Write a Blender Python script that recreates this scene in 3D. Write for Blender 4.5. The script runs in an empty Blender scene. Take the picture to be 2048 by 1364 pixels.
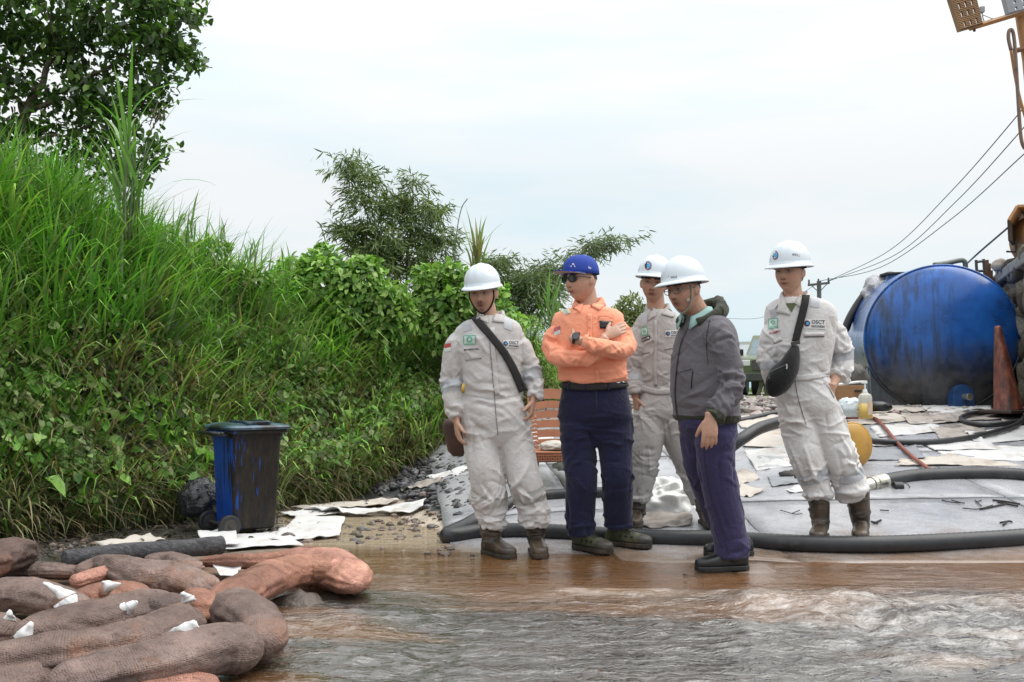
import bpy, bmesh, math, random
import numpy as np
from mathutils import Vector, Matrix
from mathutils.bvhtree import BVHTree

random.seed(7)
RNG = np.random.default_rng(7)
SC = bpy.context.scene
COL = SC.collection
R = math.radians

# ------------------------------------------------------------------ camera
F = 1991.1
TILT = math.atan((775.0 - 682.0) / F)
cam_data = bpy.data.cameras.new('camera')
cam_data.sensor_width = 36.0
cam_data.lens = 35.0
cam_data.clip_start = 0.1
cam_data.clip_end = 6000
cam = bpy.data.objects.new('camera', cam_data)
COL.objects.link(cam)
cam.location = (0, 0, 1.0)
cam.rotation_euler = (R(90) + TILT, 0, 0)
SC.camera = cam
SC.render.resolution_x = 1024
SC.render.resolution_y = 682

# ------------------------------------------------------------------ world
world = bpy.data.worlds.new('World')
SC.world = world
world.use_nodes = True
wn, wl = world.node_tree.nodes, world.node_tree.links
wn.clear()
w_out = wn.new('ShaderNodeOutputWorld')
w_bg = wn.new('ShaderNodeBackground')
w_bg.inputs['Strength'].default_value = 0.1
w_sky = wn.new('ShaderNodeTexSky')
w_sky.sky_type = 'NISHITA'
w_sky.sun_disc = False
SUN_EL, SUN_AZ = 60.0, 85.0
w_sky.sun_elevation = R(SUN_EL)
w_sky.sun_rotation = R(SUN_AZ)
w_sky.air_density = 1.0
w_sky.dust_density = 3.0
w_tc = wn.new('ShaderNodeTexCoord')
w_sep = wn.new('ShaderNodeSeparateXYZ')
wl.new(w_tc.outputs['Generated'], w_sep.inputs[0])
w_map = wn.new('ShaderNodeMapping')
w_map.inputs['Scale'].default_value = (1.3, 1.3, 6.5)
w_map.inputs['Rotation'].default_value = (0, R(7), 0)
wl.new(w_tc.outputs['Generated'], w_map.inputs['Vector'])
w_n = wn.new('ShaderNodeTexNoise')
w_n.inputs['Scale'].default_value = 1.15
w_n.inputs['Detail'].default_value = 5
w_n.inputs['Roughness'].default_value = 0.5
wl.new(w_map.outputs[0], w_n.inputs['Vector'])
# more cloud higher up: factor = noise + elevation
w_el = wn.new('ShaderNodeMath'); w_el.operation = 'MULTIPLY_ADD'
w_el.inputs[1].default_value = 0.85; w_el.inputs[2].default_value = -0.03
wl.new(w_sep.outputs['Z'], w_el.inputs[0])
w_cl = wn.new('ShaderNodeMath'); w_cl.operation = 'MINIMUM'; w_cl.inputs[1].default_value = 0.26
wl.new(w_el.outputs[0], w_cl.inputs[0])
w_add = wn.new('ShaderNodeMath'); w_add.operation = 'ADD'
wl.new(w_n.outputs['Fac'], w_add.inputs[0]); wl.new(w_cl.outputs[0], w_add.inputs[1])
w_ramp = wn.new('ShaderNodeValToRGB')
e = w_ramp.color_ramp.elements
e[0].position = 0.44; e[0].color = (0.47, 0.73, 0.85, 1)
e[1].position = 0.76; e[1].color = (0.875, 0.89, 0.90, 1)
m_ = w_ramp.color_ramp.elements.new(0.58); m_.color = (0.70, 0.84, 0.895, 1)
wl.new(w_add.outputs[0], w_ramp.inputs[0])
w_sc = wn.new('ShaderNodeVectorMath'); w_sc.operation = 'SCALE'
w_sc.inputs['Scale'].default_value = 9.6
# overcast skies brighten towards the zenith
w_z1 = wn.new('ShaderNodeMath'); w_z1.operation = 'SUBTRACT'; w_z1.inputs[1].default_value = 0.20; wl.new(w_sep.outputs['Z'], w_z1.inputs[0])
w_z2 = wn.new('ShaderNodeMath'); w_z2.operation = 'MAXIMUM'; w_z2.inputs[1].default_value = 0.0; wl.new(w_z1.outputs[0], w_z2.inputs[0])
w_z3 = wn.new('ShaderNodeMath'); w_z3.operation = 'MULTIPLY_ADD'; w_z3.inputs[1].default_value = 12.0; w_z3.inputs[2].default_value = 9.5; wl.new(w_z2.outputs[0], w_z3.inputs[0])
wl.new(w_z3.outputs[0], w_sc.inputs['Scale'])
wl.new(w_ramp.outputs[0], w_sc.inputs[0])
w_mix = wn.new('ShaderNodeMix'); w_mix.data_type = 'RGBA'
w_mix.inputs[0].default_value = 0.93
wl.new(w_sky.outputs[0], w_mix.inputs[6]); wl.new(w_sc.outputs[0], w_mix.inputs[7])
wl.new(w_mix.outputs[2], w_bg.inputs['Color'])
wl.new(w_bg.outputs[0], w_out.inputs['Surface'])

# ------------------------------------------------------------------ sun (overcast)
sun_d = bpy.data.lights.new('sun', 'SUN')
sun_d.energy = 2.3
sun_d.angle = R(60)
sun_d.color = (1.0, 0.965, 0.92)
sun = bpy.data.objects.new('sun', sun_d)
COL.objects.link(sun)
_az = R(SUN_AZ)
sun_dir = Vector((math.sin(_az) * math.cos(R(SUN_EL)), math.cos(_az) * math.cos(R(SUN_EL)), math.sin(R(SUN_EL))))
sun.rotation_euler = sun_dir.to_track_quat('Z', 'Y').to_euler()
sun.location = (0, 0, 30)

SC.view_settings.view_transform = 'Standard'
SC.view_settings.look = 'None'
SC.view_settings.exposure = 0.2
SC.view_settings.gamma = 1.0
SC.view_settings.use_curve_mapping = False
try:
    SC.cycles.max_bounces = 7
    SC.cycles.transparent_max_bounces = 6
except Exception:
    pass

# ------------------------------------------------------------------ helpers: picture point -> place
def ray(px, py):
    a, b = (px - 1024.0) / F, (682.0 - py) / F
    c, s = math.cos(TILT), math.sin(TILT)
    return Vector((a, c - b * s, s + b * c))
def P(px, py, d):
    r = ray(px, py)
    return Vector((0, 0, 1.0)) + r * (d / r.y)
def PZ(px, py, z=0.0):
    r = ray(px, py)
    t = (z - 1.0) / r.z if r.z < -1e-4 else 50
    return Vector((0, 0, 1.0)) + r * t
def PG(px, py, lift=0.0, ymax=60):
    r = ray(px, py)
    o = Vector((0, 0, 1.0)); t0 = 2.0 / r.y; t = t0
    while t * r.y < ymax:
        p = o + r * t
        if p.z <= float(G(p.x, p.y)) + lift:
            lo, hi = t - 0.05, t
            for _ in range(12):
                m = (lo + hi) / 2; q = o + r * m
                if q.z <= float(G(q.x, q.y)) + lift: hi = m
                else: lo = m
            return o + r * hi
        t += 0.05
    return o + r * t

# ------------------------------------------------------------------ numpy noise
def _h(ix, iy, iz, s):
    n = (ix.astype(np.int64) * 374761393 + iy.astype(np.int64) * 668265263 + iz.astype(np.int64) * 2147483647 + s * 974711) & 0x7fffffff
    n = ((n ^ (n >> 13)) * 1274126177) & 0x7fffffff
    n = ((n ^ (n >> 15)) * 2246822519) & 0x7fffffff
    return ((n ^ (n >> 16)) & 0xffff) / 65535.0
def vn(x, y, z=0.0, s=0):
    x, y, z = np.broadcast_arrays(np.asarray(x, float), np.asarray(y, float), np.asarray(z, float))
    ix, iy, iz = np.floor(x), np.floor(y), np.floor(z)
    fx, fy, fz = x - ix, y - iy, z - iz
    fx = fx * fx * (3 - 2 * fx); fy = fy * fy * (3 - 2 * fy); fz = fz * fz * (3 - 2 * fz)
    def c(a, b, d): return _h(ix + a, iy + b, iz + d, s)
    x00 = c(0,0,0)*(1-fx)+c(1,0,0)*fx; x10 = c(0,1,0)*(1-fx)+c(1,1,0)*fx
    x01 = c(0,0,1)*(1-fx)+c(1,0,1)*fx; x11 = c(0,1,1)*(1-fx)+c(1,1,1)*fx
    return ((x00*(1-fy)+x10*fy)*(1-fz) + (x01*(1-fy)+x11*fy)*fz) * 2 - 1
def fbm(x, y, z=0.0, o=4, s=0):
    r = 0; a = 0.5
    for i in range(o):
        r = r + a * vn(np.asarray(x) * 2**i, np.asarray(y) * 2**i, np.asarray(z) * 2**i, s + i)
        a *= 0.5
    return r
def sst(t):
    t = np.clip(t, 0, 1); return t * t * (3 - 2 * t)

# ------------------------------------------------------------------ terrain height
BANK = np.array([(-7.5, 2.6), (-4.2, 4.9), (-3.5, 5.9), (-3.0, 6.6), (-2.35, 7.5), (-1.95, 8.35), (-1.3, 9.4), (-.72, 10.4), (.25, 12.2), (1.3, 15.0), (1.9, 24.0)])
BH = np.array([1.85, 1.9, 1.95, 2.05, 2.0, 1.65, 1.4, 1.1, .8, .45, .3])
def bank_sd(x, y):
    x = np.asarray(x, float); y = np.asarray(y, float)
    best = np.full(np.broadcast(x, y).shape, 1e9); sg = np.zeros_like(best); hh = np.zeros_like(best)
    for i in range(len(BANK) - 1):
        a, b = BANK[i], BANK[i + 1]; d = b - a; L2 = d @ d
        t = np.clip(((x - a[0]) * d[0] + (y - a[1]) * d[1]) / L2, 0, 1)
        qx, qy = a[0] + d[0] * t, a[1] + d[1] * t
        ds = np.hypot(x - qx, y - qy)
        cr = d[0] * (y - a[1]) - d[1] * (x - a[0])
        m = ds < best
        best = np.where(m, ds, best); sg = np.where(m, np.sign(cr), sg)
        hh = np.where(m, BH[i] + (BH[i + 1] - BH[i]) * t, hh)
    return best * sg, hh
def G(x, y):
    x = np.asarray(x, float); y = np.asarray(y, float)
    yf = np.interp(x, [-6, -4, -1.9, -1.17, -.44, 0, 1, 2, 3.3, 8], [16, 13, 10.3, 8.6, 7.0, 6.5, 6.15, 5.95, 5.85, 5.85])
    sl = np.interp(x, [-2, -.65, 1.5, 3], [.13, .145, .166, .168])
    r = np.maximum(0, y - yf) * sl
    cap = .78
    r = -np.log(np.exp(-r * 9) + np.exp(-cap * 9)) / 9 + math.log(1 + math.exp(-cap * 9)) / 9
    r = r - .017 * sst((yf - y) / .8)
    st = sst((x + 1.35) / .5) * sst((5.45 - y) / .5)
    r = r - .25 * st
    flat = sst((yf - y + .2) / .5) * (1 - st)
    left = sst((-.5 - x) / .5)
    near = sst((6.1 - y) / .4)
    base = .016 * fbm(x * 1.4, y * 2.2, 0, 3, 5)
    flow = sst((x + 2.1 - (8.0 - y) * .35) / .35)
    r = r + flat * left * (.035 * (1 - flow) + base + .005)
    sd, hh = bank_sd(x, y)
    up = hh * sst((sd + .05) / 1.6)
    nz = sst(sd / .5) * (.16 * fbm(x * 1.1, y * 1.1, 0, 3, 9))
    r = r + up + nz
    # loose gravel shoulder is rough, pavement is smooth
    rough = sst((.1 - x) / .4) * sst((y - yf) / .3) * (1 - sst((sd) / .3))
    r = r + rough * .05 * fbm(x * 4, y * 4, 0, 3, 3)
    far = sst((y - 60) / 200)
    return r - .6 * far

# ------------------------------------------------------------------ object helpers
ORG = {}
def new_mesh(name, v, f, mi=None, smooth=True, uv=None, col=None):
    me = bpy.data.meshes.new(name)
    v = np.asarray(v, np.float32).reshape(-1, 3)
    if isinstance(f, np.ndarray):
        k = f.shape[1]; n = len(f)
        me.vertices.add(len(v)); me.vertices.foreach_set('co', v.ravel())
        me.loops.add(n * k); me.loops.foreach_set('vertex_index', f.astype(np.int32).ravel())
        me.polygons.add(n); me.polygons.foreach_set('loop_start', np.arange(0, n * k, k, dtype=np.int32))
        me.polygons.foreach_set('loop_total', np.full(n, k, np.int32))
        me.update(calc_edges=True)
    else:
        me.from_pydata([tuple(map(float, a)) for a in v], [], f)
        me.update()
    if mi is not None:
        me.polygons.foreach_set('material_index', np.asarray(mi, np.int32))
    me.polygons.foreach_set('use_smooth', np.full(len(me.polygons), bool(smooth)))
    if col is not None:
        ca = me.color_attributes.new('Col', 'FLOAT_COLOR', 'POINT')
        c4 = np.ones((len(v), 4), np.float32); c4[:, :3] = col
        ca.data.foreach_set('color', c4.ravel())
    if uv is not None:
        ul = me.uv_layers.new(name='UVMap')
        li = np.empty(len(me.loops), np.int32); me.loops.foreach_get('vertex_index', li)
        ul.data.foreach_set('uv', np.asarray(uv, np.float32)[li].ravel())
    return me
def tag(o, label=None, cat=None, group=None, kind=None):
    if label: o['label'] = label
    if cat: o['category'] = cat
    if group: o['group'] = group
    if kind: o['kind'] = kind
    return o
def root(name, loc, label, cat, group=None):
    o = bpy.data.objects.new(name, None)
    o.empty_display_size = .1
    COL.objects.link(o); o.location = loc
    ORG[o.name] = Vector(loc)
    return tag(o, label, cat, group)
def obj(name, v, f, mats, parent=None, **kw):
    """v in world coordinates"""
    v = np.asarray(v, float).reshape(-1, 3)
    if parent is not None: org = ORG[parent.name]
    else:
        mn, mx = v.min(0), v.max(0)
        org = Vector(((mn[0] + mx[0]) / 2, (mn[1] + mx[1]) / 2, mn[2]))
    me = new_mesh(name, v - np.array(org), f, **kw)
    for m in (mats if isinstance(mats, (list, tuple)) else [mats]): me.materials.append(m)
    o = bpy.data.objects.new(name, me)
    COL.objects.link(o)
    if parent is not None: o.parent = parent
    else: o.location = org
    ORG[o.name] = org
    return o
def solid(o, t, off=0.0):
    m = o.modifiers.new('s', 'SOLIDIFY'); m.thickness = t; m.offset = off; m.use_even_offset = False
    return o
def bev(o, w, seg=2):
    m = o.modifiers.new('b', 'BEVEL'); m.width = w; m.segments = seg; m.limit_method = 'ANGLE'; m.angle_limit = R(40)
    return o

class MB:
    """collects simple solids"""
    def __init__(s): s.v = []; s.f = []; s.m = []
    def add(s, v, f, m=0):
        b = len(s.v); s.v += [tuple(map(float, a)) for a in v]
        s.f += [tuple(i + b for i in q) for q in f]; s.m += [m] * len(f)
        return s
    def box(s, c, sz, rz=0, m=0, M=None):
        x, y, z = sz[0] / 2, sz[1] / 2, sz[2] / 2
        pts = [Vector((a * x, b * y, d * z)) for d in (-1, 1) for b in (-1, 1) for a in (-1, 1)]
        Rm = M if M is not None else Matrix.Rotation(rz, 3, 'Z')
        pts = [Rm @ p + Vector(c) for p in pts]
        return s.add(pts, [(0,2,3,1),(4,5,7,6),(0,1,5,4),(2,6,7,3),(0,4,6,2),(1,3,7,5)], m)
    def cyl(s, a, b, r0, r1=None, n=16, m=0, cap=True):
        r1 = r0 if r1 is None else r1
        a, b = Vector(a), Vector(b); t = (b - a).normalized()
        u = t.orthogonal().normalized(); w = t.cross(u)
        pts = []
        for c, r in ((a, r0), (b, r1)):
            for i in range(n):
                an = 2 * math.pi * i / n
                pts.append(c + (u * math.cos(an) + w * math.sin(an)) * r)
        f = [(i, (i + 1) % n, n + (i + 1) % n, n + i) for i in range(n)]
        if cap: f += [tuple(range(n - 1, -1, -1)), tuple(range(n, 2 * n))]
        return s.add(pts, f, m)
    def tube(s, pts, rad, n=12, m=0, cap=True):
        v, f = tube(pts, rad, n, cap)
        return s.add(v, f, m)
    def build(s, name, mats, parent=None, smooth=False, bevel=0):
        o = obj(name, s.v, s.f, mats, parent, mi=s.m, smooth=smooth)
        if bevel: bev(o, bevel)
        return o
def catmull(pts, k=6):
    pts = [np.asarray(p, float) for p in pts]
    if len(pts) < 3:
        return np.array([pts[0] + (pts[-1] - pts[0]) * i / k for i in range(k + 1)])
    P_ = [2 * pts[0] - pts[1]] + pts + [2 * pts[-1] - pts[-2]]
    out = []
    for i in range(1, len(P_) - 2):
        a, b, c, d = P_[i - 1:i + 3]
        for j in range(k):
            t = j / k
            out.append(.5 * (2 * b + (c - a) * t + (2 * a - 5 * b + 4 * c - d) * t * t + (3 * b - a - 3 * c + d) * t ** 3))
    out.append(pts[-1])
    return np.array(out)
def tube(pts, rad, n=12, cap=True):
    pts = np.asarray(pts, float); L = len(pts)
    rad = np.full(L, rad) if np.isscalar(rad) else np.asarray(rad, float)
    T = np.gradient(pts, axis=0); T /= np.maximum(np.linalg.norm(T, axis=1, keepdims=True), 1e-9)
    u = np.cross(T[0], [0, 0, 1.]);
    if np.linalg.norm(u) < .1: u = np.cross(T[0], [1., 0, 0])
    u /= np.linalg.norm(u)
    v = []; an = np.linspace(0, 2 * np.pi, n, endpoint=False)
    for i in range(L):
        u = u - T[i] * (u @ T[i]); u /= np.linalg.norm(u); w = np.cross(T[i], u)
        v.append(pts[i] + rad[i] * (np.outer(np.cos(an), u) + np.outer(np.sin(an), w)))
    v = np.concatenate(v)
    f = [(i * n + j, i * n + (j + 1) % n, (i + 1) * n + (j + 1) % n, (i + 1) * n + j) for i in range(L - 1) for j in range(n)]
    if cap: f += [tuple(range(n - 1, -1, -1)), tuple(range((L - 1) * n, L * n))]
    return [tuple(a) for a in v], f

# ------------------------------------------------------------------ materials
class NT:
    def __init__(s, name):
        s.m = bpy.data.materials.new(name); s.m.use_nodes = True
        s.n, s.l = s.m.node_tree.nodes, s.m.node_tree.links
        s.b = s.n['Principled BSDF']; s.out = s.n['Material Output']
        s.co = s.n.new('ShaderNodeTexCoord')
        s.bh = None
    def k(s, a, b): s.l.new(a, b)
    def noise(s, scale, detail=4, rough=.55, vec=None, sc3=None, kind='Object', dist=0):
        n = s.n.new('ShaderNodeTexNoise'); n.inputs['Scale'].default_value = scale
        n.inputs['Detail'].default_value = detail; n.inputs['Roughness'].default_value = rough
        n.inputs['Distortion'].default_value = dist
        v = vec or s.co.outputs[kind]
        if sc3:
            mp = s.n.new('ShaderNodeMapping'); mp.inputs['Scale'].default_value = sc3; s.k(v, mp.inputs[0]); v = mp.outputs[0]
        s.k(v, n.inputs['Vector']); return n.outputs['Fac']
    def ramp(s, fac, stops):
        r = s.n.new('ShaderNodeValToRGB'); e = r.color_ramp.elements
        while len(e) < len(stops): e.new(.5)
        for q, (p, c) in zip(e, stops):
            q.position = p; q.color = (c if hasattr(c, '__len__') else (c, c, c)) + (1,) if not hasattr(c, '__len__') or len(c) == 3 else c
        s.k(fac, r.inputs[0]); return r.outputs[0]
    def mix(s, fac, a, b, mode='MIX'):
        m = s.n.new('ShaderNodeMix'); m.data_type = 'RGBA'; m.blend_type = mode
        for i, q in ((0, fac), (6, a), (7, b)):
            if hasattr(q, 'node'): s.k(q, m.inputs[i])
            elif i == 0: m.inputs[0].default_value = q
            else: m.inputs[i].default_value = tuple(q) + (1,) if len(q) == 3 else q
        return m.outputs[2]
    def math(s, op, a, b=None, c=None):
        m = s.n.new('ShaderNodeMath'); m.operation = op
        for i, q in enumerate((a, b, c)):
            if q is None: continue
            if hasattr(q, 'node'): s.k(q, m.inputs[i])
            else: m.inputs[i].default_value = q
        return m.outputs[0]
    def attr(s, name='Col'):
        a = s.n.new('ShaderNodeAttribute'); a.attribute_name = name; return a.outputs['Color']
    def base(s, c):
        if hasattr(c, 'node'): s.k(c, s.b.inputs['Base Color'])
        else: s.b.inputs['Base Color'].default_value = tuple(c) + (1,)
        return s
    def rough(s, r):
        if hasattr(r, 'node'): s.k(r, s.b.inputs['Roughness'])
        else: s.b.inputs['Roughness'].default_value = r
        return s
    def bump(s, h, strength=.5, dist=.01):
        b = s.n.new('ShaderNodeBump'); b.inputs['Strength'].default_value = strength; b.inputs['Distance'].default_value = dist
        s.k(h, b.inputs['Height'])
        if s.bh is not None: s.k(s.bh, b.inputs['Normal'])
        s.bh = b.outputs[0]; s.k(s.bh, s.b.inputs['Normal']); return s
    def set(s, **kw):
        for a, b in kw.items(): s.b.inputs[a.replace('_', ' ')].default_value = b
        return s
MATS = {}
def mat(name, c, r=.7, var=.15, nscale=6, bump=.0, bscale=60, bdist=.004, metal=0, dirt=None, dscale=3, dlo=.5, dhi=.75, sc3=None, spec=.5, coat=0):
    if name in MATS: return MATS[name]
    t = NT(name)
    n = t.noise(nscale, 5)
    lo = tuple(x * (1 - var) for x in c); hi = tuple(min(1, x * (1 + var)) for x in c)
    col = t.ramp(n, [(.3, lo), (.7, hi)])
    if dirt:
        dn = t.noise(dscale, 6, .65, sc3=sc3)
        col = t.mix(t.ramp(dn, [(dlo, 0.0), (dhi, 1.0)]), col, dirt)
    t.base(col)
    t.rough(t.math('ADD', t.math('MULTIPLY', t.noise(nscale * 2), .2), r - .1))
    if bump: t.bump(t.noise(bscale, 4), bump, bdist)
    t.set(Metallic=metal, Specular_IOR_Level=spec, Coat_Weight=coat)
    MATS[name] = t.m
    return t.m
def attr_mat(name, r=.6, trans=0.0, spec=.3, var=.12, nscale=30, bump=0, bscale=80):
    """colour from the mesh's own Col attribute with fine variation, optional thin-leaf translucency"""
    if name in MATS: return MATS[name]
    t = NT(name); c = t.attr()
    g = t.ramp(t.noise(nscale, 3), [(.25, 1 - var), (.75, 1 + var)])
    c = t.mix(1.0, c, g, 'MULTIPLY')
    t.base(c).rough(r).set(Specular_IOR_Level=spec)
    if bump: t.bump(t.noise(bscale, 4), bump, .004)
    if trans:
        tr = t.n.new('ShaderNodeBsdfTranslucent'); t.k(t.mix(1.0, c, (1.0, 1.25, .45), 'MULTIPLY'), tr.inputs[0])
        ms = t.n.new('ShaderNodeMixShader'); ms.inputs[0].default_value = trans
        t.k(t.b.outputs[0], ms.inputs[1]); t.k(tr.outputs[0], ms.inputs[2]); t.k(ms.outputs[0], t.out.inputs['Surface'])
    MATS[name] = t.m
    return t.m

# ------------------------------------------------------------------ remeshing of lofts into one skin
def remesh(v, f, voxel, smooth=4):
    me = bpy.data.meshes.new('tmp'); me.from_pydata([tuple(map(float, a)) for a in v], [], f); me.update()
    o = bpy.data.objects.new('tmp', me); COL.objects.link(o)
    m = o.modifiers.new('r', 'REMESH'); m.mode = 'VOXEL'; m.voxel_size = voxel
    if smooth:
        m = o.modifiers.new('s', 'SMOOTH'); m.iterations = smooth; m.factor = .5
    dg = bpy.context.evaluated_depsgraph_get(); dg.update()
    ev = o.evaluated_get(dg); em = ev.to_mesh()
    V = np.empty(len(em.vertices) * 3, np.float32); em.vertices.foreach_get('co', V)
    N = np.empty(len(em.vertices) * 3, np.float32); em.vertices.foreach_get('normal', N)
    nl = np.empty(len(em.polygons), np.int32); em.polygons.foreach_get('loop_total', nl)
    li = np.empty(len(em.loops), np.int32); em.loops.foreach_get('vertex_index', li)
    if (nl == 4).all(): Fc = li.reshape(-1, 4)
    else:
        Fc = [tuple(p.vertices) for p in em.polygons]
    ev.to_mesh_clear(); bpy.data.objects.remove(o); bpy.data.meshes.remove(me)
    return V.reshape(-1, 3).astype(float), Fc, N.reshape(-1, 3).astype(float)
def bvh_of(v, f):
    return BVHTree.FromPolygons([Vector(a) for a in v], [tuple(map(int, q)) for q in f])
CAMO = Vector((0, 0, 1.0))
def hit(bvh, px, py, off=.003, dflt=None):
    r = ray(px, py).normalized()
    h = bvh.ray_cast(CAMO, r)
    if h[0] is None:
        return (CAMO + r * dflt) if dflt else None
    return h[0] + h[1] * off if h[1].dot(r) < 0 else h[0] - r * off
# ================================================================== SETTING
def axis_pts(a, b, step, far, g=1.22):
    c = list(np.arange(a, b + 1e-6, step)); s = step
    lo, hi = [], []; x = a
    while x > -far: s *= g; x -= s; lo.append(x)
    s = step; x = b
    while x < far: s *= g; x += s; hi.append(x)
    return np.array(lo[::-1] + c + hi)
XS = axis_pts(-6.0, 7.0, .078, 2500); YS = axis_pts(1.0, 15.0, .078, 2500)
gx, gy = np.meshgrid(XS, YS)
gz = G(gx, gy)
ny, nx = gx.shape
idx = np.arange(nx * ny).reshape(ny, nx)
quads = np.stack([idx[:-1, :-1], idx[:-1, 1:], idx[1:, 1:], idx[1:, :-1]], -1).reshape(-1, 4)
sd, hh = bank_sd(gx, gy)
c = np.zeros((ny, nx, 3)) + np.array([.20, .17, .145])            # dusty ground
def zone(w, colr):
    global c
    w = np.clip(w, 0, 1)[..., None]; c = c * (1 - w) + np.array(colr) * w
zone(sst((0.15 - gx) / .5) * sst((12.5 - gy) / 1.5), (.028, .027, .029))   # dark oily gravel
zone(sst((gy - 14) / 6) , (.17, .20, .085))                        # grass field behind
zone(sst((gy - 9.3) / .8) * sst((1 + gx) / .5) * sst((20 - gy) / 4), (.25, .22, .20))
zone(sst((6.9 - gy) / .5) * sst((.1 - gx) / .3), (.20, .155, .115))
zone(sst((gx + 2.1 - (8.0 - gy) * .35) / .35) * sst((-.05 - gx) / .3) * sst((8.9 - gy) / .5) * (gz < .045), (.48, .40, .32))   # silt flats
zone(sst((5.8 - gy) / .5), (.17, .10, .06))
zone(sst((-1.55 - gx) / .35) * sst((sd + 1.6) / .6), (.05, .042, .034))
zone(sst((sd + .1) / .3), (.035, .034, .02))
c *= (1 + .25 * fbm(gx * 5, gy * 5, 0, 3, 8))[..., None]
t = NT('ground')
cc = t.attr()
n1 = t.noise(14, 8, .7); n2 = t.noise(90, 4, .6)
cc = t.mix(1.0, cc, t.ramp(n1, [(.3, .55), (.7, 1.4)]), 'MULTIPLY')
t.base(cc); t.rough(t.ramp(t.noise(3, 4), [(.35, .28), (.65, .85)]))
t.bump(n1, .6, .03); t.bump(n2, .5, .012)
M_ground = t.m
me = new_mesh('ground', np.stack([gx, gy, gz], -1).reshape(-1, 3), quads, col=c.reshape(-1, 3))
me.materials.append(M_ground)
ground = bpy.data.objects.new('ground', me); COL.objects.link(ground)
tag(ground, 'wet muddy ground rising from the stream to the road', kind='structure')
ORG['ground'] = Vector((0, 0, 0))

# ------------------------------------------------------------------ concrete pavement of separate slabs
t = NT('wet_concrete')
big = t.noise(1.6, 6, .6); fine = t.noise(55, 6, .7); mid = t.noise(7, 6, .65)
col = t.ramp(big, [(.3, (.24, .24, .26)), (.5, (.36, .36, .38)), (.7, (.46, .45, .46))])
col = t.mix(t.ramp(mid, [(.48, 0.0), (.75, .55)]), col, (.105, .10, .105))
col = t.mix(t.ramp(fine, [(.55, 0.0), (.8, .6)]), col, (.42, .41, .41))
sp = t.noise(180, 2, .5); col = t.mix(t.ramp(sp, [(.66, 0.0), (.70, .8)]), col, (.05, .045, .045))
sy_ = t.n.new('ShaderNodeSeparateXYZ'); t.k(t.co.outputs['Object'], sy_.inputs[0])
mud = t.math('ADD', t.math('MULTIPLY', sy_.outputs['Y'], -.55), t.math('MULTIPLY', t.noise(2.4, 6, .65), 1.1))
col = t.mix(t.ramp(mud, [(.28, 0.0), (.62, .85)]), col, (.20, .125, .075))
col = t.mix(t.ramp(t.noise(3.3, 6, .7), [(.55, 0.0), (.75, .45)]), col, (.19, .15, .12))
t.base(col); t.rough(t.ramp(mid, [(.35, .10), (.65, .42)])); t.bump(fine, .35, .006); t.bump(mid, .35, .02)
M_conc = t.m
pave = root('concrete_pavement', (0, 6, 0), 'wet grey concrete pavement sloping up from the muddy water', None)
tag(pave, kind='structure')
def SLAB(x, y):      # slab surface above the ground sheet; the front edge dips under the film of water
    x = np.asarray(x, float); y = np.asarray(y, float)
    up = sst((y - 6.02 + .10 * vn(x * 2.2, y * 2.2, 0, 4)) / .22)
    ex = np.exp(-((x - 1.33 - (y - 5.6) * .1) / .17) ** 2) * sst((y - 5.15) / .25)
    return .008 + .016 * np.maximum(up, ex * 1.1)
def slab(x0, x1, y0, y1, ang=-.12):
    n = 14
    u = np.linspace(0, 1, n); U, V_ = np.meshgrid(u, u)
    X = x0 + (x1 - x0) * U; Y = y0 + (y1 - y0) * V_
    # joints run diagonally, edges ragged
    X = X + (Y - 6) * ang
    edge = np.minimum(np.minimum(U, 1 - U), np.minimum(V_, 1 - V_))
    X = X + .012 * vn(X * 9, Y * 9, 1); Y = Y + .012 * vn(X * 9, Y * 9, 2)
    lift = .003 * math.sin(x0 * 9 + y0 * 7) - .001
    Z = G(X, Y) + lift + SLAB(X, Y)
    top = np.stack([X, Y, Z], -1).reshape(-1, 3); bot = top.copy(); bot[:, 2] -= .09
    I = np.arange(n * n).reshape(n, n)
    f = [tuple(q) for q in np.stack([I[:-1, :-1], I[:-1, 1:], I[1:, 1:], I[1:, :-1]], -1).reshape(-1, 4)]
    rim = list(I[0, :]) + list(I[1:, -1]) + list(I[-1, -2::-1]) + list(I[-2:0:-1, 0])
    for a, b in zip(rim, rim[1:] + rim[:1]): f.append((a, a + n * n, b + n * n, b))
    o = obj('slab', np.concatenate([top, bot]), f, M_conc, pave, smooth=False)
    for p in o.data.polygons[: (n - 1) ** 2]: p.use_smooth = True
for (xa, xb) in ((-.35, .60), (.612, 1.62), (1.634, 3.6), (3.612, 5.6)):
    for (ya, yb) in ((5.72, 7.05), (7.062, 8.5), (8.512, 10.3)):
        slab(xa, xb, ya, yb)
# cracks' dark filling is the ground itself; the near apron under the water
def strip_slab():
    slab(-.9, .75, 5.30, 5.70); slab(.77, 1.42, 5.12, 5.70); 
strip_slab()

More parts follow.
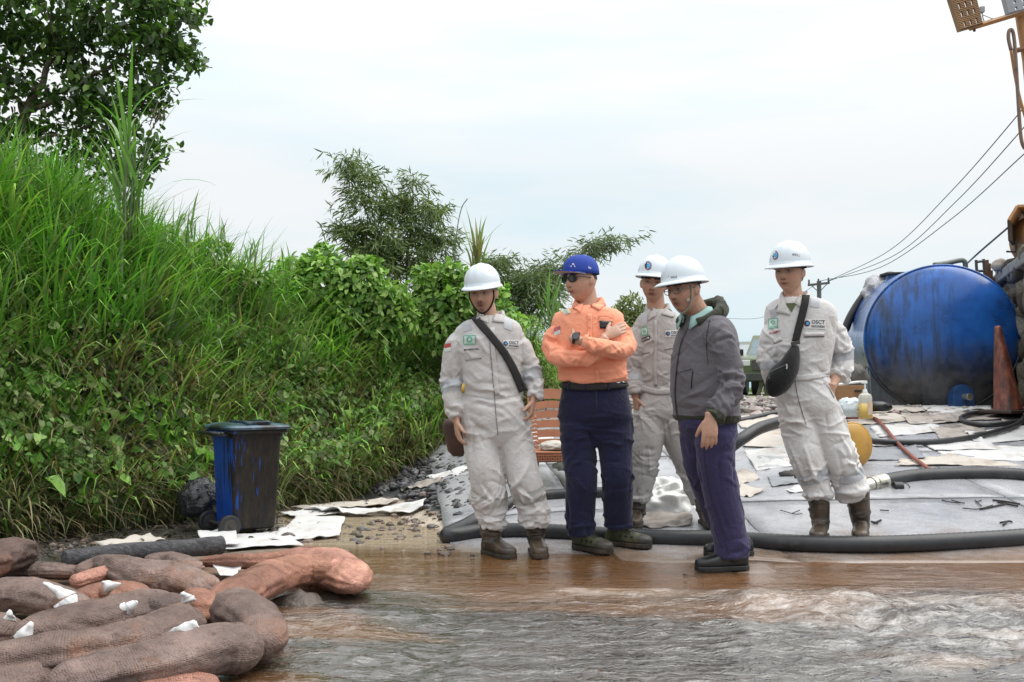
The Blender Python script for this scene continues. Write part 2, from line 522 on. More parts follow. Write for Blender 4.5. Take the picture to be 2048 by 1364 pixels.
# ------------------------------------------------------------------ water
wx = np.concatenate([np.arange(-3.2, 4.6, .018)]); wy = np.concatenate([np.arange(1.6, 6.2, .0175), np.arange(6.2, 9.4, .05)])
WX, WY = np.meshgrid(wx, wy)
st = sst((5.25 - WY) / .9) * sst((WX + 1.5) / .5)
turb = np.exp(-((WX - 1.75 - (4.6 - WY) * .75) / 1.05) ** 2) * sst((5.15 - WY) / .45)
edge_y = 4.95 - .11 * (WX - .6)              # line where the brown flow drops into the stream
edge_y = edge_y + .10 * vn(WX * 1.5, 0, 0, 31)
lip = np.exp(-((WY - edge_y) / .06) ** 2) * sst((WX + .05) / .5) * (.25 + .75 * sst(vn(WX * 2.1, 0, 0, 33) * 1.3 + .4))
wz = .0 + st * (.016 * fbm(WX * 2.0, WY * 5.0, 0, 3, 1) + .012 * fbm(WX * 8 + 2 * WY, WY * 16, 0, 4, 2))
wz += turb * (.07 * fbm(WX * 2.6, WY * 4.4, 2, 4, 3) + .020 * fbm(WX * 9, WY * 14, 2, 4, 4))
wz += st * .008 * (1 - np.abs(vn(WX * 6 + WY * 2, WY * 13, 0, 41))) ** 2 + st * .005 * (1 - np.abs(vn(WX * 17, WY * 30 + WX * 4, 0, 42))) ** 2
wz += lip * (.016 + .012 * vn(WX * 7, WY * 12, 0, 7))
wz += .0022 * fbm(WX * 4, WY * 7, 0, 2, 11)
wz -= .03 * sst((edge_y - WY) / .25) * sst((WX + .8) / .6)
I = np.arange(WX.size).reshape(WX.shape)
wq = np.stack([I[:-1, :-1], I[:-1, 1:], I[1:, 1:], I[1:, :-1]], -1).reshape(-1, 4)
# silt content of the water (its own colour) : orange-brown runoff near the slab, grey stream in front
silt = sst((WY - edge_y + .45 + .55 * fbm(WX * .9, WY * 4.5, 0, 4, 21)) / .8)
silt = np.maximum(silt, .75 * sst(fbm(WX * 1.1 + 5, WY * 3.2, 0, 3, 23) * 2.2 - .25))
foam = .22 * np.clip(turb * (.25 + 3.4 * fbm(WX * 19, WY * 26, 0, 4, 24)) - .35, 0, 1) * sst((edge_y + .05 - WY) / .12)
foam = np.maximum(foam, lip * sst(vn(WX * 12, WY * 20, 0, 26) * 1.5 - .2) * .3)
green = np.exp(-((WX + .62) / .30) ** 2 - ((WY - 5.45) / .22) ** 2)
wc = np.array([.055, .047, .038]) * (1 - silt[..., None]) + np.array([.16, .078, .032]) * silt[..., None]
wc = wc * (1 + .35 * fbm(WX * 1.2, WY * 7, 0, 4, 61))[..., None]
sh = sst((WY - 6.0) / .5)[..., None]; wc = wc * (1 - sh) + np.array([.40, .31, .22]) * sh
lw = (lip * .7)[..., None]; wc = wc * (1 - lw) + np.array([.42, .28, .18]) * lw
wc = wc * (1 - foam[..., None]) + np.array([.78, .76, .74]) * foam[..., None]
me = new_mesh('water', np.stack([WX, WY, wz], -1).reshape(-1, 3), wq, col=wc.reshape(-1, 3))
t = NT('muddy_water')
t.base(t.attr()); t.set(IOR=1.75, Specular_IOR_Level=.8)
ps = t.n.new('ShaderNodeSeparateXYZ'); t.k(t.co.outputs['Object'], ps.inputs[0])
calm = t.ramp(t.math('MULTIPLY_ADD', ps.outputs['Y'], .5, -2.05), [(.1, 1.0), (.75, .3)])   # riffles die out over the shallow slab
t.rough(.02)
h1 = t.noise(7, 6, .62, sc3=(1.0, 2.4, 1), dist=.6); h2 = t.noise(30, 3, .6, sc3=(1, 1.9, 1), dist=.4)
h3 = t.noise(90, 2, .5, sc3=(1, 1.6, 1))
h0 = t.noise(2.6, 4, .55, sc3=(1.0, 2.8, 1), dist=.8)
hh_ = t.math('MULTIPLY', t.math('ADD', t.math('ADD', t.math('MULTIPLY_ADD', h0, 2.2, h1), t.math('MULTIPLY', h2, .32)), t.math('MULTIPLY', h3, .07)), calm)
t.bump(hh_, 1.0, .020)
M_water = t.m
me.materials.append(M_water)
water = bpy.data.objects.new('water', me); COL.objects.link(water)
tag(water, 'rippling muddy stream in front of the pavement', kind='structure')
# wider stream sheet beyond the detailed one
mb = MB()
for x0, x1, y0, y1 in ((-40, -3.2, -20, 1.6), (-3.2, 4.578, -20, 1.6), (4.578, 40, -20, 1.6), (4.578, 40, 1.6, 5.7)):
    mb.add([(x0, y0, -.03), (x1, y0, -.03), (x1, y1, -.03), (x0, y1, -.03)], [(0, 1, 2, 3)])
o = mb.build('water_downstream', M_water); tag(o, 'the same muddy stream running on past the view', kind='structure')
ca = o.data.color_attributes.new('Col', 'FLOAT_COLOR', 'POINT')
ca.data.foreach_set('color', np.tile([.14, .11, .09, 1.], len(o.data.vertices)).astype(np.float32))

# ------------------------------------------------------------------ loose gravel (uncountable)
ICO = None
def ico():
    global ICO
    if ICO is None:
        bm = bmesh.new(); bmesh.ops.create_icosphere(bm, subdivisions=1, radius=1)
        ICO = (np.array([v.co[:] for v in bm.verts]), np.array([[v.index for v in f.verts] for f in bm.faces])); bm.free()
    return ICO
def rocks(name, pts, sizes, mats, cols, label, flat=.65, seed=0):
    rg = np.random.default_rng(seed)
    v0, f0 = ico(); n = len(pts); m = len(v0)
    V = np.repeat(v0[None], n, 0) * (1 + rg.uniform(-.28, .28, (n, m, 1)))
    V[..., 2] *= flat
    V *= rg.uniform(.7, 1.3, (n, 1, 3))
    a = rg.uniform(0, 6.28, n); ca, sa = np.cos(a)[:, None], np.sin(a)[:, None]
    X = V[..., 0] * ca - V[..., 1] * sa; Y = V[..., 0] * sa + V[..., 1] * ca
    V = np.stack([X, Y, V[..., 2]], -1) * sizes[:, None, None] + pts[:, None, :]
    Fq = (f0[None] + (np.arange(n) * m)[:, None, None]).reshape(-1, 3)
    C = np.repeat(cols[:, None, :], m, 1).reshape(-1, 3)
    o = obj(name, V.reshape(-1, 3), Fq, mats, smooth=False, col=C)
    return tag(o, label, kind='stuff')
M_rock = attr_mat('rock', .45, spec=.5, var=.35, nscale=18, bump=.5)
def scatter(n, xr, yr, fn, seed):
    rg = np.random.default_rng(seed)
    x = rg.uniform(*xr, n); y = rg.uniform(*yr, n); k = fn(x, y) > rg.uniform(0, 1, n)
    return x[k], y[k], rg
x, y, rg = scatter(22000, (-2.2, .2), (6.6, 12.8), lambda x, y: sst((-.02 - x) / .15 + sst((y-9)/1)*1.2) * sst((G(x, y) - .035) / .05) * (1 - sst((bank_sd(x, y)[0] - .1) / .3)), 3)
s = rg.exponential(.012, len(x)).clip(.005, .055)
cg = np.array([.045, .043, .046]) * rg.uniform(.5, 2.1, (len(x), 1)) * rg.uniform(.92, 1.08, (len(x), 3))
rocks('gravel', np.stack([x, y, G(x, y) + s * .2], -1), s, M_rock, cg, 'dark oily gravel bank behind the workers')
x, y, rg = scatter(7500, (.2, 7.5), (10.3, 24), lambda x, y: np.exp(-(y - 10.3) / 7), 4)
s = rg.exponential(.024, len(x)).clip(.01, .09)
cg = np.array([.25, .21, .19]) * rg.uniform(.35, 1.5, (len(x), 1)) * rg.uniform(.9, 1.1, (len(x), 3))
rocks('gravel', np.stack([x, y, G(x, y) + s * .2], -1), s, M_rock, cg, 'pale reddish gravel on the road before the parked trucks')
x, y, rg = scatter(3400, (-3.4, -.2), (5.6, 8.6), lambda x, y: .9 * sst(vn(x * 2.6, y * 2.6, 0, 8) + .3) * (bank_sd(x, y)[0] < .1), 5)
s = rg.exponential(.010, len(x)).clip(.005, .032)
cg = np.array([.13, .095, .075]) * rg.uniform(.3, 1.7, (len(x), 1)) * rg.uniform(.9, 1.1, (len(x), 3))
rocks('pebbles', np.stack([x, y, np.maximum(G(x, y), -.005) + s * .25], -1), s, M_rock, cg, 'small pebbles on the silt beside the bin')
# ================================================================== VEGETATION
M_leaf = attr_mat('leaf', .5, trans=.30, spec=.35, var=.12, nscale=20)
M_grass = attr_mat('grass', .55, trans=.28, spec=.3, var=.1, nscale=12)
M_bark = mat('bark', (.10, .075, .055), .85, .4, 12, .7, 30, .01)
M_culm = mat('culm', (.10, .12, .06), .6, .3, 8)
def blades(base, az, L, W, bend, lean, cols, segs=5, gravity=None):
    """arching blades; all arrays length n. returns V,F,C"""
    n = len(base); t = np.linspace(0, 1, segs + 1)
    th = lean[:, None] + bend[:, None] * t[None] ** 1.35          # angle from vertical
    th = np.minimum(th, 2.75)
    ds = L[:, None] / segs
    r = np.concatenate([np.zeros((n, 1)), np.cumsum(np.sin(th[:, :-1]) * ds, 1)], 1)
    z = np.concatenate([np.zeros((n, 1)), np.cumsum(np.cos(th[:, :-1]) * ds, 1)], 1)
    dx, dy = np.cos(az)[:, None], np.sin(az)[:, None]
    ctr = np.stack([base[:, 0:1] + r * dx, base[:, 1:2] + r * dy, base[:, 2:3] + z], -1)
    w = W[:, None] * (np.sin(np.pi * (t * .82 + .12)) ** .7)[None] * (1 - t ** 4)[None]
    side = np.stack([-dy + 0 * r, dx + 0 * r, np.zeros_like(r)], -1)
    V = np.empty((n, segs + 1, 2, 3)); V[:, :, 0] = ctr - side * w[..., None] / 2; V[:, :, 1] = ctr + side * w[..., None] / 2
    m = 2 * (segs + 1); k = np.arange(segs) * 2
    q = np.stack([k, k + 1, k + 3, k + 2], -1)
    Fq = (q[None] + (np.arange(n) * m)[:, None, None]).reshape(-1, 4)
    g = (.72 + .42 * t)[None, :, None, None]      # darker towards the base, lighter at the tip
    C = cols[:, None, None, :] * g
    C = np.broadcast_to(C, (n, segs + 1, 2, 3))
    return V.reshape(-1, 3), Fq, C.reshape(-1, 3)
def leaves(pos, d, nrm, L, W, cols, fold=.18):
    """leaf = 6 verts, 4 quads-ish folded along the midrib. d direction, nrm up"""
    n = len(pos)
    d = d / np.linalg.norm(d, axis=1, keepdims=True)
    s = np.cross(d, nrm); s /= np.maximum(np.linalg.norm(s, axis=1, keepdims=True), 1e-6)
    u = np.cross(s, d)
    L = L[:, None]; W = W[:, None]
    p0 = pos; p1 = pos + d * L * .38 - u * L * .0; p2 = pos + d * L - u * L * .16
    lift = u * W * fold
    a1 = pos + d * L * .22 + s * W * .42 + lift; b1 = pos + d * L * .22 - s * W * .42 + lift
    a2 = pos + d * L * .62 + s * W * .40 + lift * .6 - u * L * .05; b2 = pos + d * L * .62 - s * W * .40 + lift * .6 - u * L * .05
    V = np.stack([p0, a1, a2, p2, b2, b1, p1], 1)
    f = np.array([[0, 6, 1, 1], [6, 2, 1, 1]])
    tri = np.array([[0, 6, 1], [1, 6, 2], [6, 3, 2], [0, 5, 6], [5, 4, 6], [6, 4, 3]])
    Fq = (tri[None] + (np.arange(n) * 7)[:, None, None]).reshape(-1, 3)
    C = np.repeat(cols[:, None, :], 7, 1)
    return V.reshape(-1, 3), Fq, C.reshape(-1, 3)
def rdir(rg, n, down=0):
    v = rg.normal(size=(n, 3)); v[:, 2] -= down
    return v / np.linalg.norm(v, axis=1, keepdims=True)
def pick(rg, n, pal, w=None, jit=.18):
    pal = np.array(pal); i = rg.choice(len(pal), n, p=w)
    return pal[i] * rg.uniform(1 - jit, 1 + jit, (n, 1)) * rg.uniform(.95, 1.05, (n, 3))
def clump_v(pos, freq, s):     # slow variation so greens come in patches
    return .5 + .5 * np.clip(1.8 * fbm(pos[:, 0] * freq, pos[:, 1] * freq, pos[:, 2] * freq, 3, s), -1, 1)

# ---------------- grass over the bank
GREEN = [(.15, .33, .05), (.22, .42, .075), (.085, .20, .03), (.33, .47, .12), (.28, .36, .15)]
DRY = [(.26, .21, .11), (.20, .16, .09), (.34, .27, .15), (.17, .19, .08)]
def bank_points(n, smin, smax, xr, yr, seed, dens=None):
    rg = np.random.default_rng(seed)
    x = rg.uniform(*xr, n); y = rg.uniform(*yr, n)
    sdv, hv = bank_sd(x, y)
    k = (sdv > smin) & (sdv < smax)
    k &= (np.abs(x) < (y * .56 + .5))
    if dens is not None: k &= dens(x, y, sdv) > rg.uniform(0, 1, n)
    x, y, sdv = x[k], y[k], sdv[k]
    return np.stack([x, y, G(x, y)], -1), sdv, rg
# outward direction of slope = away from hill (towards lower side)
def downhill(p):
    e_ = .1
    gx_ = (G(p[:, 0] + e_, p[:, 1]) - G(p[:, 0] - e_, p[:, 1])); gy_ = (G(p[:, 0], p[:, 1] + e_) - G(p[:, 0], p[:, 1] - e_))
    return np.arctan2(-gy_, -gx_)
# short matted cover, mixed with dry blades low down
p, sdv, rg = bank_points(95000, -.12, 3.2, (-6, 2.4), (4.5, 17), 11)
dh = downhill(p); n = len(p)
tl = np.clip(sdv / 1.5, 0, 1)
far_ = np.clip((p[:, 1] - 7) / 4, 0, 1)
Lb = rg.uniform(.16, .48, n) * (.8 + .5 * tl); Wb = rg.uniform(.006, .015, n) * (1 + .25 * far_)
col = pick(rg, n, GREEN, [.28, .26, .16, .16, .14], .25)
patch = clump_v(p, 1.3, 77)
col *= (.35 + 1.05 * patch)[:, None]
yel = clump_v(p, .7, 79) * far_ ; col = col * (1 + np.stack([yel * 1.0, yel * .55, yel * .2], -1))
dry = rg.uniform(0, 1, n) < (.50 * (1 - tl) ** 1.5 + .07)
col[dry] = pick(rg, int(dry.sum()), DRY, None, .35) * .8
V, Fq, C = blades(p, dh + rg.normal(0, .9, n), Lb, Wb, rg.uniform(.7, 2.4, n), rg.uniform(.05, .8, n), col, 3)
o = obj('bank_grass', V, Fq, M_grass, col=C); tag(o, 'dense green grass and dry blades covering the steep bank', kind='stuff')
# medium long arching grass tufts
p0, sdv, rg = bank_points(5000, -.05, 3.0, (-6, 2.2), (4.5, 15), 12)
k = 20; p = np.repeat(p0, k, 0) + rg.normal(0, .035, (len(p0) * k, 3)) * [1, 1, .2]; n = len(p)
sd_r = np.repeat(sdv, k)
tuft = np.repeat(pick(rg, len(p0), GREEN + [(.17, .25, .10)], None, .3), k, 0)
pat = np.repeat(.6 + .9 * clump_v(p0, .9, 5), k)[:, None]
tl = np.clip(sd_r / 1.4, 0, 1)
dry = np.repeat(rg.uniform(0, 1, len(p0)) < (.42 * (1 - np.clip(sdv / 1.3, 0, 1)) + .04), k)
col = tuft * pat * rg.uniform(.75, 1.25, (n, 1)); col[dry] = pick(rg, int(dry.sum()), DRY, None, .3)
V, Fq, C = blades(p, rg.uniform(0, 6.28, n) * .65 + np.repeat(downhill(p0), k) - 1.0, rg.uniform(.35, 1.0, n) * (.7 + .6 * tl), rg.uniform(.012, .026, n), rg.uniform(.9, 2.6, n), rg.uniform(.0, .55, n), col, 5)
o = obj('long_grass', V, Fq, M_grass, col=C); tag(o, 'long arching grass tufts hanging over the bank', kind='stuff')
# hanging dead thatch at the foot of the bank
p, sdv, rg = bank_points(60000, -.1, .85, (-5, .6), (4.9, 12.5), 13)
n = len(p)
p[:, 2] += rg.uniform(0, .30, n)
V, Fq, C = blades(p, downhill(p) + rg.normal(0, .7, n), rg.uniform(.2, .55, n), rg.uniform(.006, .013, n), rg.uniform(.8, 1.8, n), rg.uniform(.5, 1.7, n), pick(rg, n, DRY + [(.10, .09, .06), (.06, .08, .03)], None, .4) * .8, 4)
o = obj('dead_grass', V, Fq, M_grass, col=C); tag(o, 'dry drooping thatch along the foot of the bank', kind='stuff')
# reed like tall grass on the crest, upper left
p0, sdv, rg = bank_points(1900, .75, 3.0, (-6, -2.3), (6.0, 10.6), 14, lambda x, y, s: np.clip(1.15 - (x + 4.2) * .55, 0.12, 1))
k = 10; n = len(p0) * k
p = np.repeat(p0, k, 0) + rg.normal(0, .05, (n, 3)) * [1, 1, .2]
col = np.repeat(pick(rg, len(p0), [(.12, .30, .045), (.17, .36, .07), (.24, .34, .18), (.09, .2, .05)], [.35, .3, .2, .15], .25), k, 0)
V, Fq, C = blades(p, rg.uniform(0, 6.28, n), rg.uniform(.55, 1.3, n), rg.uniform(.014, .028, n), rg.uniform(.5, 2.4, n) * rg.uniform(.3, 1, n), rg.uniform(0, .45, n), col, 8)
o = obj('tall_grass', V, Fq, M_grass, col=C); tag(o, 'tall blade grass standing along the crest of the bank', kind='stuff')

# broad leaf creepers, each patch a plant
def creeper(px, py, d0, spread, n, size, pal, label, seed, lift=.06):
    rg = np.random.default_rng(seed)
    n = int(n * 1.7); size = size * 1.08; c0 = PG(px, py)
    xx = c0.x + rg.normal(0, spread, n); yy = c0.y + rg.normal(0, spread * .8, n)
    pos = np.stack([xx, yy, G(xx, yy) + lift + .10 + rg.uniform(0, .26, n)], -1)
    dh = downhill(pos); nrm = np.stack([np.cos(dh) * .8, np.sin(dh) * .8, np.full(n, .7)], -1) + rg.normal(0, .4, (n, 3))
    d = np.stack([np.cos(dh), np.sin(dh), np.full(n, -.7)], -1) + rg.normal(0, .7, (n, 3))
    Ls = rg.uniform(.6, 1.3, n) * size
    V, Fq, C = leaves(pos, d, nrm, Ls, Ls * rg.uniform(.7, 1.0, n), pick(rg, n, pal, None, .25), .22)
    r = root('creeper', tuple(pos.mean(0)), label, 'creeper', 'broad leaved creepers on the bank')
    tag(obj('foliage', V, Fq, M_leaf, r, col=C), kind='stuff')
    mb = MB()
    for _ in range(max(4, n // 30)):
        i = rg.integers(0, n, 4); q = pos[i][np.argsort(pos[i][:, 2])]
        mb.tube(catmull(q, 4), .004, 5)
    mb.build('stem', M_culm, r, smooth=True)
LG = [(.17, .38, .06), (.25, .48, .10), (.11, .26, .05)]
OL = [(.09, .10, .05), (.12, .12, .06), (.06, .07, .045), (.16, .17, .09)]
creeper(60, 800, 7, .34, 240, .13, LG, 'bright green creeper low at the far left of the bank', 21)
creeper(60, 900, 7, .22, 120, .13, LG, 'bright green creeper hanging just above the mud at far left', 22)
creeper(170, 655, 7, .26, 210, .13, OL + [(.05, .05, .04)], 'withered dark brown creeper high on the left bank', 23)
creeper(240, 760, 7, .28, 200, .12, OL, 'dull olive creeper in the middle of the left bank', 24)
creeper(250, 850, 7, .24, 160, .12, OL + LG, 'pale green creeper left of the bin lid', 25)
creeper(40, 490, 7.5, .36, 200, .16, LG, 'light green big leaved creeper under the tall tree', 26, .35)
creeper(440, 520, 8.5, .34, 260, .12, LG, 'leafy green creeper on the bank crest above the bin', 27, .25)
creeper(520, 640, 8.5, .3, 160, .10, LG, 'small green creeper between the bank crest and the round shrub', 28, .15)
creeper(640, 760, 9, .34, 160, .08, LG + GREEN, 'small leaved green creeper in the grass below the round shrub', 29, .12)
creeper(330, 950, 7.2, .2, 120, .11, LG, 'green creeper beside the black plastic bag', 30, .1)
creeper(250, 500, 7.5, .34, 220, .12, LG, 'mid green creeper under the tall reed clump', 31, .3)

# broad leaved weeds mixed through the grass
p, sdv, rg = bank_points(230000, .02, 2.8, (-6, 1.6), (4.6, 14), 15, lambda x, y, s: sst(vn(x * 1.3, y * 1.3, s * 1.3, 91) * 2.2 + .15) * .8 + .06)
n = len(p); dh = downhill(p); p[:, 2] += rg.uniform(.05, .50, n); p[:, 0] += np.cos(dh) * rg.uniform(0, .15, n); p[:, 1] += np.sin(dh) * rg.uniform(0, .15, n)
d = np.stack([np.cos(dh), np.sin(dh), np.full(n, -.6)], -1) + rg.normal(0, .7, (n, 3)); nrm = np.stack([np.cos(dh) * .7, np.sin(dh) * .7, np.full(n, .8)], -1) + rg.normal(0, .4, (n, 3))
Ls = rg.uniform(.035, .115, n) * rg.uniform(.6, 1, n)
V, Fq, C = leaves(p, d, nrm, Ls, Ls * rg.uniform(.5, .9, n), pick(rg, n, [(.16, .34, .06), (.24, .42, .10), (.10, .22, .05), (.20, .24, .11), (.32, .42, .16)], None, .3) * (.5 + .8 * clump_v(p, 1.7, 93))[:, None], .2)
o = obj('weeds', V, Fq, M_leaf, col=C); tag(o, 'small broad leaved weeds mixed through the bank grass', kind='stuff')

# ---------------- limbs for trees
def branchy(mb, a, b, r0, r1, rg, wob=.06, n=6):
    a, b = np.array(a, float), np.array(b, float)
    pts = np.array([a + (b - a) * t for t in np.linspace(0, 1, n)])
    L = np.linalg.norm(b - a); pts[1:-1] += rg.normal(0, wob * L, (n - 2, 3)) * .6
    pts = catmull(pts, 3)
    mb.tube(pts, np.linspace(r0, r1, len(pts)), 8)
    return pts
# big dark broadleaf tree, upper left
rg = np.random.default_rng(41)
D = 9.6
tr = root('broadleaf_tree', tuple(P(45, 520, D)), 'tall dark broadleaf tree leaning over the left end of the bank', 'tree')
ORG[tr.name] = tr.location.copy()
mb = MB()
trunk_pts = [P(30, 560, D), P(45, 400, D), P(42, 300, D), P(48, 235, D)]
mb.tube(catmull(trunk_pts, 5), np.linspace(.085, .055, 16), 10)
mb.build('trunk', M_bark, tr, smooth=True)
limbs = [((48, 235), (115, 115), .045, .022, 0), ((115, 115), (172, 30), .026, .010, .1), ((115, 115), (95, 20), .02, .008, -.2), ((48, 235), (80, 205), .035, .03, 0),
         ((75, 215), (180, 150), .025, .012, -.3), ((180, 150), (330, 70), .015, .006, -.2), ((48, 235), (10, 150), .03, .012, .2), ((10, 150), (-60, 40), .018, .008, 0),
         ((42, 290), (-30, 210), .03, .012, .2), ((44, 290), (150, 260), .02, .01, -.2), ((150, 260), (300, 200), .012, .006, -.1), ((42, 300), (20, 240), .03, .012, .3),
         ((170, 60), (270, -40), .016, .008, 0), ((60, 330), (200, 310), .016, .007, -.3), ((200, 310), (330, 310), .009, .004, -.3)]
for i, (a, b, r0, r1, dd) in enumerate(limbs):
    mb = MB(); branchy(mb, P(*a, D + dd * .5), P(*b, D + dd), r0, r1, rg)
    mb.build('branch', M_bark, tr, smooth=True)
blobs = []     # (px,py,rad_px,dd)
for a in [(-60, 60, 80), (20, 40, 75), (90, 10, 80), (170, -10, 80), (250, 0, 75), (330, -10, 60), (365, 30, 42), (20, 120, 65), (-30, 190, 70), (60, 180, 45), (130, 170, 60), (200, 90, 60),
          (270, 90, 60), (330, 95, 55), (380, 125, 26), (350, 70, 50), (210, 190, 60), (270, 200, 48), (290, 160, 45), (300, 215, 24), (160, 230, 55), (230, 250, 55), (270, 300, 50), (320, 310, 32), (170, 300, 50), (120, 320, 48),
          (70, 350, 48), (10, 330, 50), (240, 330, 45), (-40, 290, 60), (100, 260, 40), (180, 350, 26), (-30, 370, 50), (30, 260, 38), (150, 390, 18), (300, 30, 60), (140, 80, 45)]:
    blobs.append(a)
pos = []
for (bx, by, br) in blobs:
    m = int(br * br * .092)
    # sprays: sub clusters
    k = max(3, m // 22)
    sub = rg.normal(0, 1, (k, 3)); sub /= np.maximum(np.linalg.norm(sub, axis=1, keepdims=True), 1e-6); sub *= rg.uniform(.35, 1.0, (k, 1)) ** .6
    cpt = np.array(P(bx, by, D)); rad = br / F * D
    for q in sub:
        cc_ = cpt + q * rad * [1, 1.5, 1]
        pos.append(cc_ + rg.normal(0, rad * .15 + .03, (22, 3)) * [1.2, 1.2, .7])
pos = np.concatenate(pos); n = len(pos)
Ls = rg.uniform(.06, .11, n)
shade = clump_v(pos, 1.4, 6)
col = pick(rg, n, [(.06, .12, .03), (.09, .17, .045), (.17, .29, .06), (.04, .07, .026), (.17, .20, .16)], [.3, .28, .16, .18, .08], .25) * (.7 + .6 * shade)[:, None]
nr = np.stack([rg.normal(0, .5, n), rg.normal(0, .5, n), np.ones(n)], -1)
V, Fq, C = leaves(pos, rdir(rg, n, .35), nr, Ls, Ls * rg.uniform(.5, .7, n), col, .12)
tag(obj('crown', V, Fq, M_leaf, tr, col=C), kind='stuff')
# seed pods hanging from a bare twig
mb = MB()
for i in range(9):
    q = P(312 + rg.uniform(-8, 22), 215 + rg.uniform(0, 42), D - .3)
    mb.cyl(q, q + Vector((0, 0, -.045)), .011, .008, 6)
for a, b in (((290, 285), (322, 225)), ((300, 250), (315, 205)), ((322, 225), (335, 212))): mb.tube([P(*a, D - .3), P(*b, D - .3)], .006, 5)
mb.build('seed_pod', M_bark, tr, smooth=True)

# ---------------- shrubs
def shrub(name, label, cat, blobs, D, leaf, pal, dens, seed, asp=.7, dark=(.02, .035, .012), droop=.4, base_px=None, group=None, depth=1.0):
    rg = np.random.default_rng(seed)
    bx = base_px or (blobs[0][0], blobs[0][1] + blobs[0][2] + 60)
    b0 = P(bx[0], bx[1], D); 
    r = root(name, tuple(b0), label, cat, group)
    pos, nr = [], []
    for (x_, y_, rr) in blobs:
        cpt = np.array(P(x_, y_, D)); rad = rr / F * D
        m = int(6.5 * dens * (rad / leaf) ** 2)
        q = rdir(rg, m); q[:, 2] = np.abs(q[:, 2]) * np.where(rg.uniform(0, 1, m) < .72, 1, -1)
        rr_ = rad * (rg.uniform(.55, 1.05, m) ** .7) * (1 + .22 * fbm(q[:, 0] * 2.5 + x_, q[:, 1] * 2.5, q[:, 2] * 2.5, 3, seed))
        pos.append(cpt + q * rr_[:, None] * [1, depth, 1]); nr.append(q)
    pos = np.concatenate(pos); nr = np.concatenate(nr); n = len(pos)
    Ls = rg.uniform(.7, 1.3, n) * leaf
    d = nr * .6 + rg.normal(0, .6, (n, 3)); d[:, 2] -= droop
    col = pick(rg, n, pal, None, .28) * (.7 + .55 * clump_v(pos, 2.2, seed))[:, None]
    V, Fq, C = leaves(pos, d, nr + rg.normal(0, .45, (n, 3)) + [0, 0, .4], Ls, Ls * asp, col, .2)
    tag(obj('foliage', V, Fq, M_leaf, r, col=C), kind='stuff')
    mb = MB()
    for i in range(0, len(blobs)):
        x_, y_, rr = blobs[i]; branchy(mb, b0 + Vector((rg.uniform(-.1, .1), 0, 0)), P(x_, y_ - rr * .3, D), .02, .006, rg)
    mb.build('stem', M_bark, r, smooth=True)
    return r
SG = [(.18, .34, .06), (.26, .44, .09), (.10, .21, .045), (.34, .48, .15)]
shrub('round_shrub', 'broad rounded green shrub behind the grass above the bin', 'shrub', [(650, 560, 62), (585, 570, 52), (715, 580, 60), (770, 610, 50), (690, 640, 60), (620, 640, 55), (760, 660, 45), (800, 640, 35), (560, 620, 40), (640, 520, 28), (730, 545, 35)], 10.6, .085, SG, 8.0, 51, .62, base_px=(670, 720))
shrub('leafy_shrub', 'upright green shrub just behind the worker with the slung strap', 'shrub', [(900, 600, 48), (860, 610, 38), (940, 610, 40), (880, 660, 45), (850, 560, 28), (985, 600, 34), (1010, 650, 40), (900, 560, 36), (930, 680, 45)], 11.0, .08, SG, 7.5, 52, .7, base_px=(900, 730))
shrub('crest_shrub', 'low dark green shrub at the crest left of the round shrub', 'shrub', [(470, 560, 36), (520, 570, 32), (430, 500, 28), (330, 490, 42), (270, 470, 40), (380, 520, 38), (200, 490, 36)], 9.4, .07, SG, 4.0, 53, .6, base_px=(420, 620))
shrub('distant_shrub', 'yellowish green bush between the orange shirt and the worker behind', 'bush', [(1262, 615, 28), (1240, 640, 30), (1285, 640, 30), (1262, 660, 34), (1250, 700, 34), (1280, 700, 34)], 21, .10, [(.17, .20, .06), (.12, .16, .05), (.22, .23, .09)], 6.0, 54, .4, base_px=(1262, 745))

shrub('low_shrub', 'low yellow green bush between the first worker and the orange shirted man', 'bush', [(1040, 700, 42), (1085, 720, 36), (1010, 730, 40), (1105, 770, 34), (1060, 660, 30)], 12.4, .06, [(.24, .38, .08), (.32, .44, .12), (.15, .26, .06)], 6.0, 55, .3, base_px=(1060, 800))
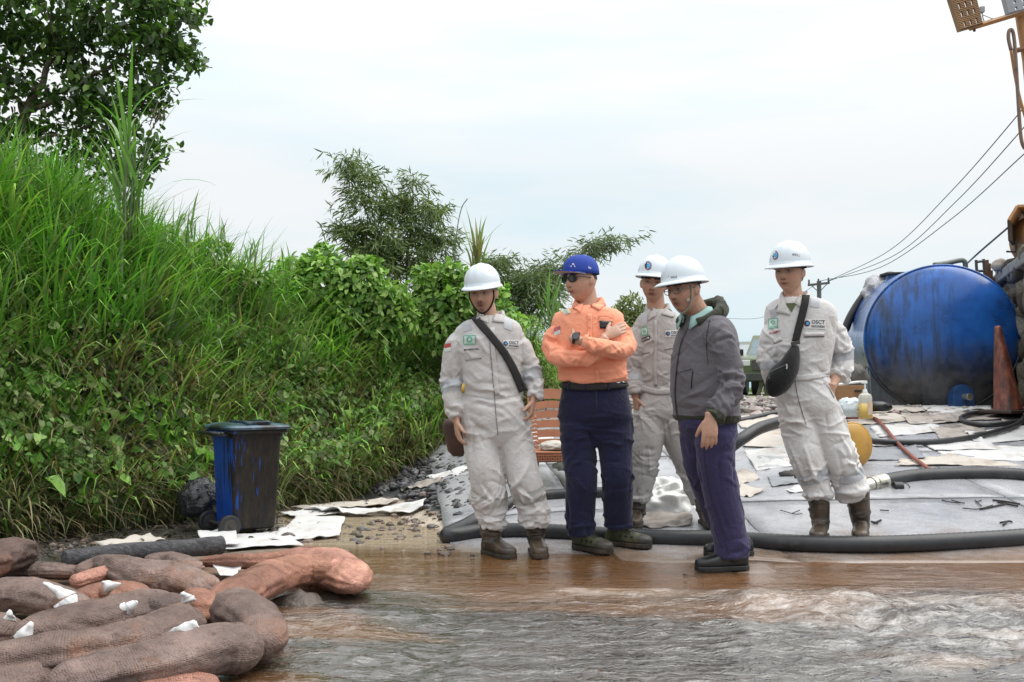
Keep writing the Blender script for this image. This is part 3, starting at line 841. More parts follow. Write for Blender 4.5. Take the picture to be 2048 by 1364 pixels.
# ---------------- bamboo
def bamboo(label, culms, D, seed, n_leaf, pal, lsize=.13, group=None, hang=1.0):
    rg = np.random.default_rng(seed)
    b = P(*culms[0][0], D)
    r = root('bamboo', tuple(b), label, 'bamboo', group)
    pos, dirs = [], []
    for cpts in culms:
        pp = catmull([np.array(P(q[0], q[1], D + (q[2] if len(q) > 2 else 0))) for q in cpts], 8)
        mb = MB(); mb.tube(pp, np.linspace(.022, .004, len(pp)), 7)
        mb.build('culm', M_culm, r, smooth=True)
        m = int(n_leaf / len(culms))
        # side twigs
        k = max(6, m // 16)
        for _ in range(k):
            t_ = rg.uniform(.22, 1.0) ** .8; j = min(len(pp) - 2, int(t_ * (len(pp) - 1))); c0 = pp[j]
            a = rg.uniform(0, 6.28); el = rg.uniform(-.2, .7); L = rg.uniform(.15, .6) * (1.25 - .6 * t_)
            tip = c0 + L * np.array([math.cos(a) * math.cos(el), math.sin(a) * math.cos(el), math.sin(el)])
            tt = rg.uniform(.2, 1, 16)[:, None]
            q = c0 + (tip - c0) * tt; q[:, 2] -= (tt[:, 0] ** 2) * .25 * L * hang
            pos.append(q + rg.normal(0, .04, (16, 3)))
            dd = np.repeat((tip - c0)[None], 16, 0) / L + rg.normal(0, .55, (16, 3)); dd[:, 2] -= .75 * hang; dirs.append(dd)
    pos = np.concatenate(pos); dirs = np.concatenate(dirs); n = len(pos)
    Ls = rg.uniform(.6, 1.25, n) * lsize
    V, Fq, C = leaves(pos, dirs, rg.normal(0, 1, (n, 3)) + [0, 0, .8], Ls, Ls * .16, pick(rg, n, pal, None, .25), .1)
    tag(obj('foliage', V, Fq, M_leaf, r, col=C), kind='stuff')
BG = [(.17, .23, .08), (.13, .18, .06), (.23, .27, .12), (.08, .12, .04)]
bamboo('tall bamboo with a feathery plume leaning left', [[(800, 640), (770, 520), (735, 430), (700, 345), (690, 312)], [(790, 640), (755, 520), (715, 470), (690, 455)], [(800, 640), (765, 500), (740, 400), (735, 340)]], 14, 61, 3700, BG, .13)
bamboo('dense dark bamboo clump right of the leaning plume', [[(810, 650), (815, 520), (825, 420), (826, 345)], [(800, 650), (790, 520), (785, 430), (800, 400)], [(820, 650), (850, 520), (865, 440), (872, 410)], [(815, 650), (770, 560), (740, 500), (715, 490)], [(820, 650), (840, 560), (830, 480), (820, 430)], [(820, 650), (865, 560), (885, 500), (880, 470)], [(810, 650), (800, 580), (780, 520), (760, 500)]], 14.3, 62, 8500, BG, .12)
bamboo('thin bamboo arching right above the orange shirted man', [[(1010, 700), (1060, 600), (1110, 545), (1190, 495), (1260, 478)], [(1010, 700), (1040, 600), (1060, 560), (1100, 540)], [(1015, 700), (1090, 590), (1150, 530), (1215, 480)]], 13.6, 63, 3300, [(.17, .21, .12), (.12, .16, .08), (.2, .24, .15)], .12)
bamboo('low bamboo spray between the first worker and the orange shirted man', [[(1020, 720), (1030, 620), (1050, 570), (1075, 560)], [(1050, 720), (1080, 640), (1090, 590), (1070, 560)], [(1000, 700), (990, 600), (985, 540), (1000, 520)]], 13.2, 64, 4200, [(.14, .19, .08), (.10, .15, .06), (.19, .23, .12)], .12)
# spiky cane grasses and bare stalks
def cane(label, px, py, D, hpx, n, seed, w=.03, cat='grass clump', spread=.7, pal=None, stem=True):
    rg = np.random.default_rng(seed); b = P(px, py, D); h = hpx / F * D
    r = root('cane_grass', tuple(b), label, cat)
    base = np.array(b) + rg.normal(0, .04, (n, 3)) * [1, 1, 0] + np.array([0, 0, 1]) * rg.uniform(0, h * .55, n)[:, None]
    V, Fq, C = blades(base, rg.uniform(0, 6.28, n), rg.uniform(.35, .75, n) * h, rg.uniform(.6, 1.1, n) * w, rg.uniform(.1, 1.9, n) * spread, rg.uniform(0, .5, n), pick(rg, n, pal or [(.14, .30, .06), (.2, .36, .11), (.26, .34, .18)], None, .2), 9)
    obj('blades', V, Fq, M_grass, r, col=C)
    if stem:
        mb = MB()
        for i in range(4 if h > .9 else 2):
            q = np.array(b) + rg.normal(0, .04, 3) * [1, 1, 0]
            mb.tube(catmull([q, q + [rg.normal(0, .03), 0, h * .35], q + [rg.normal(0, .05), 0, h * .62]], 4), np.linspace(.011, .005, 9), 6)
        mb.build('stem', M_culm, r, smooth=True)
cane('very tall cane grass rising in front of the dark tree', 255, 480, 7.9, 330, 46, 71, .032, spread=1.0)
cane('single arching cane grass right of the tall cane', 375, 500, 8.0, 110, 14, 72, .02, spread=1.3, stem=False)
cane('spiky cane grass above the first helmet', 955, 600, 12.5, 165, 40, 73, .035, spread=.7, pal=[(.16, .30, .07), (.24, .38, .12), (.26, .24, .1)])
cane('spiky grass fan left of the orange collar', 1105, 680, 12.5, 125, 36, 74, .03, spread=.6)
cane('thin upright grass blades at the crest left of the round shrub', 575, 600, 9.5, 120, 12, 75, .018, spread=.5, stem=False)
cane('tall grass blades above the bank crest over the bin', 500, 560, 9.0, 120, 14, 76, .02, spread=1.2, stem=False)
cane('grass tuft poking above the crest beside the first creeper', 440, 540, 8.7, 120, 12, 78, .018, spread=1.5, stem=False)
def stalk(label, pts, D, seed):
    mb = MB(); mb.tube(catmull([np.array(P(*q, D)) for q in pts], 6), .006, 6)
    o = mb.build('bare_stalk', M_culm, smooth=True); tag(o, label, 'stalk')
    r2 = np.random.default_rng(seed)
stalk('thin bare stalk left of the first helmet reaching the sky', [(905, 600), (912, 480), (922, 420), (935, 397)], 11.5, 1)
stalk('short bare stalk over the round shrub', [(655, 510), (648, 470), (638, 445)], 10.6, 2)
# grass on the field behind and at the right of the bank
rg = np.random.default_rng(81); n = 26000
x = rg.uniform(-3, 14, n); y = rg.uniform(13, 45, n); k = (x < y * .56 + 1) & (x > -1.5 + .0 * y) & ((x < .5) | (y > 42)); x, y = x[k], y[k]; n = len(x)
V, Fq, C = blades(np.stack([x, y, G(x, y)], -1), rg.uniform(0, 6.28, n), rg.uniform(.12, .4, n), rg.uniform(.012, .03, n), rg.uniform(.4, 1.6, n), rg.uniform(0, .5, n), pick(rg, n, [(.14, .20, .05), (.20, .24, .09), (.10, .15, .04)], None, .25), 3)
o = obj('field_grass', V, Fq, M_grass, col=C); tag(o, 'rough grass of the field behind the road', kind='stuff')
# leaf litter on the mud at the bank foot
rg = np.random.default_rng(82); n = 5200
x = rg.uniform(-4.5, -1.0, n); y = rg.uniform(5.2, 8.8, n); s_, _h2 = bank_sd(x, y); k = (s_ > -.9 - .5 * rg.uniform(0, 1, n)) & (s_ < .25) & (x < -1.5 - (7.3 - y) * .1 + rg.uniform(-.3, .3, n)); x, y = x[k], y[k]; n = len(x)
pos = np.stack([x, y, G(x, y) + rg.uniform(.004, .035, n)], -1)
V, Fq, C = leaves(pos, rdir(rg, n) * [1, 1, .3], rg.normal(0, .4, (n, 3)) + [0, 0, 1], rg.uniform(.03, .09, n), rg.uniform(.006, .022, n), pick(rg, n, [(.07, .055, .045), (.04, .035, .03), (.14, .11, .08), (.025, .022, .02)], None, .4), .3)
o = obj('leaf_litter', V, Fq, M_leaf, col=C); tag(o, 'dead leaves and straw on the mud around the bin', kind='stuff')
# ================================================================== PROPS
M_black = mat('black_rubber', (.022, .022, .024), .42, .35, 10, .25, 70, .003, dirt=(.10, .085, .07), dscale=9, dlo=.62, dhi=.85)
M_blackpl = mat('black_plastic', (.012, .012, .013), .35, .3, 8, .2, 40)
M_white = mat('white_paint', (.75, .76, .77), .35, .04, 5)
M_steel = mat('galvanised_steel', (.55, .52, .45), .35, .15, 12, .15, 60, .002, metal=.9, dirt=(.2, .16, .1), dscale=10)
M_darksteel = mat('dark_steel', (.06, .055, .05), .5, .3, 12, .3, 40, metal=.4)
def hose(name, label, pts, r, n=14, mats=None, rings=True, k=8, ends=True):
    pp = catmull(pts, k); pp = resample(pp, r * .35 if rings else r * 1.2)
    s = np.arange(len(pp))
    rad = r * (1 + (.022 * np.cos(s * math.pi) if rings else 0)) * np.ones(len(pp))
    v, f = tube(pp, rad, n)
    L = np.arange(len(pp))
    o = obj(name, v, f, mats or M_black, smooth=True)
    return tag(o, label, 'hose')
def resample(pp, step):
    d = np.r_[0, np.cumsum(np.linalg.norm(np.diff(pp, axis=0), axis=1))]
    n = max(4, int(d[-1] / step)); t = np.linspace(0, d[-1], n)
    return np.stack([np.interp(t, d, pp[:, i]) for i in range(3)], -1)

# ---------------- wheelie bin
D = 6.95
bin_ = root('waste_bin', tuple(PZ(478, 1064, .03)), 'blue wheeled waste bin smeared with black oil beside the grass bank', 'waste bin')
bin_.location.x += .045; bin_.scale = (.865,) * 3; ORG[bin_.name] = bin_.location.copy(); bc = Vector(bin_.location); bc.z = float(G(bc.x, bc.y)) + .005
t = NT('oily_blue_plastic')
cd = t.co.outputs['Object']
s1 = t.noise(1.0, 6, .7, sc3=(26, 26, 1.6)); s2 = t.noise(2.2, 4, .6)
mz = t.n.new('ShaderNodeSeparateXYZ'); t.k(cd, mz.inputs[0])
side = t.math('MULTIPLY_ADD', mz.outputs['X'], 1.5, 0.02)
m1 = t.math('ADD', t.math('ADD', t.math('MULTIPLY_ADD', s1, 2.4, -.70), t.math('MULTIPLY', s2, .55)), side)
topd = t.math('MULTIPLY_ADD', mz.outputs['Z'], 1.4, -1.0)
m1 = t.math('ADD', m1, t.math('MAXIMUM', topd, 0.0))
msk = t.ramp(m1, [(.66, 0.0), (.72, 1.0)])
oil = t.ramp(t.noise(30, 4, .7, sc3=(1, 1, .25)), [(.4, (.008, .007, .006)), (.62, (.022, .016, .011)), (.8, (.07, .05, .04))])
t.base(t.mix(msk, (.006, .05, .27), oil)); t.rough(t.ramp(m1, [(.5, .38), (.8, .5)])); t.bump(s1, .15, .004)
t.set(Specular_IOR_Level=.35)
M_bin = t.m
def bloft(c, rz, secs):   # rounded box loft: (z, w, d, r)
    v, f = [], []; n = 24
    Rm = Matrix.Rotation(rz, 3, 'Z')
    for (z, w, dd, ox, oy) in secs:
        for i in range(n):
            a = 2 * math.pi * (i + .5) / n; ca, sa = math.cos(a), math.sin(a); p_ = .22
            x = w / 2 * math.copysign(abs(ca) ** p_, ca); y = dd / 2 * math.copysign(abs(sa) ** p_, sa)
            v.append(tuple(Rm @ Vector((x + ox, y + oy, z)) + Vector(c)))
    L = len(secs)
    f = [(i * n + j, i * n + (j + 1) % n, (i + 1) * n + (j + 1) % n, (i + 1) * n + j) for i in range(L - 1) for j in range(n)]
    f += [tuple(range(n - 1, -1, -1)), tuple(range((L - 1) * n, L * n))]
    return v, f
BR = R(38)
v, f = bloft(bc, BR, [(.04, .33, .33, 0, 0), (.055, .35, .36, 0, 0), (.20, .365, .375, 0, 0), (.74, .41, .43, 0, 0), (.742, .43, .45, 0, 0), (.775, .435, .455, 0, 0), (.776, .49, .52, 0, 0), (.80, .49, .52, 0, 0)])
o = obj('body', v, f, M_bin, bin_, smooth=False); bev(o, .006)
t = NT('oily_lid'); n = t.noise(4, 6, .6, sc3=(1, 3, 1)); t.base(t.ramp(n, [(.42, (.012, .016, .02)), (.6, (.05, .10, .14)), (.75, (.12, .19, .23))])); t.rough(.25); M_lid = t.m
v, f = bloft(bc, BR, [(.803, .52, .55, 0, 0), (.822, .535, .565, 0, 0), (.835, .50, .53, 0, 0), (.848, .40, .42, 0, .02), (.853, .30, .30, 0, .03)])
o = obj('lid', v, f, M_lid, bin_, smooth=False); bev(o, .006)
mb = MB(); Rm = Matrix.Rotation(BR, 3, 'Z')
for a in (-.09, .09):
    mb.box(Vector(bc) + Rm @ Vector((a, -.04, .862)), (.02, .30, .018), BR)
mb.box(Vector(bc) + Rm @ Vector((0, -.21, .855)), (.2, .03, .02), BR)
mb.build('handle', M_lid, bin_, bevel=.004)
hb = MB(); hb.cyl(Vector(bc) + Rm @ Vector((-.30, .2, .775)), Vector(bc) + Rm @ Vector((-.30, -.2, .775)), .016)
for s in (-.18, .18): hb.box(Vector(bc) + Rm @ Vector((-.26, s, .775)), (.1, .03, .03), BR)
hb.build('push_bar', M_blackpl, bin_, smooth=True)
for sy in (-1, 1):
    wc_ = Vector(bc) + Rm @ Vector((-.215, sy * .20, .085)); ax = Rm @ Vector((0, 1, 0))
    mb = MB(); mb.cyl(wc_ - ax * .022, wc_ + ax * .022, .085, .085, 28); tyre = mb.build('wheel', M_black, bin_, smooth=False, bevel=.008)
    mb = MB(); mb.cyl(wc_ - ax * .026, wc_ + ax * .026, .05, .05, 20); mb.cyl(wc_ - ax * .034, wc_ + ax * .034, .014, .014, 10)
    mb.build('rim', M_darksteel, tyre, bevel=.003)
mb = MB(); mb.cyl(Vector(bc) + Rm @ Vector((-.215, -.2, .085)), Vector(bc) + Rm @ Vector((-.215, .2, .085)), .012); mb.build('axle', M_darksteel, bin_)

# crumpled bag maker (lumpy, faceted)
def lump(name, label, cat, c, sz, mats, seed, sub=4, amp=.22, fr=3.2, group=None, flat=0.0, parent=None):
    bm = bmesh.new(); bmesh.ops.create_icosphere(bm, subdivisions=sub, radius=1)
    V = np.array([q.co[:] for q in bm.verts]); Fc = np.array([[q.index for q in fa.verts] for fa in bm.faces]); bm.free()
    nn = 1 + amp * fbm(V[:, 0] * fr + seed, V[:, 1] * fr, V[:, 2] * fr, 2, seed) + amp * .5 * (np.abs(vn(V[:, 0] * fr * 2.5, V[:, 1] * fr * 2.5 + seed, V[:, 2] * fr * 2.5, seed + 3)) - .3)
    V = V * nn[:, None]; V[:, 2] = np.maximum(V[:, 2], -.72 + flat)
    V = V * np.array(sz) + np.array(c)
    o = obj(name, V, Fc, mats, parent, smooth=True)
    if parent is None: tag(o, label, cat, group)
    return o
M_bag = mat('black_bin_liner', (.016, .016, .02), .22, .3, 8, .6, 24, .03, spec=.7)
M_whitebag = mat('white_sack', (.74, .73, .70), .55, .05, 6, .6, 9, .04, dirt=(.45, .40, .34), dscale=6, dlo=.6, dhi=.85)
q = P(398, 1000, 6.85); lump('plastic_bag', 'crumpled black plastic bag behind the bin wheel', 'plastic bag', (q.x, q.y, q.z), (.14, .13, .15), M_bag, 4)

# ---------------- log
M_log = mat('weathered_log', (.075, .073, .08), .85, .4, 6, .9, 26, .02, sc3=(1, 1, 1))
t = NT('grey_log'); ln = t.noise(6, 6, .7, sc3=(1.2, 9, 9)); t.base(t.ramp(ln, [(.35, (.02, .02, .022)), (.55, (.075, .073, .078)), (.75, (.14, .135, .135))])); t.rough(.8); t.bump(ln, .9, .02); M_log = t.m
a_, b_ = PZ(128, 1118, .15), PZ(443, 1090, .12)
pp = catmull([a_, a_.lerp(b_, .35) + Vector((0, 0, .008)), a_.lerp(b_, .7), b_], 8)
v, f = tube(pp, np.linspace(.043, .052, len(pp)) * (1 + .05 * vn(np.arange(len(pp)) * .7, 0, 0, 4)), 16)
o = obj('log', v, f, M_log, smooth=True); bev(o, .006); tag(o, 'weathered dark grey log lying behind the brown sand filled tubes', 'log')

# ---------------- absorbent sheets and rags
def cloth_mat(name, c, dirt, dlo=.5, dhi=.8, ds=5):
    return mat(name, c, .85, .07, 6, .35, 90, .004, dirt=dirt, dscale=ds, dlo=dlo, dhi=dhi)
M_cl = [cloth_mat('absorbent_white', (.58, .57, .56), (.33, .26, .20), .52, .8), cloth_mat('absorbent_cream', (.50, .45, .40), (.26, .20, .15), .5, .8), cloth_mat('absorbent_soiled', (.40, .35, .31), (.10, .085, .08), .45, .7), cloth_mat('absorbent_grey', (.25, .26, .28), (.12, .11, .11), .5, .8)]
def sheet(px4, m, label, cat='absorbent sheet', amp=.012, lift=.02, seed=0, name='absorbent_sheet', group='absorbent sheets spread on the ground', n=22, curl=.0):
    cs = [PG(*q) if len(q) == 2 else P(*q) for q in px4]
    u = np.linspace(0, 1, n); U, V_ = np.meshgrid(u, u)
    # ragged outline
    k = .035
    U2 = U + k * vn(V_ * 5, seed, 1, seed) * np.sin(np.pi * U) + k * .8 * vn(V_ * 6, 3, seed, seed + 1) * (np.abs(U - .5) * 2) ** 3
    V2 = V_ + k * vn(U * 5, seed, 5, seed + 2) + 0
    a, b, c_, d_ = [np.array(q) for q in cs]
    X = (a * ((1 - U2) * (1 - V2))[..., None] + b * (U2 * (1 - V2))[..., None] + c_ * (U2 * V2)[..., None] + d_ * ((1 - U2) * V2)[..., None])
    Z = np.maximum(G(X[..., 0], X[..., 1]), -.002) + lift + amp * (fbm(X[..., 0] * 5 + seed, X[..., 1] * 9, 0, 3, seed) + .35) + amp * .8 * np.abs(vn(X[..., 0] * 11, X[..., 1] * 14, seed, seed))
    e_ = np.maximum(np.abs(U - .5), np.abs(V_ - .5)) * 2
    Z += curl * e_ ** 8 * np.clip(vn(U * 3, V_ * 3, seed, seed), 0, 1)
    X[..., 2] = Z
    I = np.arange(n * n).reshape(n, n)
    o = obj(name, X.reshape(-1, 3), np.stack([I[:-1, :-1], I[:-1, 1:], I[1:, 1:], I[1:, :-1]], -1).reshape(-1, 4), m, smooth=True)
    solid(o, .004, 1)
    return tag(o, label, cat, group)
W, CR, SO, GY = M_cl
sheet([(392, 1078), (470, 1072), (480, 1103), (405, 1100)], W, 'rounded white sheet edge right behind the end of the grey log', seed=1, amp=.03, lift=.03)
sheet([(440, 1083), (560, 1068), (610, 1100), (452, 1106)], W, 'white sheet between the grey log and the bin base', seed=2, amp=.012)
sheet([(592, 1040), (688, 1044), (680, 1080), (540, 1088)], W, 'torn white sheet right of the bin base', seed=3, amp=.02)
sheet([(560, 1032), (640, 1020), (690, 1032), (600, 1045)], W, 'thin white strip just right of the bin leading to the long sheet', seed=4, amp=.012)
sheet([(600, 1028), (846, 1008), (848, 1020), (690, 1036)], W, 'long white strip across the silt ending at the dark gravel', seed=5, amp=.035, lift=.02)
sheet([(575, 1022), (745, 1004), (800, 1004), (640, 1026)], CR, 'muddy cream strip lying along the foot of the grass bank', seed=6)
sheet([(845, 960), (900, 948), (905, 956), (862, 968)], W, 'narrow white strip on the dark gravel left of the first worker', seed=7, amp=.02)
sheet([(900, 950), (940, 935), (944, 940), (910, 958)], W, 'small white scrap next to the first worker on the gravel', seed=8, amp=.02)
sheet([(800, 985), (880, 965), (890, 972), (830, 985)], SO, 'soiled brown scrap folded on the dark gravel', seed=9, amp=.04)
sheet([(190, 1100), (300, 1083), (330, 1092), (240, 1110)], CR, 'dirty cream cloth behind the middle of the log', seed=10, amp=.03)
sheet([(420, 1148), (490, 1146), (470, 1175), (440, 1172)], W, 'white cloth showing between the brown tubes', seed=11, amp=.02, lift=.05)
# pavement sheets, right
L_ = [([(1492, 862), (1640, 858), (1655, 905), (1488, 900)], CR, 'big cream sheet left of the bag wearer on the pavement'),
      ([(1486, 905), (1600, 898), (1610, 936), (1510, 948)], W, 'white sheet left of the bag wearer, lower edge folded'),
      ([(1470, 838), (1560, 836), (1580, 858), (1480, 862)], CR, 'cream sheet under the arching black hose'),
      ([(1474, 950), (1500, 948), (1520, 965), (1476, 978)], CR, 'small pinkish sheet beside the purple trousers'),
      ([(1535, 962), (1580, 958), (1600, 975), (1545, 982)], GY, 'wet grey rounded sheet on the joint of the pavement'),
      ([(1570, 985), (1640, 978), (1650, 988), (1580, 994)], W, 'thin white strip behind the boots of the bag wearer'),
      ([(1745, 812), (1830, 808), (1850, 828), (1750, 832)], CR, 'cream sheet just behind the soap bottle'),
      ([(1840, 815), (1960, 800), (1985, 822), (1860, 838)], W, 'white sheet bunched under the valve of the blue tank'),
      ([(1690, 838), (1790, 832), (1830, 846), (1700, 858)], CR, 'yellowish sheet in front of the soap bottle'),
      ([(1800, 835), (1900, 832), (1920, 850), (1820, 856)], SO, 'soiled sheet between the soap bottle and the hose coil'),
      ([(1740, 858), (1855, 850), (1900, 868), (1760, 880)], W, 'white sheet left of the hose coil behind the thin hose'),
      ([(1860, 860), (1950, 850), (1975, 872), (1880, 884)], SO, 'stained sheet just left of the hose coil'),
      ([(1930, 868), (2075, 858), (2100, 885), (1950, 892)], W, 'wide white sheet under the thin hose at the right edge'),
      ([(1735, 888), (1800, 886), (1812, 896), (1738, 900)], W, 'narrow white sheet touching the yellow drum'),
      ([(1835, 890), (1960, 886), (2000, 906), (1870, 908)], W, 'white sheet with a sharp corner near the thin hose'),
      ([(1870, 905), (2080, 896), (2110, 930), (1890, 925)], W, 'largest white sheet at the right above the thick hose'),
      ([(1800, 925), (1900, 918), (2060, 938), (1795, 940)], CR, 'cream strip running behind the thick hose with the coupling'),
      ([(2000, 840), (2090, 836), (2100, 852), (2010, 856)], SO, 'dirty sheet below the hose coil at the right edge'),
      ([(1660, 870), (1700, 866), (1705, 900), (1665, 905)], CR, 'cream sheet behind the legs of the bag wearer'),
      ([(1480, 978), (1530, 990), (1500, 1003), (1478, 1000)], CR, 'curled scrap at the corner of the cracked slab'),
      ([(1040, 870), (1100, 866), (1110, 890), (1045, 895)], W, 'white sheet behind the brown chair'),
      ([(1270, 850), (1300, 850), (1300, 900), (1265, 905)], W, 'white sheet between the orange shirted man and the worker behind'),
      ([(1016, 1005), (1040, 1000), (1046, 1020), (1018, 1028)], W, 'small white sheet behind the legs of the first worker'),
      ([(1860, 830), (2060, 822), (2080, 842), (1870, 850)], SO, 'blotched brown sheet beneath the hose coil'),
      ([(1740, 905), (1830, 897), (1850, 925), (1730, 930)], GY, 'wet grey sheet crossed by the red hose')]
for i, (q, m, lb) in enumerate(L_):
    sheet(q, m, lb, seed=20 + i, lift=.020 + .002 * (i % 5), amp=.012, curl=.018)

# ---------------- brown net tubes filled with sand
t = NT('brown_net')
uvn = t.n.new('ShaderNodeUVMap'); 
wv = t.n.new('ShaderNodeTexWave'); wv.wave_type = 'BANDS'; wv.bands_direction = 'X'; wv.inputs['Scale'].default_value = 1.0; t.k(uvn.outputs[0], wv.inputs[0])
wv2 = t.n.new('ShaderNodeTexWave'); wv2.wave_type = 'BANDS'; wv2.bands_direction = 'Y'; wv2.inputs['Scale'].default_value = 1.0; t.k(uvn.outputs[0], wv2.inputs[0])
wv.inputs['Distortion'].default_value = 1.2; wv2.inputs['Distortion'].default_value = 1.2
net = t.math('MULTIPLY', wv.outputs['Fac'], wv2.outputs['Fac'])
nb = t.noise(3.5, 6, .6); nf = t.noise(12, 5, .65)
c1 = t.ramp(nb, [(.3, (.065, .042, .034)), (.5, (.14, .097, .080)), (.72, (.25, .18, .15))])
pk = t.attr()      # per object tone (wet orange cloth)
c1 = t.mix(1.0, c1, pk, 'MULTIPLY')
c1 = t.mix(t.ramp(nf, [(.52, 0.0), (.75, .7)]), c1, (.035, .020, .016))
c1 = t.mix(t.ramp(t.noise(2.6, 5, .7), [(.54, 0.0), (.66, .75)]), c1, (.22, .10, .055))
c1 = t.mix(t.ramp(net, [(.1, 0.0), (.8, .26)]), c1, t.mix(1.0, c1, (1.9, 1.75, 1.65), 'MULTIPLY'))
t.base(c1); t.rough(t.ramp(nf, [(.4, .5), (.7, .85)])); t.bump(net, .5, .006); t.bump(t.noise(26, 5, .6, dist=1.0), .35, .016); t.bump(nf, .7, .05)
M_net = t.m
SG_N = 0
def sand_tube(pts, label, tone=(1, 1, 1), flat=.66, seed=0):
    """pts: (px,py,radius_px,z_center)"""
    w = []
    for (px, py, rp, zc) in pts:
        q = PZ(px, py, zc); rr = 1.24 * rp / F * q.y; w.append((q.x, q.y, zc, rr))
    w = np.array(w); pp = catmull(w, 10); L = len(pp)
    # dense resample with closing radii
    ds = np.r_[0, np.cumsum(np.linalg.norm(np.diff(pp[:, :3], axis=0), axis=1))]
    n = max(30, int(ds[-1] / .012)); t_ = np.linspace(0, ds[-1], n); pp = np.stack([np.interp(t_, ds, pp[:, i]) for i in range(4)], -1)
    endr = np.minimum(np.sqrt(np.clip(1 - (1 - np.clip(t_ / (pp[0, 3] * .9), 0, 1)) ** 2, .02, 1)), np.sqrt(np.clip(1 - (1 - np.clip((ds[-1] - t_) / (pp[-1, 3] * .9), 0, 1)) ** 2, .02, 1)))
    m = 48; v, f = tube(pp[:, :3], pp[:, 3] * endr, m)
    V = np.array(v); ctr = np.repeat(pp[:, :3], m, 0); dlt = V - ctr
    s_ = np.repeat(t_, m); an = np.tile(np.arange(m) / m * 2 * np.pi, n); sd_ = seed * 3.7
    disp = 1 + .24 * fbm(V[:, 0] * 3.0 + sd_, V[:, 1] * 3.0, V[:, 2] * 3, 2, seed)
    # wrinkles running round the tube
    disp += .085 * np.abs(vn(s_ * 22, an * 1.1, sd_, seed + 5)) + .045 * vn(s_ * 9, an * .9 + sd_, 1, seed + 6)
    disp += .09 * vn(s_ * 3, np.cos(an) * 3, np.sin(an) * 3, seed)
    # ridges along the tube too, where the stretched cloth folds
    rdg = 1 - np.abs(vn(s_ * 2.2 + sd_, np.cos(an) * 2.6, np.sin(an) * 2.6, seed + 9)); disp += .09 * rdg ** 6 - .10 * (1 - np.abs(vn(s_ * 5 + sd_, an * 1.3, sd_, seed + 12))) ** 7
    V = ctr + dlt * disp[:, None]
    zc = ctr[:, 2]; rr = np.repeat(pp[:, 3], m)
    V[:, 2] = zc + (V[:, 2] - zc) * flat
    uv = np.stack([s_ * 40, an / (2 * np.pi) * np.round(2 * np.pi * rr.mean() * 72)], -1)
    uv[:, 1] = an * rr.mean() * 40
    tc = np.broadcast_to(np.array(tone), V.shape) * (1 + .18 * vn(V[:, 0] * 6, V[:, 1] * 6, V[:, 2] * 6, 3))[:, None]
    o = obj('sand_tube', V, f, M_net, smooth=True, uv=uv, col=tc)
    return tag(o, label, 'sand tube', 'brown net tubes piled at the water edge')
OR = (1.9, 1.25, 1.0); PK = (3.0, 2.1, 1.85); BW = (1.05, 1.0, 1.0); DK = (.7, .6, .58); MV = (1.25, 1.22, 1.25)
ST = [([(-60, 1135, 40, .16), (30, 1108, 38, .16), (72, 1118, 24, .12)], 'dark brown tube end rising at the far left edge', DK),
 ([(-40, 1148, 18, .06), (60, 1140, 18, .06), (150, 1150, 14, .05)], 'flat brown tube along the back left under the grass', BW),
 ([(60, 1142, 14, .09), (110, 1140, 17, .1), (190, 1148, 10, .08)], 'small flat tube in front of the left end of the log', MV),
 ([(690, 1118, 18, .10), (620, 1112, 22, .10), (540, 1122, 19, .10), (470, 1122, 17, .10), (400, 1125, 12, .08)], 'back tube running from the grey log toward the water', OR),
 ([(285, 1122, 14, .10), (340, 1120, 20, .10), (395, 1138, 16, .10)], 'slate brown tube lying against the front of the log', MV),
 ([(140, 1166, 15, .11), (190, 1150, 15, .13), (240, 1138, 14, .14)], 'small pinkish tube with a white tuft at its tip', PK),
 ([(150, 1150, 18, .10), (210, 1128, 22, .14), (280, 1150, 32, .13), (360, 1158, 34, .12), (430, 1180, 22, .10)], 'elbow shaped brown tube in the middle of the pile', MV),
 ([(152, 1205, 22, .10), (205, 1186, 26, .12), (262, 1190, 26, .12), (290, 1204, 14, .1)], 'short rusty brown tube at the centre left', OR),
 ([(-50, 1200, 36, .10), (30, 1190, 38, .12), (110, 1198, 34, .11), (165, 1220, 22, .10)], 'broad brown tube at the left edge below the flat ones', MV),
 ([(-70, 1270, 48, .08), (-10, 1262, 44, .08), (40, 1268, 24, .07)], 'tube cut by the left edge beside a white tuft', BW),
 ([(30, 1292, 30, .10), (95, 1262, 42, .13), (200, 1240, 46, .13), (300, 1222, 48, .13), (368, 1236, 36, .12)], 'long brown tube crossing the middle of the pile', BW),
 ([(380, 1200, 34, .12), (425, 1222, 38, .12), (470, 1200, 34, .12)], 'short rust stained tube with a white tuft at its top', OR),
 ([(-60, 1345, 62, .08), (60, 1318, 56, .11), (180, 1302, 56, .12), (290, 1280, 54, .12), (372, 1240, 44, .12)], 'thick dark banded tube in the second row from the front', BW),
 ([(560, 1130, 40, .09), (650, 1128, 38, .09), (690, 1150, 42, .09), (716, 1170, 20, .08)], 'pale salmon tube end hanging over the water', PK),
 ([(690, 1145, 36, .10), (600, 1140, 34, .12), (520, 1165, 36, .12), (455, 1205, 38, .12), (430, 1235, 34, .11)], 'orange brown tube bending from the water end to the centre', OR),
 ([(440, 1210, 44, .12), (490, 1232, 48, .12), (530, 1268, 40, .11), (515, 1300, 50, .09)], 'corner bend of the front tube at the edge of the stream', BW),
 ([(525, 1296, 52, .09), (440, 1296, 54, .11), (330, 1322, 54, .11), (200, 1352, 54, .10), (90, 1385, 48, .08)], 'long front tube nearest the stream', MV),
 ([(120, 1345, 40, .07), (20, 1372, 50, .06), (-80, 1390, 50, .05)], 'lowest tube in the bottom left corner', BW),
 ([(250, 1395, 44, .04), (360, 1372, 30, .05), (440, 1366, 16, .05)], 'pale tube tip just showing at the bottom below the front tube', PK)]
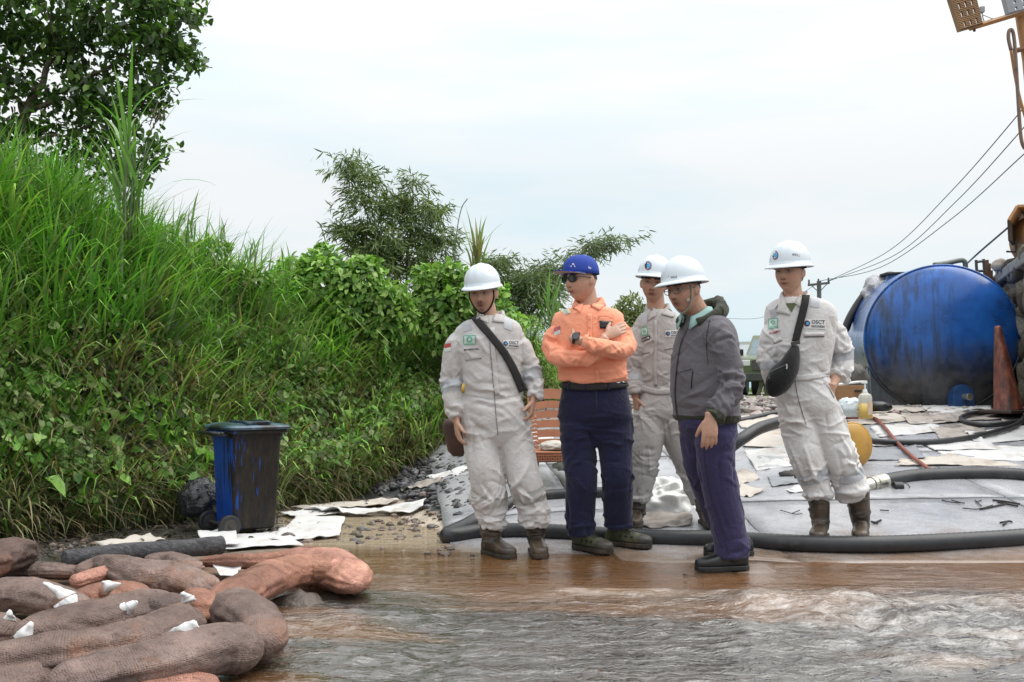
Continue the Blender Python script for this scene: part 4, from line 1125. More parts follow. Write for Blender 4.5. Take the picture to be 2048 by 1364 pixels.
for i, (q, lb, tn) in enumerate(ST): sand_tube(q, lb, tn, seed=i + 1)
# torn white cloth tufts
M_tuft = cloth_mat('torn_cloth', (.80, .79, .78), (.5, .42, .38), .6, .9)
def tuft(px, py, d, w, h, ang, label, seed):
    w, h, py, d = w * 1.9, h * 1.35, py + 8, d - .12; rg = np.random.default_rng(seed); c = P(px, py, d); s = d / F
    n = 7; V, f = [], []
    for j in range(n):
        t_ = j / (n - 1); ww = w * s * (1 - t_ ** 1.3) * .5 + .004
        off = Vector((math.sin(R(ang)) * h * s * t_, -.02 * t_ + rg.uniform(-.012, .012), math.cos(R(ang)) * h * s * t_))
        sx = Vector((math.cos(R(ang)), rg.uniform(-.5, .5), -math.sin(R(ang)))) * ww
        V += [c + off - sx, c + off + Vector((0, -.018 * math.sin(t_ * 3), 0)), c + off + sx]
    for j in range(n - 1):
        for k in range(2): a = j * 3 + k; f.append((a, a + 1, a + 4, a + 3))
    o = obj('cloth_tuft', V, f, M_tuft, smooth=True); solid(o, .006, 0)
    return tag(o, label, 'cloth tuft', 'white cloth tufts between the tubes')
for i, a in enumerate([(140, 1190, 4.25, 14, 44, -55, 'thin white cloth tuft at the top left of the pile'), (132, 1222, 3.95, 30, 36, 30, 'bushy white cloth tuft at the left centre of the pile'), (45, 1276, 3.6, 20, 36, 30, 'white cloth tuft on the left by the cut tube'),
    (225, 1172, 4.25, 18, 18, -40, 'short white cloth tuft on the pinkish tube'), (236, 1222, 3.9, 18, 38, 55, 'long white cloth tuft in the centre of the pile'), (378, 1196, 3.98, 14, 18, -20, 'tiny white cloth tuft above the rust stained tube'),
    (375, 1272, 3.55, 40, 34, 25, 'large white cloth tuft behind the front tube'), (20, 1232, 3.8, 10, 18, 20, 'small white cloth tuft near the left edge')]):
    tuft(*a[:6], a[6], i + 1)

# ---------------- stones that can be counted
M_stone = mat('stone', (.10, .078, .065), .5, .4, 9, .8, 30, .02, dirt=(.05, .04, .035), dscale=7)
M_stoneg = mat('grey_stone', (.14, .13, .13), .45, .4, 9, .8, 30, .02)
q = PZ(612, 1205, 0); lump('stone', 'wet grey stone half under water against the tubes', 'stone', (q.x - .03, q.y, -.04), (.14, .10, .09), M_stone, 31, 3, .3, 2)
for i, (px, py, w) in enumerate([(710, 1085, 14), (740, 1080, 10), (690, 1072, 9), (672, 1064, 8), (790, 1074, 12), (835, 1078, 13), (725, 1064, 18), (765, 1060, 10), (700, 1058, 12), (655, 1098, 9), (600, 1088, 9), (820, 1062, 8), (862, 1056, 13), (880, 1070, 10), (745, 1052, 9), (640, 1032, 10), (575, 1080, 22), (545, 1066, 16), (690, 1108, 14), (1330, 1086, 10)]):
    q = PG(px, py); s = w / F * q.y * .75
    lump('stone', 'small dark stone on the wet silt between the bin and the first worker' if i < 16 else ['', 'dark wet stone under the bin corner', 'small stone at the foot of the bin', 'brown stone behind the salmon tube end', 'black stone by the hose in front of the green boot'][i - 15],
         'stone', (q.x, q.y, q.z + s * .3), (s, s * .7, s * .62), M_stone if i % 3 else M_stoneg, 40 + i, 2, .35, 1.6, 'dark stones on the wet silt' if i < 16 else None)

# ---------------- hoses
zt = lambda p, r: (p[0], p[1], max(float(G(p[0], p[1])), 0.0) + r)
def hp(px, py, r, lift=0.0):
    """centre of a hose lying on the ground that shows at px,py"""
    q = PG(px, py, r + lift); return q
hr = .052
big = [hp(x, y, hr) for x, y in ((1040, 1000), (985, 1022), (935, 1050), (898, 1068))]
big2 = [hp(x, y, hr) for x, y in ((903, 1072), (960, 1064), (1040, 1062), (1140, 1066), (1240, 1072), (1340, 1076), (1440, 1078), (1540, 1084), (1640, 1088), (1740, 1089), (1840, 1086), (1940, 1081), (2048, 1074), (2160, 1064))]
hose('black_hose', 'thick black hose lying right across the pavement edge behind the shoes', big + big2, hr)
hose('black_hose', 'black hose behind the chair and the orange shirted man', [hp(x, y, .045) for x, y in ((1045, 1000), (1090, 992), (1150, 988), (1200, 986), (1260, 984), (1320, 975))], .045)
# hose with coupling on the right
r2 = .052
hb_ = [hp(x, y, r2) for x, y in ((1768, 962), (1830, 952), (1920, 948), (2000, 948), (2080, 954), (2180, 962))]
hose('black_hose', 'thick black hose with a steel coupling right of the last worker', hb_, r2)
cp = root('hose_coupling', tuple(hp(1750, 966, r2)), 'pale steel hose coupling clamped on the end of the thick hose', 'coupling')
a_, b_ = hp(1726, 973, r2), hp(1769, 962, r2); dv = (b_ - a_)
mb = MB(); mb.cyl(a_ + dv * .35, b_, r2 * 1.12, r2 * 1.12, 24); mb.build('sleeve', M_steel, cp, bevel=.003)
mb = MB(); mb.cyl(a_ - dv * .1, a_ + dv * .40, r2 * .85, r2 * .98, 24); mb.build('nozzle', M_steel, cp, bevel=.003)
mb = MB(); mb.cyl(a_ + dv * .52, a_ + dv * .60, r2 * 1.2, r2 * 1.2, 24); mb.build('ring', M_steel, cp, bevel=.003)
q = PG(1797, 983); mb = MB(); mb.cyl(q + Vector((-.03, 0, .035)), q + Vector((.03, 0, .035)), .035, .035, 16); mb.cyl(q + Vector((-.036, 0, .035)), q + Vector((-.028, 0, .035)), .04, .04, 16)
mb.tube(catmull([q + Vector((.02, 0, .07)), q + Vector((.07, 0, .05)), q + Vector((.08, 0, .015)), q + Vector((.02, 0, .008))], 5), .004, 6)
o = mb.build('camlock_fitting', M_blackpl, bevel=.003); tag(o, 'small black hose cap with a wire loop on the wet slab', 'hose cap')
# arching hose
ar = .05
pts = [P(1365, 940, 7.6), P(1360, 912, 7.7), P(1390, 900, 7.9), P(1440, 905, 7.9), P(1480, 880, 7.9), P(1520, 856, 8.1), P(1580, 838, 8.6), P(1640, 812, 9.2), P(1690, 815, 9.6)]
hose('black_hose', 'black hose arching from behind the hooded man past the bag wearer', pts, ar)
hose('black_hose', 'thinner black hose parallel behind the arching one', [hp(x, y, .03) for x, y in ((1440, 848), (1500, 838), (1560, 826), (1640, 822))], .032)
hose('black_hose', 'dark hose rising behind the left flank of the blue tank', [P(1690, 660, 13.2), P(1702, 632, 13.2), P(1722, 600, 13.2), P(1745, 572, 13.2), P(1775, 552, 13.0), P(1800, 556, 12.8)], .055)
thin = [hp(x, y, .024, .035) for x, y in ((1722, 880), (1780, 884), (1850, 884), (1920, 878), (1985, 865), (2035, 848), (2044, 832), (2000, 824), (1950, 826), (1922, 836), (1940, 846), (1985, 850), (2040, 842), (2090, 830))]
hose('thin_black_hose', 'thin black hose coiled by the cone and running back to the yellow drum', thin, .024, rings=False)
M_redhose = mat('red_brown_hose', (.24, .06, .035), .5, .25, 10, dirt=(.05, .03, .025), dscale=8)
hose('red_hose', 'thin reddish brown hose running from the soap bottle to the thick hose', [hp(x, y, .016, .04) for x, y in ((1640, 842), (1690, 836), (1745, 836), (1765, 850), (1790, 880), (1815, 905), (1840, 925), (1868, 945))], .016, rings=False, mats=M_redhose)

# ---------------- yellow drum
M_yel = mat('yellow_drum_paint', (.50, .27, .045), .4, .25, 5, .2, 40, dirt=(.20, .10, .03), dscale=5, dlo=.45, dhi=.75)
dr = root('yellow_drum', tuple(PG(1690, 935)), 'ochre yellow drum lying on its side behind the bag wearer', 'drum')
dc = P(1684, 890, 8.1); ax = Vector((.30, -.94, .06)).normalized(); rr = .165
mb = MB(); mb.cyl(dc - ax * .30, dc + ax * .14, rr, rr, 36); mb.build('body', M_yel, dr, smooth=False, bevel=.006)
v, f = tube([dc + ax * a for a in (.135, .145, .16, .175, .178)], [rr * 1.06, rr * 1.06, rr * .97, rr * .55, rr * .1], 36); obj('lid', v, f, M_yel, dr, smooth=True)
an = np.linspace(0, 2 * np.pi, 40); u = ax.orthogonal().normalized(); w_ = ax.cross(u)
mb = MB(); mb.tube([dc + ax * .138 + (u * math.cos(a) + w_ * math.sin(a)) * rr * 1.06 for a in an], .010, 8, cap=False); mb.build('clamp_ring', M_yel, dr, smooth=True)
mb = MB(); cq = dc + ax * .138 + Vector((rr * .82, .62 * rr, 0)) * 1.05
mb.box(cq + Vector((.01, 0, -.0)), (.03, .02, .07)); mb.cyl(cq + Vector((.02, 0, -.05)), cq + Vector((.02, 0, .05)), .006); mb.build('latch', M_steel, dr)

# ---------------- soap bottle
sb = PG(1731, 838); sb = P(1731, 838, 8.9)
bt = root('pump_bottle', tuple(sb), 'half full pump bottle of yellow hand soap standing on the sheets', 'bottle')
t = NT('milky_bottle'); t.base((.72, .70, .62)).rough(.25).set(Transmission_Weight=.35, IOR=1.4); M_bot = t.m
M_soap = mat('yellow_soap', (.62, .42, .10), .3, .15, 10)
s_ = 8.9 / F; w = 11.5 * s_
z0 = sb.z + .0
mb = MB()
def rbx(z0, z1, w0, w1): 
    return bloft((sb.x, sb.y, 0), 0, [(z0, w0, w0 * .75, 0, 0), (z1, w1, w1 * .75, 0, 0)])
v, f = bloft((sb.x, sb.y, z0), 0, [(0, .098, .075, 0, 0), (.008, .103, .08, 0, 0), (.19, .103, .08, 0, 0), (.215, .09, .07, 0, 0), (.228, .05, .05, 0, 0), (.235, .036, .036, 0, 0)])
o = obj('bottle_body', v, f, M_bot, bt, smooth=False); bev(o, .004)
v, f = bloft((sb.x, sb.y, z0), 0, [(.004, .106, .083, 0, 0), (.14, .106, .083, 0, 0)]); o = obj('liquid', v, f, M_soap, bt)
mb = MB(); c0 = Vector((sb.x, sb.y, z0)); mb.cyl(c0 + Vector((0, 0, .235)), c0 + Vector((0, 0, .265)), .022, .016); mb.cyl(c0 + Vector((0, 0, .265)), c0 + Vector((0, 0, .315)), .007)
mb.box(c0 + Vector((-.006, 0, .325)), (.05, .022, .018)); mb.build('pump', M_white, bt, bevel=.003)
M_lab = mat('label_film', (.60, .45, .35), .4, .1); mb = MB(); mb.box(c0 + Vector((.025, -.0435, .10)), (.035, .002, .12)); mb.build('label', M_lab, bt)

# ---------------- tank
TD = 11.6
t = NT('weathered_blue_paint')
sp = t.n.new('ShaderNodeSeparateXYZ'); t.k(t.co.outputs['Object'], sp.inputs[0])
a1 = t.noise(2.2, 7, .62); a2 = t.noise(1.0, 7, .7, sc3=(14, 14, 1.2)); a3 = t.noise(9, 5, .6)
bl = t.ramp(a1, [(.32, (.012, .050, .16)), (.5, (.012, .105, .42)), (.66, (.015, .15, .55)), (.8, (.10, .20, .36))])
low = t.math('ADD', t.math('MULTIPLY_ADD', sp.outputs['Z'], -1.0, 1.10), t.math('MULTIPLY', a2, .42))
low = t.math('ADD', low, t.math('MULTIPLY', a3, .12))
bl = t.mix(t.ramp(low, [(.30, 0.0), (.60, .70), (.85, .97)]), bl, t.ramp(a3, [(.35, (.018, .02, .02)), (.7, (.075, .066, .055))]))
streak = t.ramp(a2, [(.47, 0.0), (.64, .85)])
lft = t.ramp(t.math('ADD', t.math('MULTIPLY', sp.outputs['X'], -.5), t.math('MULTIPLY', a1, .7)), [(.26, 0.0), (.50, 1.0)])
bl = t.mix(t.math('MULTIPLY', streak, lft), bl, (.008, .022, .04))
t.base(bl); t.rough(t.ramp(a1, [(.35, .22), (.7, .42)])); t.bump(a3, .12, .01); t.set(Specular_IOR_Level=.6, Coat_Weight=.25, Coat_Roughness=.18)
M_tank = t.m
c0 = P(1884, 677, TD); c1 = P(1817, 668, TD + 2.3)
rt = 147 / F * TD
tk = root('fuel_tank', (c0.x, c0.y, 0.55), 'large oil stained blue cylindrical tank at the right', 'tank')
axt = (c1 - c0).normalized(); 
prof = [(-.17, .02), (-.165, .25), (-.15, .45), (-.12, .65), (-.075, .82), (-.02, .94), (.02, .985), (.05, 1.0), (.08, 1.0), (2.2, 1.0), (2.3, .9), (2.38, .5), (2.4, .02)]
v, f = tube([c0 + axt * a for a, b in prof], [rt * b for a, b in prof], 96, cap=True)
obj('shell', v, f, M_tank, tk, smooth=True)
mb = MB(); u = Vector((1, 0, 0)); u = (u - axt * u.dot(axt)).normalized(); w_ = axt.cross(u)
mb.tube([c0 + axt * .035 + (u * math.cos(a) + w_ * math.sin(a)) * rt * 1.0 for a in np.linspace(0, 2 * np.pi, 80)], .013, 8, cap=False); mb.build('weld_rim', M_tank, tk, smooth=True)
# saddle skirt with ribs on the left flank
zb = c0.z - rt - .03
side_ = Vector((-1, 0, 0)); side_ = (side_ - axt * side_.dot(axt)).normalized()
hw = rt * .93
def fl(a, s, z): # along axis a, sideways s, absolute z
    q = c0 + axt * a; q = Vector((q.x, q.y, 0)) + Vector((side_.x, side_.y, 0)) * s; q.z = z; return q
mb = MB()
top_z = c0.z - rt * .42
mb.add([fl(.12, hw * .96, zb), fl(2.15, hw * .96, zb), fl(2.15, hw * .99, top_z), fl(.12, hw * .99, top_z), fl(.12, -hw, zb), fl(2.15, -hw, zb), fl(2.15, -hw, top_z), fl(.12, -hw, top_z)],
       [(0, 1, 2, 3), (5, 4, 7, 6), (4, 0, 3, 7), (1, 5, 6, 2)])
mb.build('skirt', M_tank, tk)
M_rib = mat('blue_grey_rib', (.10, .16, .19), .4, .3, 8)
for i in range(6):
    mb = MB(); a = .14 + i * .36
    mb.tube([fl(a, hw * .96 + .035, zb), fl(a, hw * .985 + .03, (zb + top_z) / 2), fl(a, hw * .99 + .02, top_z + .02)], .018, 6)
    mb.build('rib', M_rib, tk, smooth=True)
# front saddle cradle
mb = MB(); n = 24; V1, V2 = [], []
for i in range(n + 1):
    a = math.pi * (1.18 + .64 * i / n); x_ = math.cos(a) * rt * .98; z_ = math.sin(a) * rt * .98
    V1.append(c0 + u * x_ * 1.0 + Vector((0, 0, z_)) + axt * .14); q = V1[-1].copy(); q.z = zb; V2.append(q)
vv = V1 + V2; ff = [(i, i + 1, n + 2 + i, n + 1 + i) for i in range(n)]
mb.add(vv, ff); o = mb.build('cradle', M_tank, tk); solid(o, .03, 0)
# valve plate
vp = c0 + Vector(((1906 - 1880) / F * TD, -.17, -(793 - 677) / F * TD)) 
M_plate = mat('blue_plate', (.02, .07, .2), .4, .3, 6, dirt=(.03, .03, .03), dscale=8)
mb = MB(); pr = .118; ps_ = [Vector((math.cos(a) * pr, 0, math.sin(a) * pr + .02)) for a in np.linspace(0, math.pi, 12)] + [Vector((-pr, 0, -.13)), Vector((pr, 0, -.13))]
ft = [vp + q + Vector((0, -.03, 0)) for q in ps_]; bk = [vp + q + Vector((0, .14, 0)) for q in ps_]; m_ = len(ps_)
mb.add(ft + bk, [tuple(range(m_)), tuple(range(2 * m_ - 1, m_ - 1, -1))] + [(i, m_ + i, m_ + (i + 1) % m_, (i + 1) % m_) for i in range(m_)])
mb.build('valve_plate', M_plate, tk, bevel=.004)
mb = MB(); mb.cyl(vp + Vector((0, -.03, 0)), vp + Vector((.02, -.13, 0)), .034, .034, 18); mb.cyl(vp + Vector((.015, -.09, 0)), vp + Vector((.022, -.14, 0)), .042, .042, 8); mb.build('outlet_pipe', M_steel, tk, bevel=.003)
# top fittings
tp = P(1930, 524, TD + .5); mb = MB(); mb.tube(catmull([P(1868, 530, TD + .3), P(1895, 526, TD + .35), P(1918, 521, TD + .4), P(1928, 522, TD + .4), P(1931, 532, TD + .4), P(1930, 548, TD + .4)], 5), .030, 12); mb.build('vent_pipe', mat('grey_green_pipe', (.12, .13, .11), .5, .3), tk, smooth=True)
hq = P(1800, 551, TD + 1.2); mb = MB(); mb.cyl(hq + Vector((0, 0, -.07)), hq, .19, .19, 28); mb.build('hatch_neck', M_tank, tk)
mb = MB(); mb.cyl(hq + Vector((-.02, 0, 0)), hq + Vector((-.02, 0, .022)), .23, .23, 28); mb.cyl(hq + Vector((-.02, 0, .02)), hq + Vector((-.02, 0, .035)), .12, .06, 20); mb.build('hatch_lid', M_darksteel, tk, bevel=.003)
M_film = mat('clear_plastic_film', (.45, .44, .46), .25, .35, 6, .8, 9, .06, spec=.8)
q = P(1765, 590, 13.0); lump('plastic_film', 'crumpled plastic sheeting wrapped on the tank shoulder below the hatch', 'plastic sheet', (q.x, q.y, q.z + .03), (.26, .25, .24), M_film, 9, 4, .35, 2.4)

# ---------------- cone
t = NT('dirty_orange_cone'); a1 = t.noise(5, 7, .7, sc3=(3, 3, 1)); t.base(t.ramp(a1, [(.38, (.035, .018, .014)), (.52, (.16, .045, .028)), (.70, (.34, .11, .06))])); t.rough(.45); M_cone = t.m
cb = P(2017, 822, 10.1); ct = P(1995, 652, 10.15)
cn = root('traffic_cone', tuple(cb), 'tall grimy orange traffic cone in front of the tank', 'traffic cone')
v, f = tube([cb.lerp(ct, s) for s in (0, .02, .5, .97, 1.0)], [.145, .138, .088, .036, .030], 32); obj('cone_body', v, f, M_cone, cn, smooth=True)
mb = MB(); mb.box(cb + Vector((0, 0, -.005)), (.40, .40, .035), .4); mb.build('base_plate', mat('cone_base', (.05, .03, .025), .6), cn, bevel=.01)

# ---------------- stone retaining wall
wl_ = root('stone_wall', (5.6, 11, .6), 'rough stone retaining wall with a concrete coping at the right edge', 'wall')
WA, WB = np.array([4.92, 8.6]), np.array([7.2, 15.3]); wd = (WB - WA) / np.linalg.norm(WB - WA); wnrm = np.array([wd[1], -wd[0]]) * -1
Lw = np.linalg.norm(WB - WA); ztop = 2.35
def wp(s, out, z): q = WA + wd * s + wnrm * out; return Vector((q[0], q[1], z))
M_mort = mat('mortar', (.13, .11, .085), .85, .4, 5, .8, 20, .03)
mb = MB(); mb.add([wp(0, 0, .2), wp(Lw, 0, .2), wp(Lw, 0, ztop), wp(0, 0, ztop), wp(0, -.5, .2), wp(Lw, -.5, .2), wp(Lw, -.5, ztop), wp(0, -.5, ztop)], [(0, 3, 2, 1), (4, 5, 6, 7), (0, 4, 7, 3), (1, 2, 6, 5), (3, 7, 6, 2), (0, 1, 5, 4)])
mb.build('mortar_bed', M_mort, wl_)
mb = MB(); mb.add([wp(-.1, .09, ztop), wp(Lw, .09, ztop), wp(Lw, .09, ztop + .13), wp(-.1, .09, ztop + .13), wp(-.1, -.6, ztop), wp(Lw, -.6, ztop), wp(Lw, -.6, ztop + .13), wp(-.1, -.6, ztop + .13)], [(0, 3, 2, 1), (4, 5, 6, 7), (0, 4, 7, 3), (1, 2, 6, 5), (3, 7, 6, 2), (0, 1, 5, 4)])
mb.build('coping', mat('coping_concrete', (.22, .21, .20), .75, .35, 4, .6, 18, .03), wl_, bevel=.02)
M_ws = [mat('wall_stone', (.17, .145, .105), .8, .5, 4, .9, 14, .04), mat('wall_stone_dark', (.075, .06, .04), .8, .5, 4, .9, 14, .04), mat('wall_stone_grey', (.24, .225, .20), .75, .4, 4, .9, 14, .04)]
rg = np.random.default_rng(5); smesh = []
v0 = None
for k in range(4):
    bm = bmesh.new(); bmesh.ops.create_icosphere(bm, subdivisions=2, radius=1)
    V = np.array([q.co[:] for q in bm.verts]); Fc = np.array([[q.index for q in fa.verts] for fa in bm.faces]); bm.free()
    V *= (1 + .22 * vn(V[:, 0] * 1.6 + k * 9, V[:, 1] * 1.6, V[:, 2] * 1.6, k))[:, None]
    V = np.sign(V) * np.abs(V) ** .62
    me = new_mesh('stone', V, Fc, smooth=True); me.materials.append(M_ws[k % 3]); smesh.append(me)
za = .55
row = 0
while za < ztop - .05:
    h_ = rg.uniform(.13, .30); s = rg.uniform(0, .2)
    while s < Lw:
        w_2 = rg.uniform(.14, .48)
        o = bpy.data.objects.new('stone', smesh[rg.integers(0, 4)]); COL.objects.link(o); o.parent = wl_
        q = wp(s + w_2 / 2, rg.uniform(-.035, .0), za + h_ / 2 + rg.uniform(-.07, .07)) - ORG[wl_.name]
        o.location = q; o.scale = (w_2 * rg.uniform(.38, .52), .10, h_ * rg.uniform(.38, .6)); o.rotation_euler = (rg.uniform(-.3, .3), rg.uniform(-.7, .7), math.atan2(wd[1], wd[0]))
        s += w_2 + .015
    za += h_ + .01
# debris and rusty frame on top of the wall
M_rust = mat('rusty_steel', (.14, .065, .035), .75, .4, 8, .5, 30)
fr = root('rusty_frame', tuple(P(1970, 580, 12.8)), 'small dark ladder like frame standing behind the top of the tank', 'frame')
for a, b in (((1956, 582), (1952, 520)), ((1972, 590), (1967, 518)), ((1953, 524), (1969, 522)), ((1955, 542), (1970, 542))):
    mb = MB(); mb.tube([P(*a, 12.8), P(*b, 12.8)], .018, 6); mb.build('bar', M_darksteel, fr)
mb = MB()
for i in range(6): mb.tube([P(1975 + i * 2.4, 570, 12.9), P(1974 + i * 1.8 + (i % 2) * 3, 520 + i * 7, 12.9)], .022, 6)
o = mb.build('wooden_stakes', M_rust); tag(o, 'bundle of rusty stakes beside the ladder like frame', 'stakes')
q = P(2003, 532, 12.4); lump('rag', 'pale crumpled rag lying on the wall coping', 'rag', tuple(q), (.11, .1, .09), mat('rag', (.42, .35, .29), .8, .3), 6, 3, .4, 2)

# ---------------- orange machine behind the wall
M_or = mat('orange_paint', (.42, .20, .07), .5, .25, 6, .2, 30, dirt=(.20, .10, .05), dscale=6)
M_orin = mat('dark_inside', (.06, .035, .022), .8, .4, 6)  # dark brown for the inner faces of the fender
MD = 12.0
mc = root('wheeled_machine', tuple(P(2090, 540, MD)), 'orange wheeled machine behind the wall with fender and wheel showing', 'machine')
def quad3(pts, t_, name, m):
    o = obj(name, [Vector(q) for q in pts], [(0, 1, 2, 3)], m, mc, smooth=False); solid(o, t_, 0); return o
fa = [P(2017, 440, MD - .3), P(2034, 412, MD - .3), P(2120, 408, MD - .3), P(2135, 440, MD - .3)]
fbk = [q + Vector((.44, .7, 0)) for q in fa]; lowL = P(2019, 481, MD - .3)
V = [fa[0], fa[1], fbk[1], fbk[0]]; quad3(V, .03, 'fender', M_or)
quad3([fa[1], fa[2], fbk[2], fbk[1]], .03, 'fender_top', M_or)
quad3([lowL, fa[0], fbk[0], lowL + Vector((.44, .7, 0))], .03, 'fender_flap', M_orin)
quad3([lowL + Vector((.44, .72, 0)), fbk[0], fbk[1], P(2070, 481, MD + .42)], .02, 'fender_back', M_orin)
mb = MB(); mb.tube([P(2031, 481, MD), P(2031, 504, MD), P(2013, 503, MD)], .013, 8); mb.build('step_bar', M_darksteel, mc)
wq = P(2085, 480, MD); mb = MB(); mb.cyl(wq + Vector((0, -.2, 0)), wq + Vector((0, .2, 0)), .33, .33, 36); wh = mb.build('wheel', mat('machine_tyre', (.30, .16, .06), .6, .3, 5, .4, 20), mc, bevel=.05)
mb = MB(); mb.cyl(wq + Vector((0, -.215, 0)), wq + Vector((0, .215, 0)), .2, .2, 28); mb.build('rim', M_or, wh, bevel=.01)
mb = MB(); mb.box(P(2330, 400, MD + 1.2), (1.4, 1.6, 1.2)); mb.build('body', M_or, mc, bevel=.03)
# ---------------- light mast with slatted floodlights and bent pipe
LD = 9.0
ms = root('light_mast', tuple(P(2075, 300, LD)), 'orange painted mast arm carrying louvred lamp boxes at the top right', 'light mast')
mb = MB(); mb.tube([P(1938, 57, LD), P(2120, 2, LD)], .026, 4); mb.build('arm', M_or, ms, bevel=.003)
mb = MB(); mb.tube([P(2040, 20, LD + .05), P(2056, 120, LD + .05), P(2085, 420, LD + .05)], .05, 10); mb.build('mast', M_or, ms)
M_louv = mat('tan_louvre', (.24, .13, .055), .6, .25, 8)
def lampbox(c4, m, name):
    a, b, c_, d_ = [P(*q, LD - .1) for q in c4]
    f_ = MB(); dz = Vector((0, .07, 0))
    f_.add([a, b, c_, d_, a + dz, b + dz, c_ + dz, d_ + dz], [(0, 4, 5, 1), (1, 5, 6, 2), (2, 6, 7, 3), (3, 7, 4, 0)])
    fo = f_.build(name, m, ms)
    nR, nC = 22, 4
    for i in range(nR):      # horizontal slats with three open slots per half
        t0, t1 = (i + .12) / nR, (i + .72) / nR
        row_ = []
        L0, R0 = a.lerp(d_, t0), b.lerp(c_, t0); L1, R1 = a.lerp(d_, t1), b.lerp(c_, t1)
        g = MB()
        cuts = [0, .22, .30, .48, .56, .74, .82, 1.0] if (i % 11) not in (0, 4, 5, 6, 10) else [0, 1.0]
        for k in range(0, len(cuts) - 1, 2):
            u0, u1 = cuts[k], cuts[k + 1]
            g.add([L0.lerp(R0, u0), L0.lerp(R0, u1), L1.lerp(R1, u1) + dz * .4, L1.lerp(R1, u0) + dz * .4], [(0, 1, 2, 3)])
        if not g.v: continue
        o = g.build('slat', m, fo); solid(o, .012, 0)
lampbox([(1898, -12), (1948, -26), (1966, 47), (1921, 60)], M_louv, 'lamp_box')
lampbox([(2006, -20), (2070, -34), (2080, 10), (2018, 26)], mat('grey_louvre', (.30, .31, .33), .5, .1), 'lamp_box')
mb = MB(); q = P(1963, 20, LD); mb.box(q, (.04, .05, .05)); mb.tube(catmull([q, P(1966, 36, LD), P(1968, 42, LD)], 4), .005, 6); mb.tube(catmull([P(1966, 30, LD), P(1990, 38, LD), P(2020, 34, LD), P(2048, 25, LD)], 5), .004, 6); mb.build('cable_joint', mat('grey_fitting', (.3, .31, .32), .5), ms)
mb = MB(); mb.tube([P(1948, 56, LD), P(1949, 63, LD)], .012, 6); mb.build('bolt', M_darksteel, ms)
M_pipe = mat('brown_pipe', (.19, .12, .085), .5, .3, 8, dirt=(.07, .05, .04), dscale=8)
mb = MB(); mb.tube(catmull([P(q[0], q[1], LD - .1) for q in ((2022, 100), (2017, 78), (2018, 62), (2024, 60), (2028, 75), (2031, 110), (2034, 160), (2037, 210), (2040, 255), (2044, 285), (2052, 298), (2062, 290))], 5), .016, 10); o = mb.build('exhaust_loop', M_pipe, ms, smooth=True)
mb = MB(); mb.tube(catmull([P(q[0], q[1], LD - .05) for q in ((2022, 100), (2030, 150), (2038, 190), (2048, 225), (2060, 260))], 5), .014, 10); mb.build('brace_pipe', M_or, ms, smooth=True)
mb = MB(); mb.tube([P(2023, 103, LD), P(2075, 92, LD)], .024, 6); mb.build('bracket', M_rust, ms)

# ---------------- power pole and wires
PD = 46
pl = root('power_pole', tuple(P(1638, 770, PD)), 'distant power pole with a crossarm over the bag wearer shoulder', 'power pole')
M_pole = mat('pole_grey', (.10, .10, .105), .8, .2)
mb = MB(); mb.tube([P(1641, 790, PD), P(1638, 562, PD)], .10, 10); mb.build('pole', M_pole, pl)
mb = MB(); mb.box(P(1637.5, 568, PD), (1.0, .12, .10), M=Matrix.Rotation(R(-6), 3, 'Y')); mb.build('crossarm', M_pole, pl)
for x in (1618, 1637, 1657):
    mb = MB(); q = P(x, 566 + (1637 - x) * .1, PD); mb.cyl(q, q + Vector((0, 0, .20)), .05, .04, 8); mb.build('insulator', M_pole, pl)
mb = MB(); mb.tube([P(1622, 570, PD), P(1638, 585, PD)], .02, 5); mb.tube([P(1654, 568, PD), P(1638, 585, PD)], .02, 5); mb.build('brace', M_pole, pl)
M_wire = mat('wire', (.05, .10, .13), .6, .1)
def wire(label, pts, r=.012, ds=None):
    w = [P(*q) for q in pts]; mb = MB(); mb.tube(catmull(w, 10), r, 5); o = mb.build('power_line', M_wire, smooth=True); tag(o, label, 'power line', 'power lines running up to the right')
wire('uppermost of the three power lines climbing to the right', [(1657, 562, PD), (1780, 500, 38), (1900, 385, 30), (2037, 228, 22), (2140, 95, 18)], .014)
wire('middle power line of the three climbing to the right', [(1656, 563, PD), (1790, 510, 38), (1910, 405, 30), (2045, 258, 22), (2150, 130, 18)], .014)
wire('lowest of the three power lines climbing to the right', [(1640, 562, PD), (1760, 535, 38), (1900, 440, 30), (2048, 308, 22), (2160, 205, 18)], .014)
wire('dark blue cable rising behind the tank to the machine fender', [(1925, 535, 14), (1960, 503, 14), (2016, 455, 13)], .014)
wire('faint power line low over the trucks', [(1440, 637, 60), (1530, 633, 60), (1636, 566, PD)], .012)

